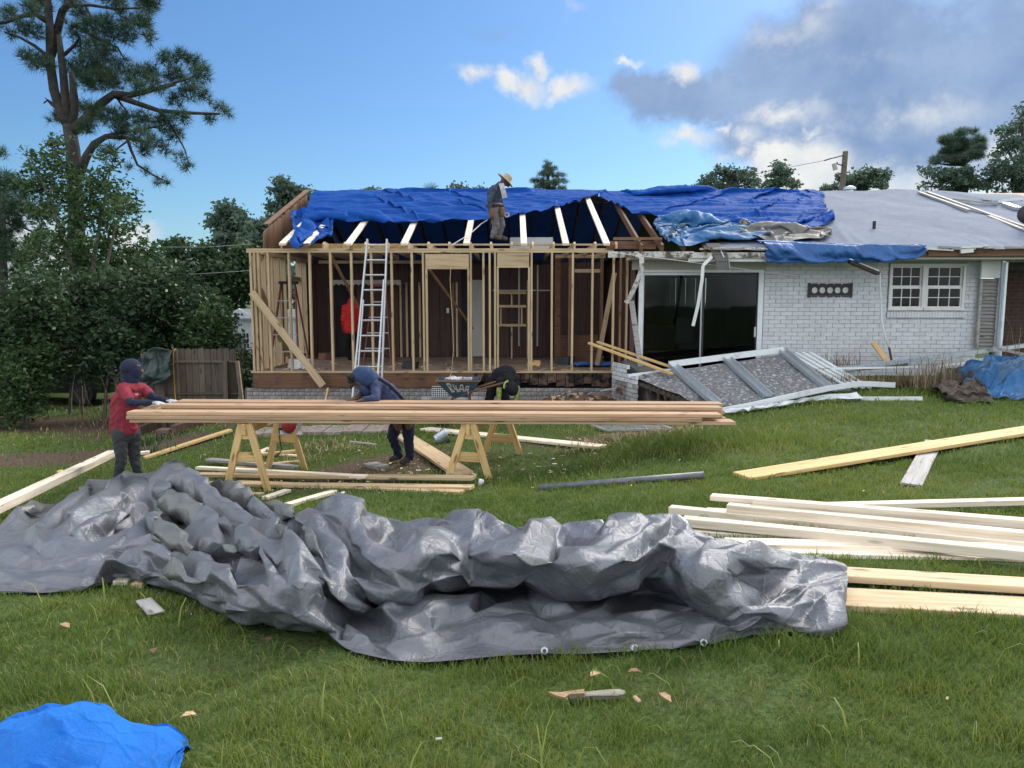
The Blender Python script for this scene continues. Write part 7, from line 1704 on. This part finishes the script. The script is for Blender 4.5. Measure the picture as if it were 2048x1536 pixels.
# --- big pines on the right
y = 34
far_tree('broad-topped pine leaning left over the right end of the roof', y, [(1930,270,20,9),(1915,285,30,12),(1945,290,24,12),(1895,300,24,11),(1925,305,34,12),(1950,305,18,10),(1880,318,16,8),(1910,318,26,9),(1955,280,10,8),(1868,326,9,5)], 2000, .26, [(1926,470),(1930,390),(1928,330),(1925,290)], True, 16)
far_tree('lower leafy tree under the broad-topped pine', 33, [(1855,345,16,8),(1880,350,18,9),(1910,345,26,12),(1935,350,26,16),(1920,365,40,14),(1960,365,24,16),(1850,372,14,6),(1900,378,30,8)], 3200, .24, [(1920,470),(1922,372)], seed=17)
far_tree('tall tree cut off by the right edge of the photo', 32, [(2045,225,20,22),(2030,250,20,18),(2010,262,22,14),(2050,270,40,26),(2005,285,16,12),(2030,300,44,22),(1995,320,18,12),(2040,335,50,30),(2000,350,34,22),(2060,370,50,30),(2015,378,34,16),(1985,310,10,6)], 5200, .24, [(2046,470),(2046,350),(2045,240)], seed=18)
# --- weeds along the wall, dry stalks by the tarp heap
def stalks(label, pts, n, h, mat, seed, name='weeds', wid=.012, spread=.2, lean=.5):
    r2 = random.Random(seed); c = pts[0]; t = plant(name, label, 'weeds', (c.x, c.y, tz(c.x, c.y))); V = []; F = []; T = []
    for k in range(n):
        b = r2.choice(pts); x, y = b.x+r2.gauss(0, spread), b.y+r2.gauss(0, spread*.4); z = max(tz(x, y), b.z-.05); a = r2.random()*6.3; L = h*r2.uniform(.4, 1.15); l2 = lean*r2.random()
        p = Vector((x, y, z)); s = Vector((math.cos(a+1.57), math.sin(a+1.57), 0))*wid
        q = p+Vector((math.cos(a)*l2*L*.4, math.sin(a)*l2*L*.4, L*.6)); e = p+Vector((math.cos(a)*l2*L, math.sin(a)*l2*L, L*(1-.35*l2)))
        i = len(V); V += [p-s/2, p+s/2, q+s/3, q-s/3, e]; F += [(i, i+1, i+2), (i, i+2, i+3), (i+3, i+2, i+4)]; T += [r2.random()]*5
    np_mesh('stalk', np.array([tuple(v) for v in V]), np.array(F), M[mat], t, colors=np.array(T)); return t
stalks('tall dry stalks beside the blue tarp heap', [P(1868, 770, 12.6), P(1885, 760, 12.7), P(1845, 770, 12.9)], 150, .75, 'dry', 1, lean=.9, spread=.22)
stalks('brown dead weeds at the foot of the white brick wall', [P(1670, 738, 14.2), P(1690, 740, 14.2)], 90, .5, 'dry', 2, lean=.9, spread=.2)
stalks('dry grass along the low timber edging', [P(px, 765, 13.05) for px in range(1660, 1880, 14)], 500, .26, 'dry', 3, spread=.15, lean=1.0)
stalks('long thin dry stems in front of the brown brick recess', [P(2020, 740, 13.0), P(2040, 740, 13.0)], 16, 1.25, 'dry', 4, wid=.012, spread=.15, lean=.4)
stalks('straw and clippings under the stack between the sawhorses', [G(px, py) for px, py in ((610,900),(640,905),(660,890),(700,900),(600,925),(1240,880),(1280,872),(1330,868),(1370,866),(1200,890),(1160,905))], 700, .16, 'straw', 5, wid=.012, spread=.22, lean=2.2)
stalks('low weeds at the foot of the brick edging', [G(310, 905), G(300, 890), G(325, 880)], 80, .2, 'leaf', 6, wid=.03, spread=.16, lean=.8)
# ---------------------------------------------------------------- grass: real blades, denser and finer near the camera
def grass():
    r2 = np.random.default_rng(77); Xs = []; Ys = []; Ws = []; Hs = []
    for y0, y1, dens, wd, h in ((2.15, 3.4, 12500, .0042, .075), (3.4, 5.2, 7000, .0055, .08), (5.2, 8.0, 3500, .0075, .085), (8.0, 11.5, 1300, .011, .09), (11.5, 15.5, 620, .018, .10), (15.5, 19.5, 260, .026, .13)):
        hw = .73*y1+3.2; n = int(dens*(y1-y0)*2*hw); x = r2.uniform(-hw, hw, n); y = r2.uniform(y0, y1, n)
        keep = np.abs(x) < .73*y+.35+2.8*r2.random(n)
        x, y = x[keep], y[keep]
        patch = .5+.5*np.sin(x*1.9+1.3*np.sin(y*1.7))*np.cos(y*2.3+np.sin(x*2.9)); tuft = np.sin(x*9+2*np.sin(y*7))*np.sin(y*11+2*np.sin(x*8))
        keep = r2.random(len(x)) < (1-.93*np.clip(bare(x, y)*1.15, 0, 1))*(.55+.45*patch)*(.75+.25*tuft)
        keep &= ~((y > 14.55) & (x > XL-.2)) & ~((y > 14.4) & (x > XC))
        x, y = x[keep], y[keep]; Xs.append(x); Ys.append(y); Ws.append(np.full(len(x), wd))
        long_ = _seg(x, y, (1.9, 9.9), (3.6, 9.6), .7)+.8*_seg(x, y, (1.2, 9.2), (2.2, 9.4), .5)+.5*_seg(x, y, (-1.2, 4.1), (1.5, 3.6), .35)
        Hs.append(h*.66*(.55+.7*r2.random(len(x)))*(1+.35*tuft[keep])*(1+1.1*long_))
    x = np.concatenate(Xs); y = np.concatenate(Ys); wd = np.concatenate(Ws); h = np.concatenate(Hs)
    # nothing grows through the sheets and boards lying flat
    Qf = GRAY_TARP_Q[::4, ::4].reshape(-1, 3)
    gx = np.floor((Qf[:, 0]+12)/.06).astype(int); gy = np.floor(Qf[:, 1]/.06).astype(int); occ = np.zeros((400, 400), bool); occ[np.clip(gx, 0, 399), np.clip(gy, 0, 399)] = True
    o2 = occ.copy()
    for dx in (-1, 0, 1):
        for dy in (-1, 0, 1): o2 |= np.roll(np.roll(occ, dx, 0), dy, 1)
    inner = o2.copy()
    for dx, dy in ((2, 0), (-2, 0), (0, 2)): inner &= np.roll(np.roll(o2, dx, 0), dy, 1)
    for p0, p1, bw, bh in BOARDS:
        d = np.array(p1)-np.array(p0); L2 = d[0]**2+d[1]**2
        if L2 < .01: continue
        t = ((x-p0[0])*d[0]+(y-p0[1])*d[1])/L2; q = np.abs((x-p0[0])*d[1]-(y-p0[1])*d[0])/math.sqrt(L2); low = (p0[2]+d[2]*t-bh/2-terr(x, y)) < .06
        k_ = ~((t > -.005) & (t < 1.005) & (q < bw/2+.004) & low); x, y, wd, h = x[k_], y[k_], wd[k_], h[k_]
    ix = np.clip(np.floor((x+12)/.06).astype(int), 0, 399); iy = np.clip(np.floor(y/.06).astype(int), 0, 399)
    keep = ~inner[ix, iy]; x, y, wd, h = x[keep], y[keep], wd[keep], h[keep]; n = len(x); z = terr(x, y)-.004
    a = r2.uniform(0, 2*np.pi, n); lean = h*(.25+.75*r2.random(n)); dx, dy = np.cos(a)*lean, np.sin(a)*lean; b = r2.uniform(0, 2*np.pi, n); sx, sy = np.cos(b)*wd/2, np.sin(b)*wd/2
    p = np.stack([x, y, z], -1); s = np.stack([sx, sy, 0*sx], -1)
    q = p+np.stack([dx*.35, dy*.35, h*.62], -1); e = p+np.stack([dx, dy, h*.95], -1)
    V = np.stack([p-s, p+s, q+s*.75, q-s*.75, e], 1).reshape(-1, 3)
    i = np.arange(n)[:, None]*5
    F = np.concatenate([i+np.array([[0, 1, 2]]), i+np.array([[0, 2, 3]]), i+np.array([[3, 2, 4]])], 0)
    big = .5+.5*np.sin(x*.9+2*np.sin(y*.8))*np.sin(y*1.1+1.5*np.sin(x*.7)); sm = .5+.5*np.sin(x*3.3+2*np.sin(y*2.1))*np.sin(y*3.9+1.5*np.sin(x*2.6)); tint = np.clip(.42*big+.22*sm+.38*r2.random(n)+.1*r2.normal(size=n), 0, 1)
    dry = (r2.random(n) < .02+.10*np.clip(sm*big*2-.7, 0, 1)+.35*np.clip(bare(x, y), 0, 1))
    print('grass blades', n)
    Vb = V.reshape(n, 5, 3); Fl = np.array([[0, 1, 2], [0, 2, 3], [3, 2, 4]])
    for nm, sel, mt, lb in (('grass', ~dry, M['grass'], 'green lawn grass'), ('dead_grass', dry, M['straw'], 'yellowed dead blades among the lawn grass')):
        k = int(sel.sum()); Fk = (np.arange(k)[:, None, None]*5+Fl[None]).reshape(-1, 3)
        tag(np_mesh(nm, Vb[sel].reshape(-1, 3), Fk, mt, colors=np.repeat(tint[sel], 5)), lb, 'grass', kind='stuff')
    # seed stalks and broad weeds here and there in the foreground
    V = []; F = []; T = []
    r3 = random.Random(5)
    for k in range(110):
        y = r3.uniform(2.4, 4.6); x = r3.uniform(-.7*y, .7*y); z = tz(x, y); a = r3.random()*6.3; L = r3.uniform(.08, .22); w_ = r3.uniform(.004, .012)
        if inner[min(399, int((x+12)/.06)), min(399, int(y/.06))]: continue
        s = Vector((math.cos(a+1.57), math.sin(a+1.57), 0))*w_; d = Vector((math.cos(a), math.sin(a), 0)); p = Vector((x, y, z)); pts = [p, p+d*L*.25+Vector((0, 0, L*.55)), p+d*L*.6+Vector((0, 0, L*.75)), p+d*L*.95+Vector((0, 0, L*.6))]
        i = len(V)
        for j, q in enumerate(pts): V += [q-s*(1-j/3.3)/2, q+s*(1-j/3.3)/2]; T += [.6+.4*r3.random()]*2
        for j in range(3): F.append((i+2*j, i+2*j+1, i+2*j+3, i+2*j+2))
    tag(np_mesh('broad_grass', np.array([tuple(v) for v in V]), np.array(F), M['grass'], colors=np.array(T)), 'broad arching grass blades in the near lawn', 'grass', kind='stuff')
grass()
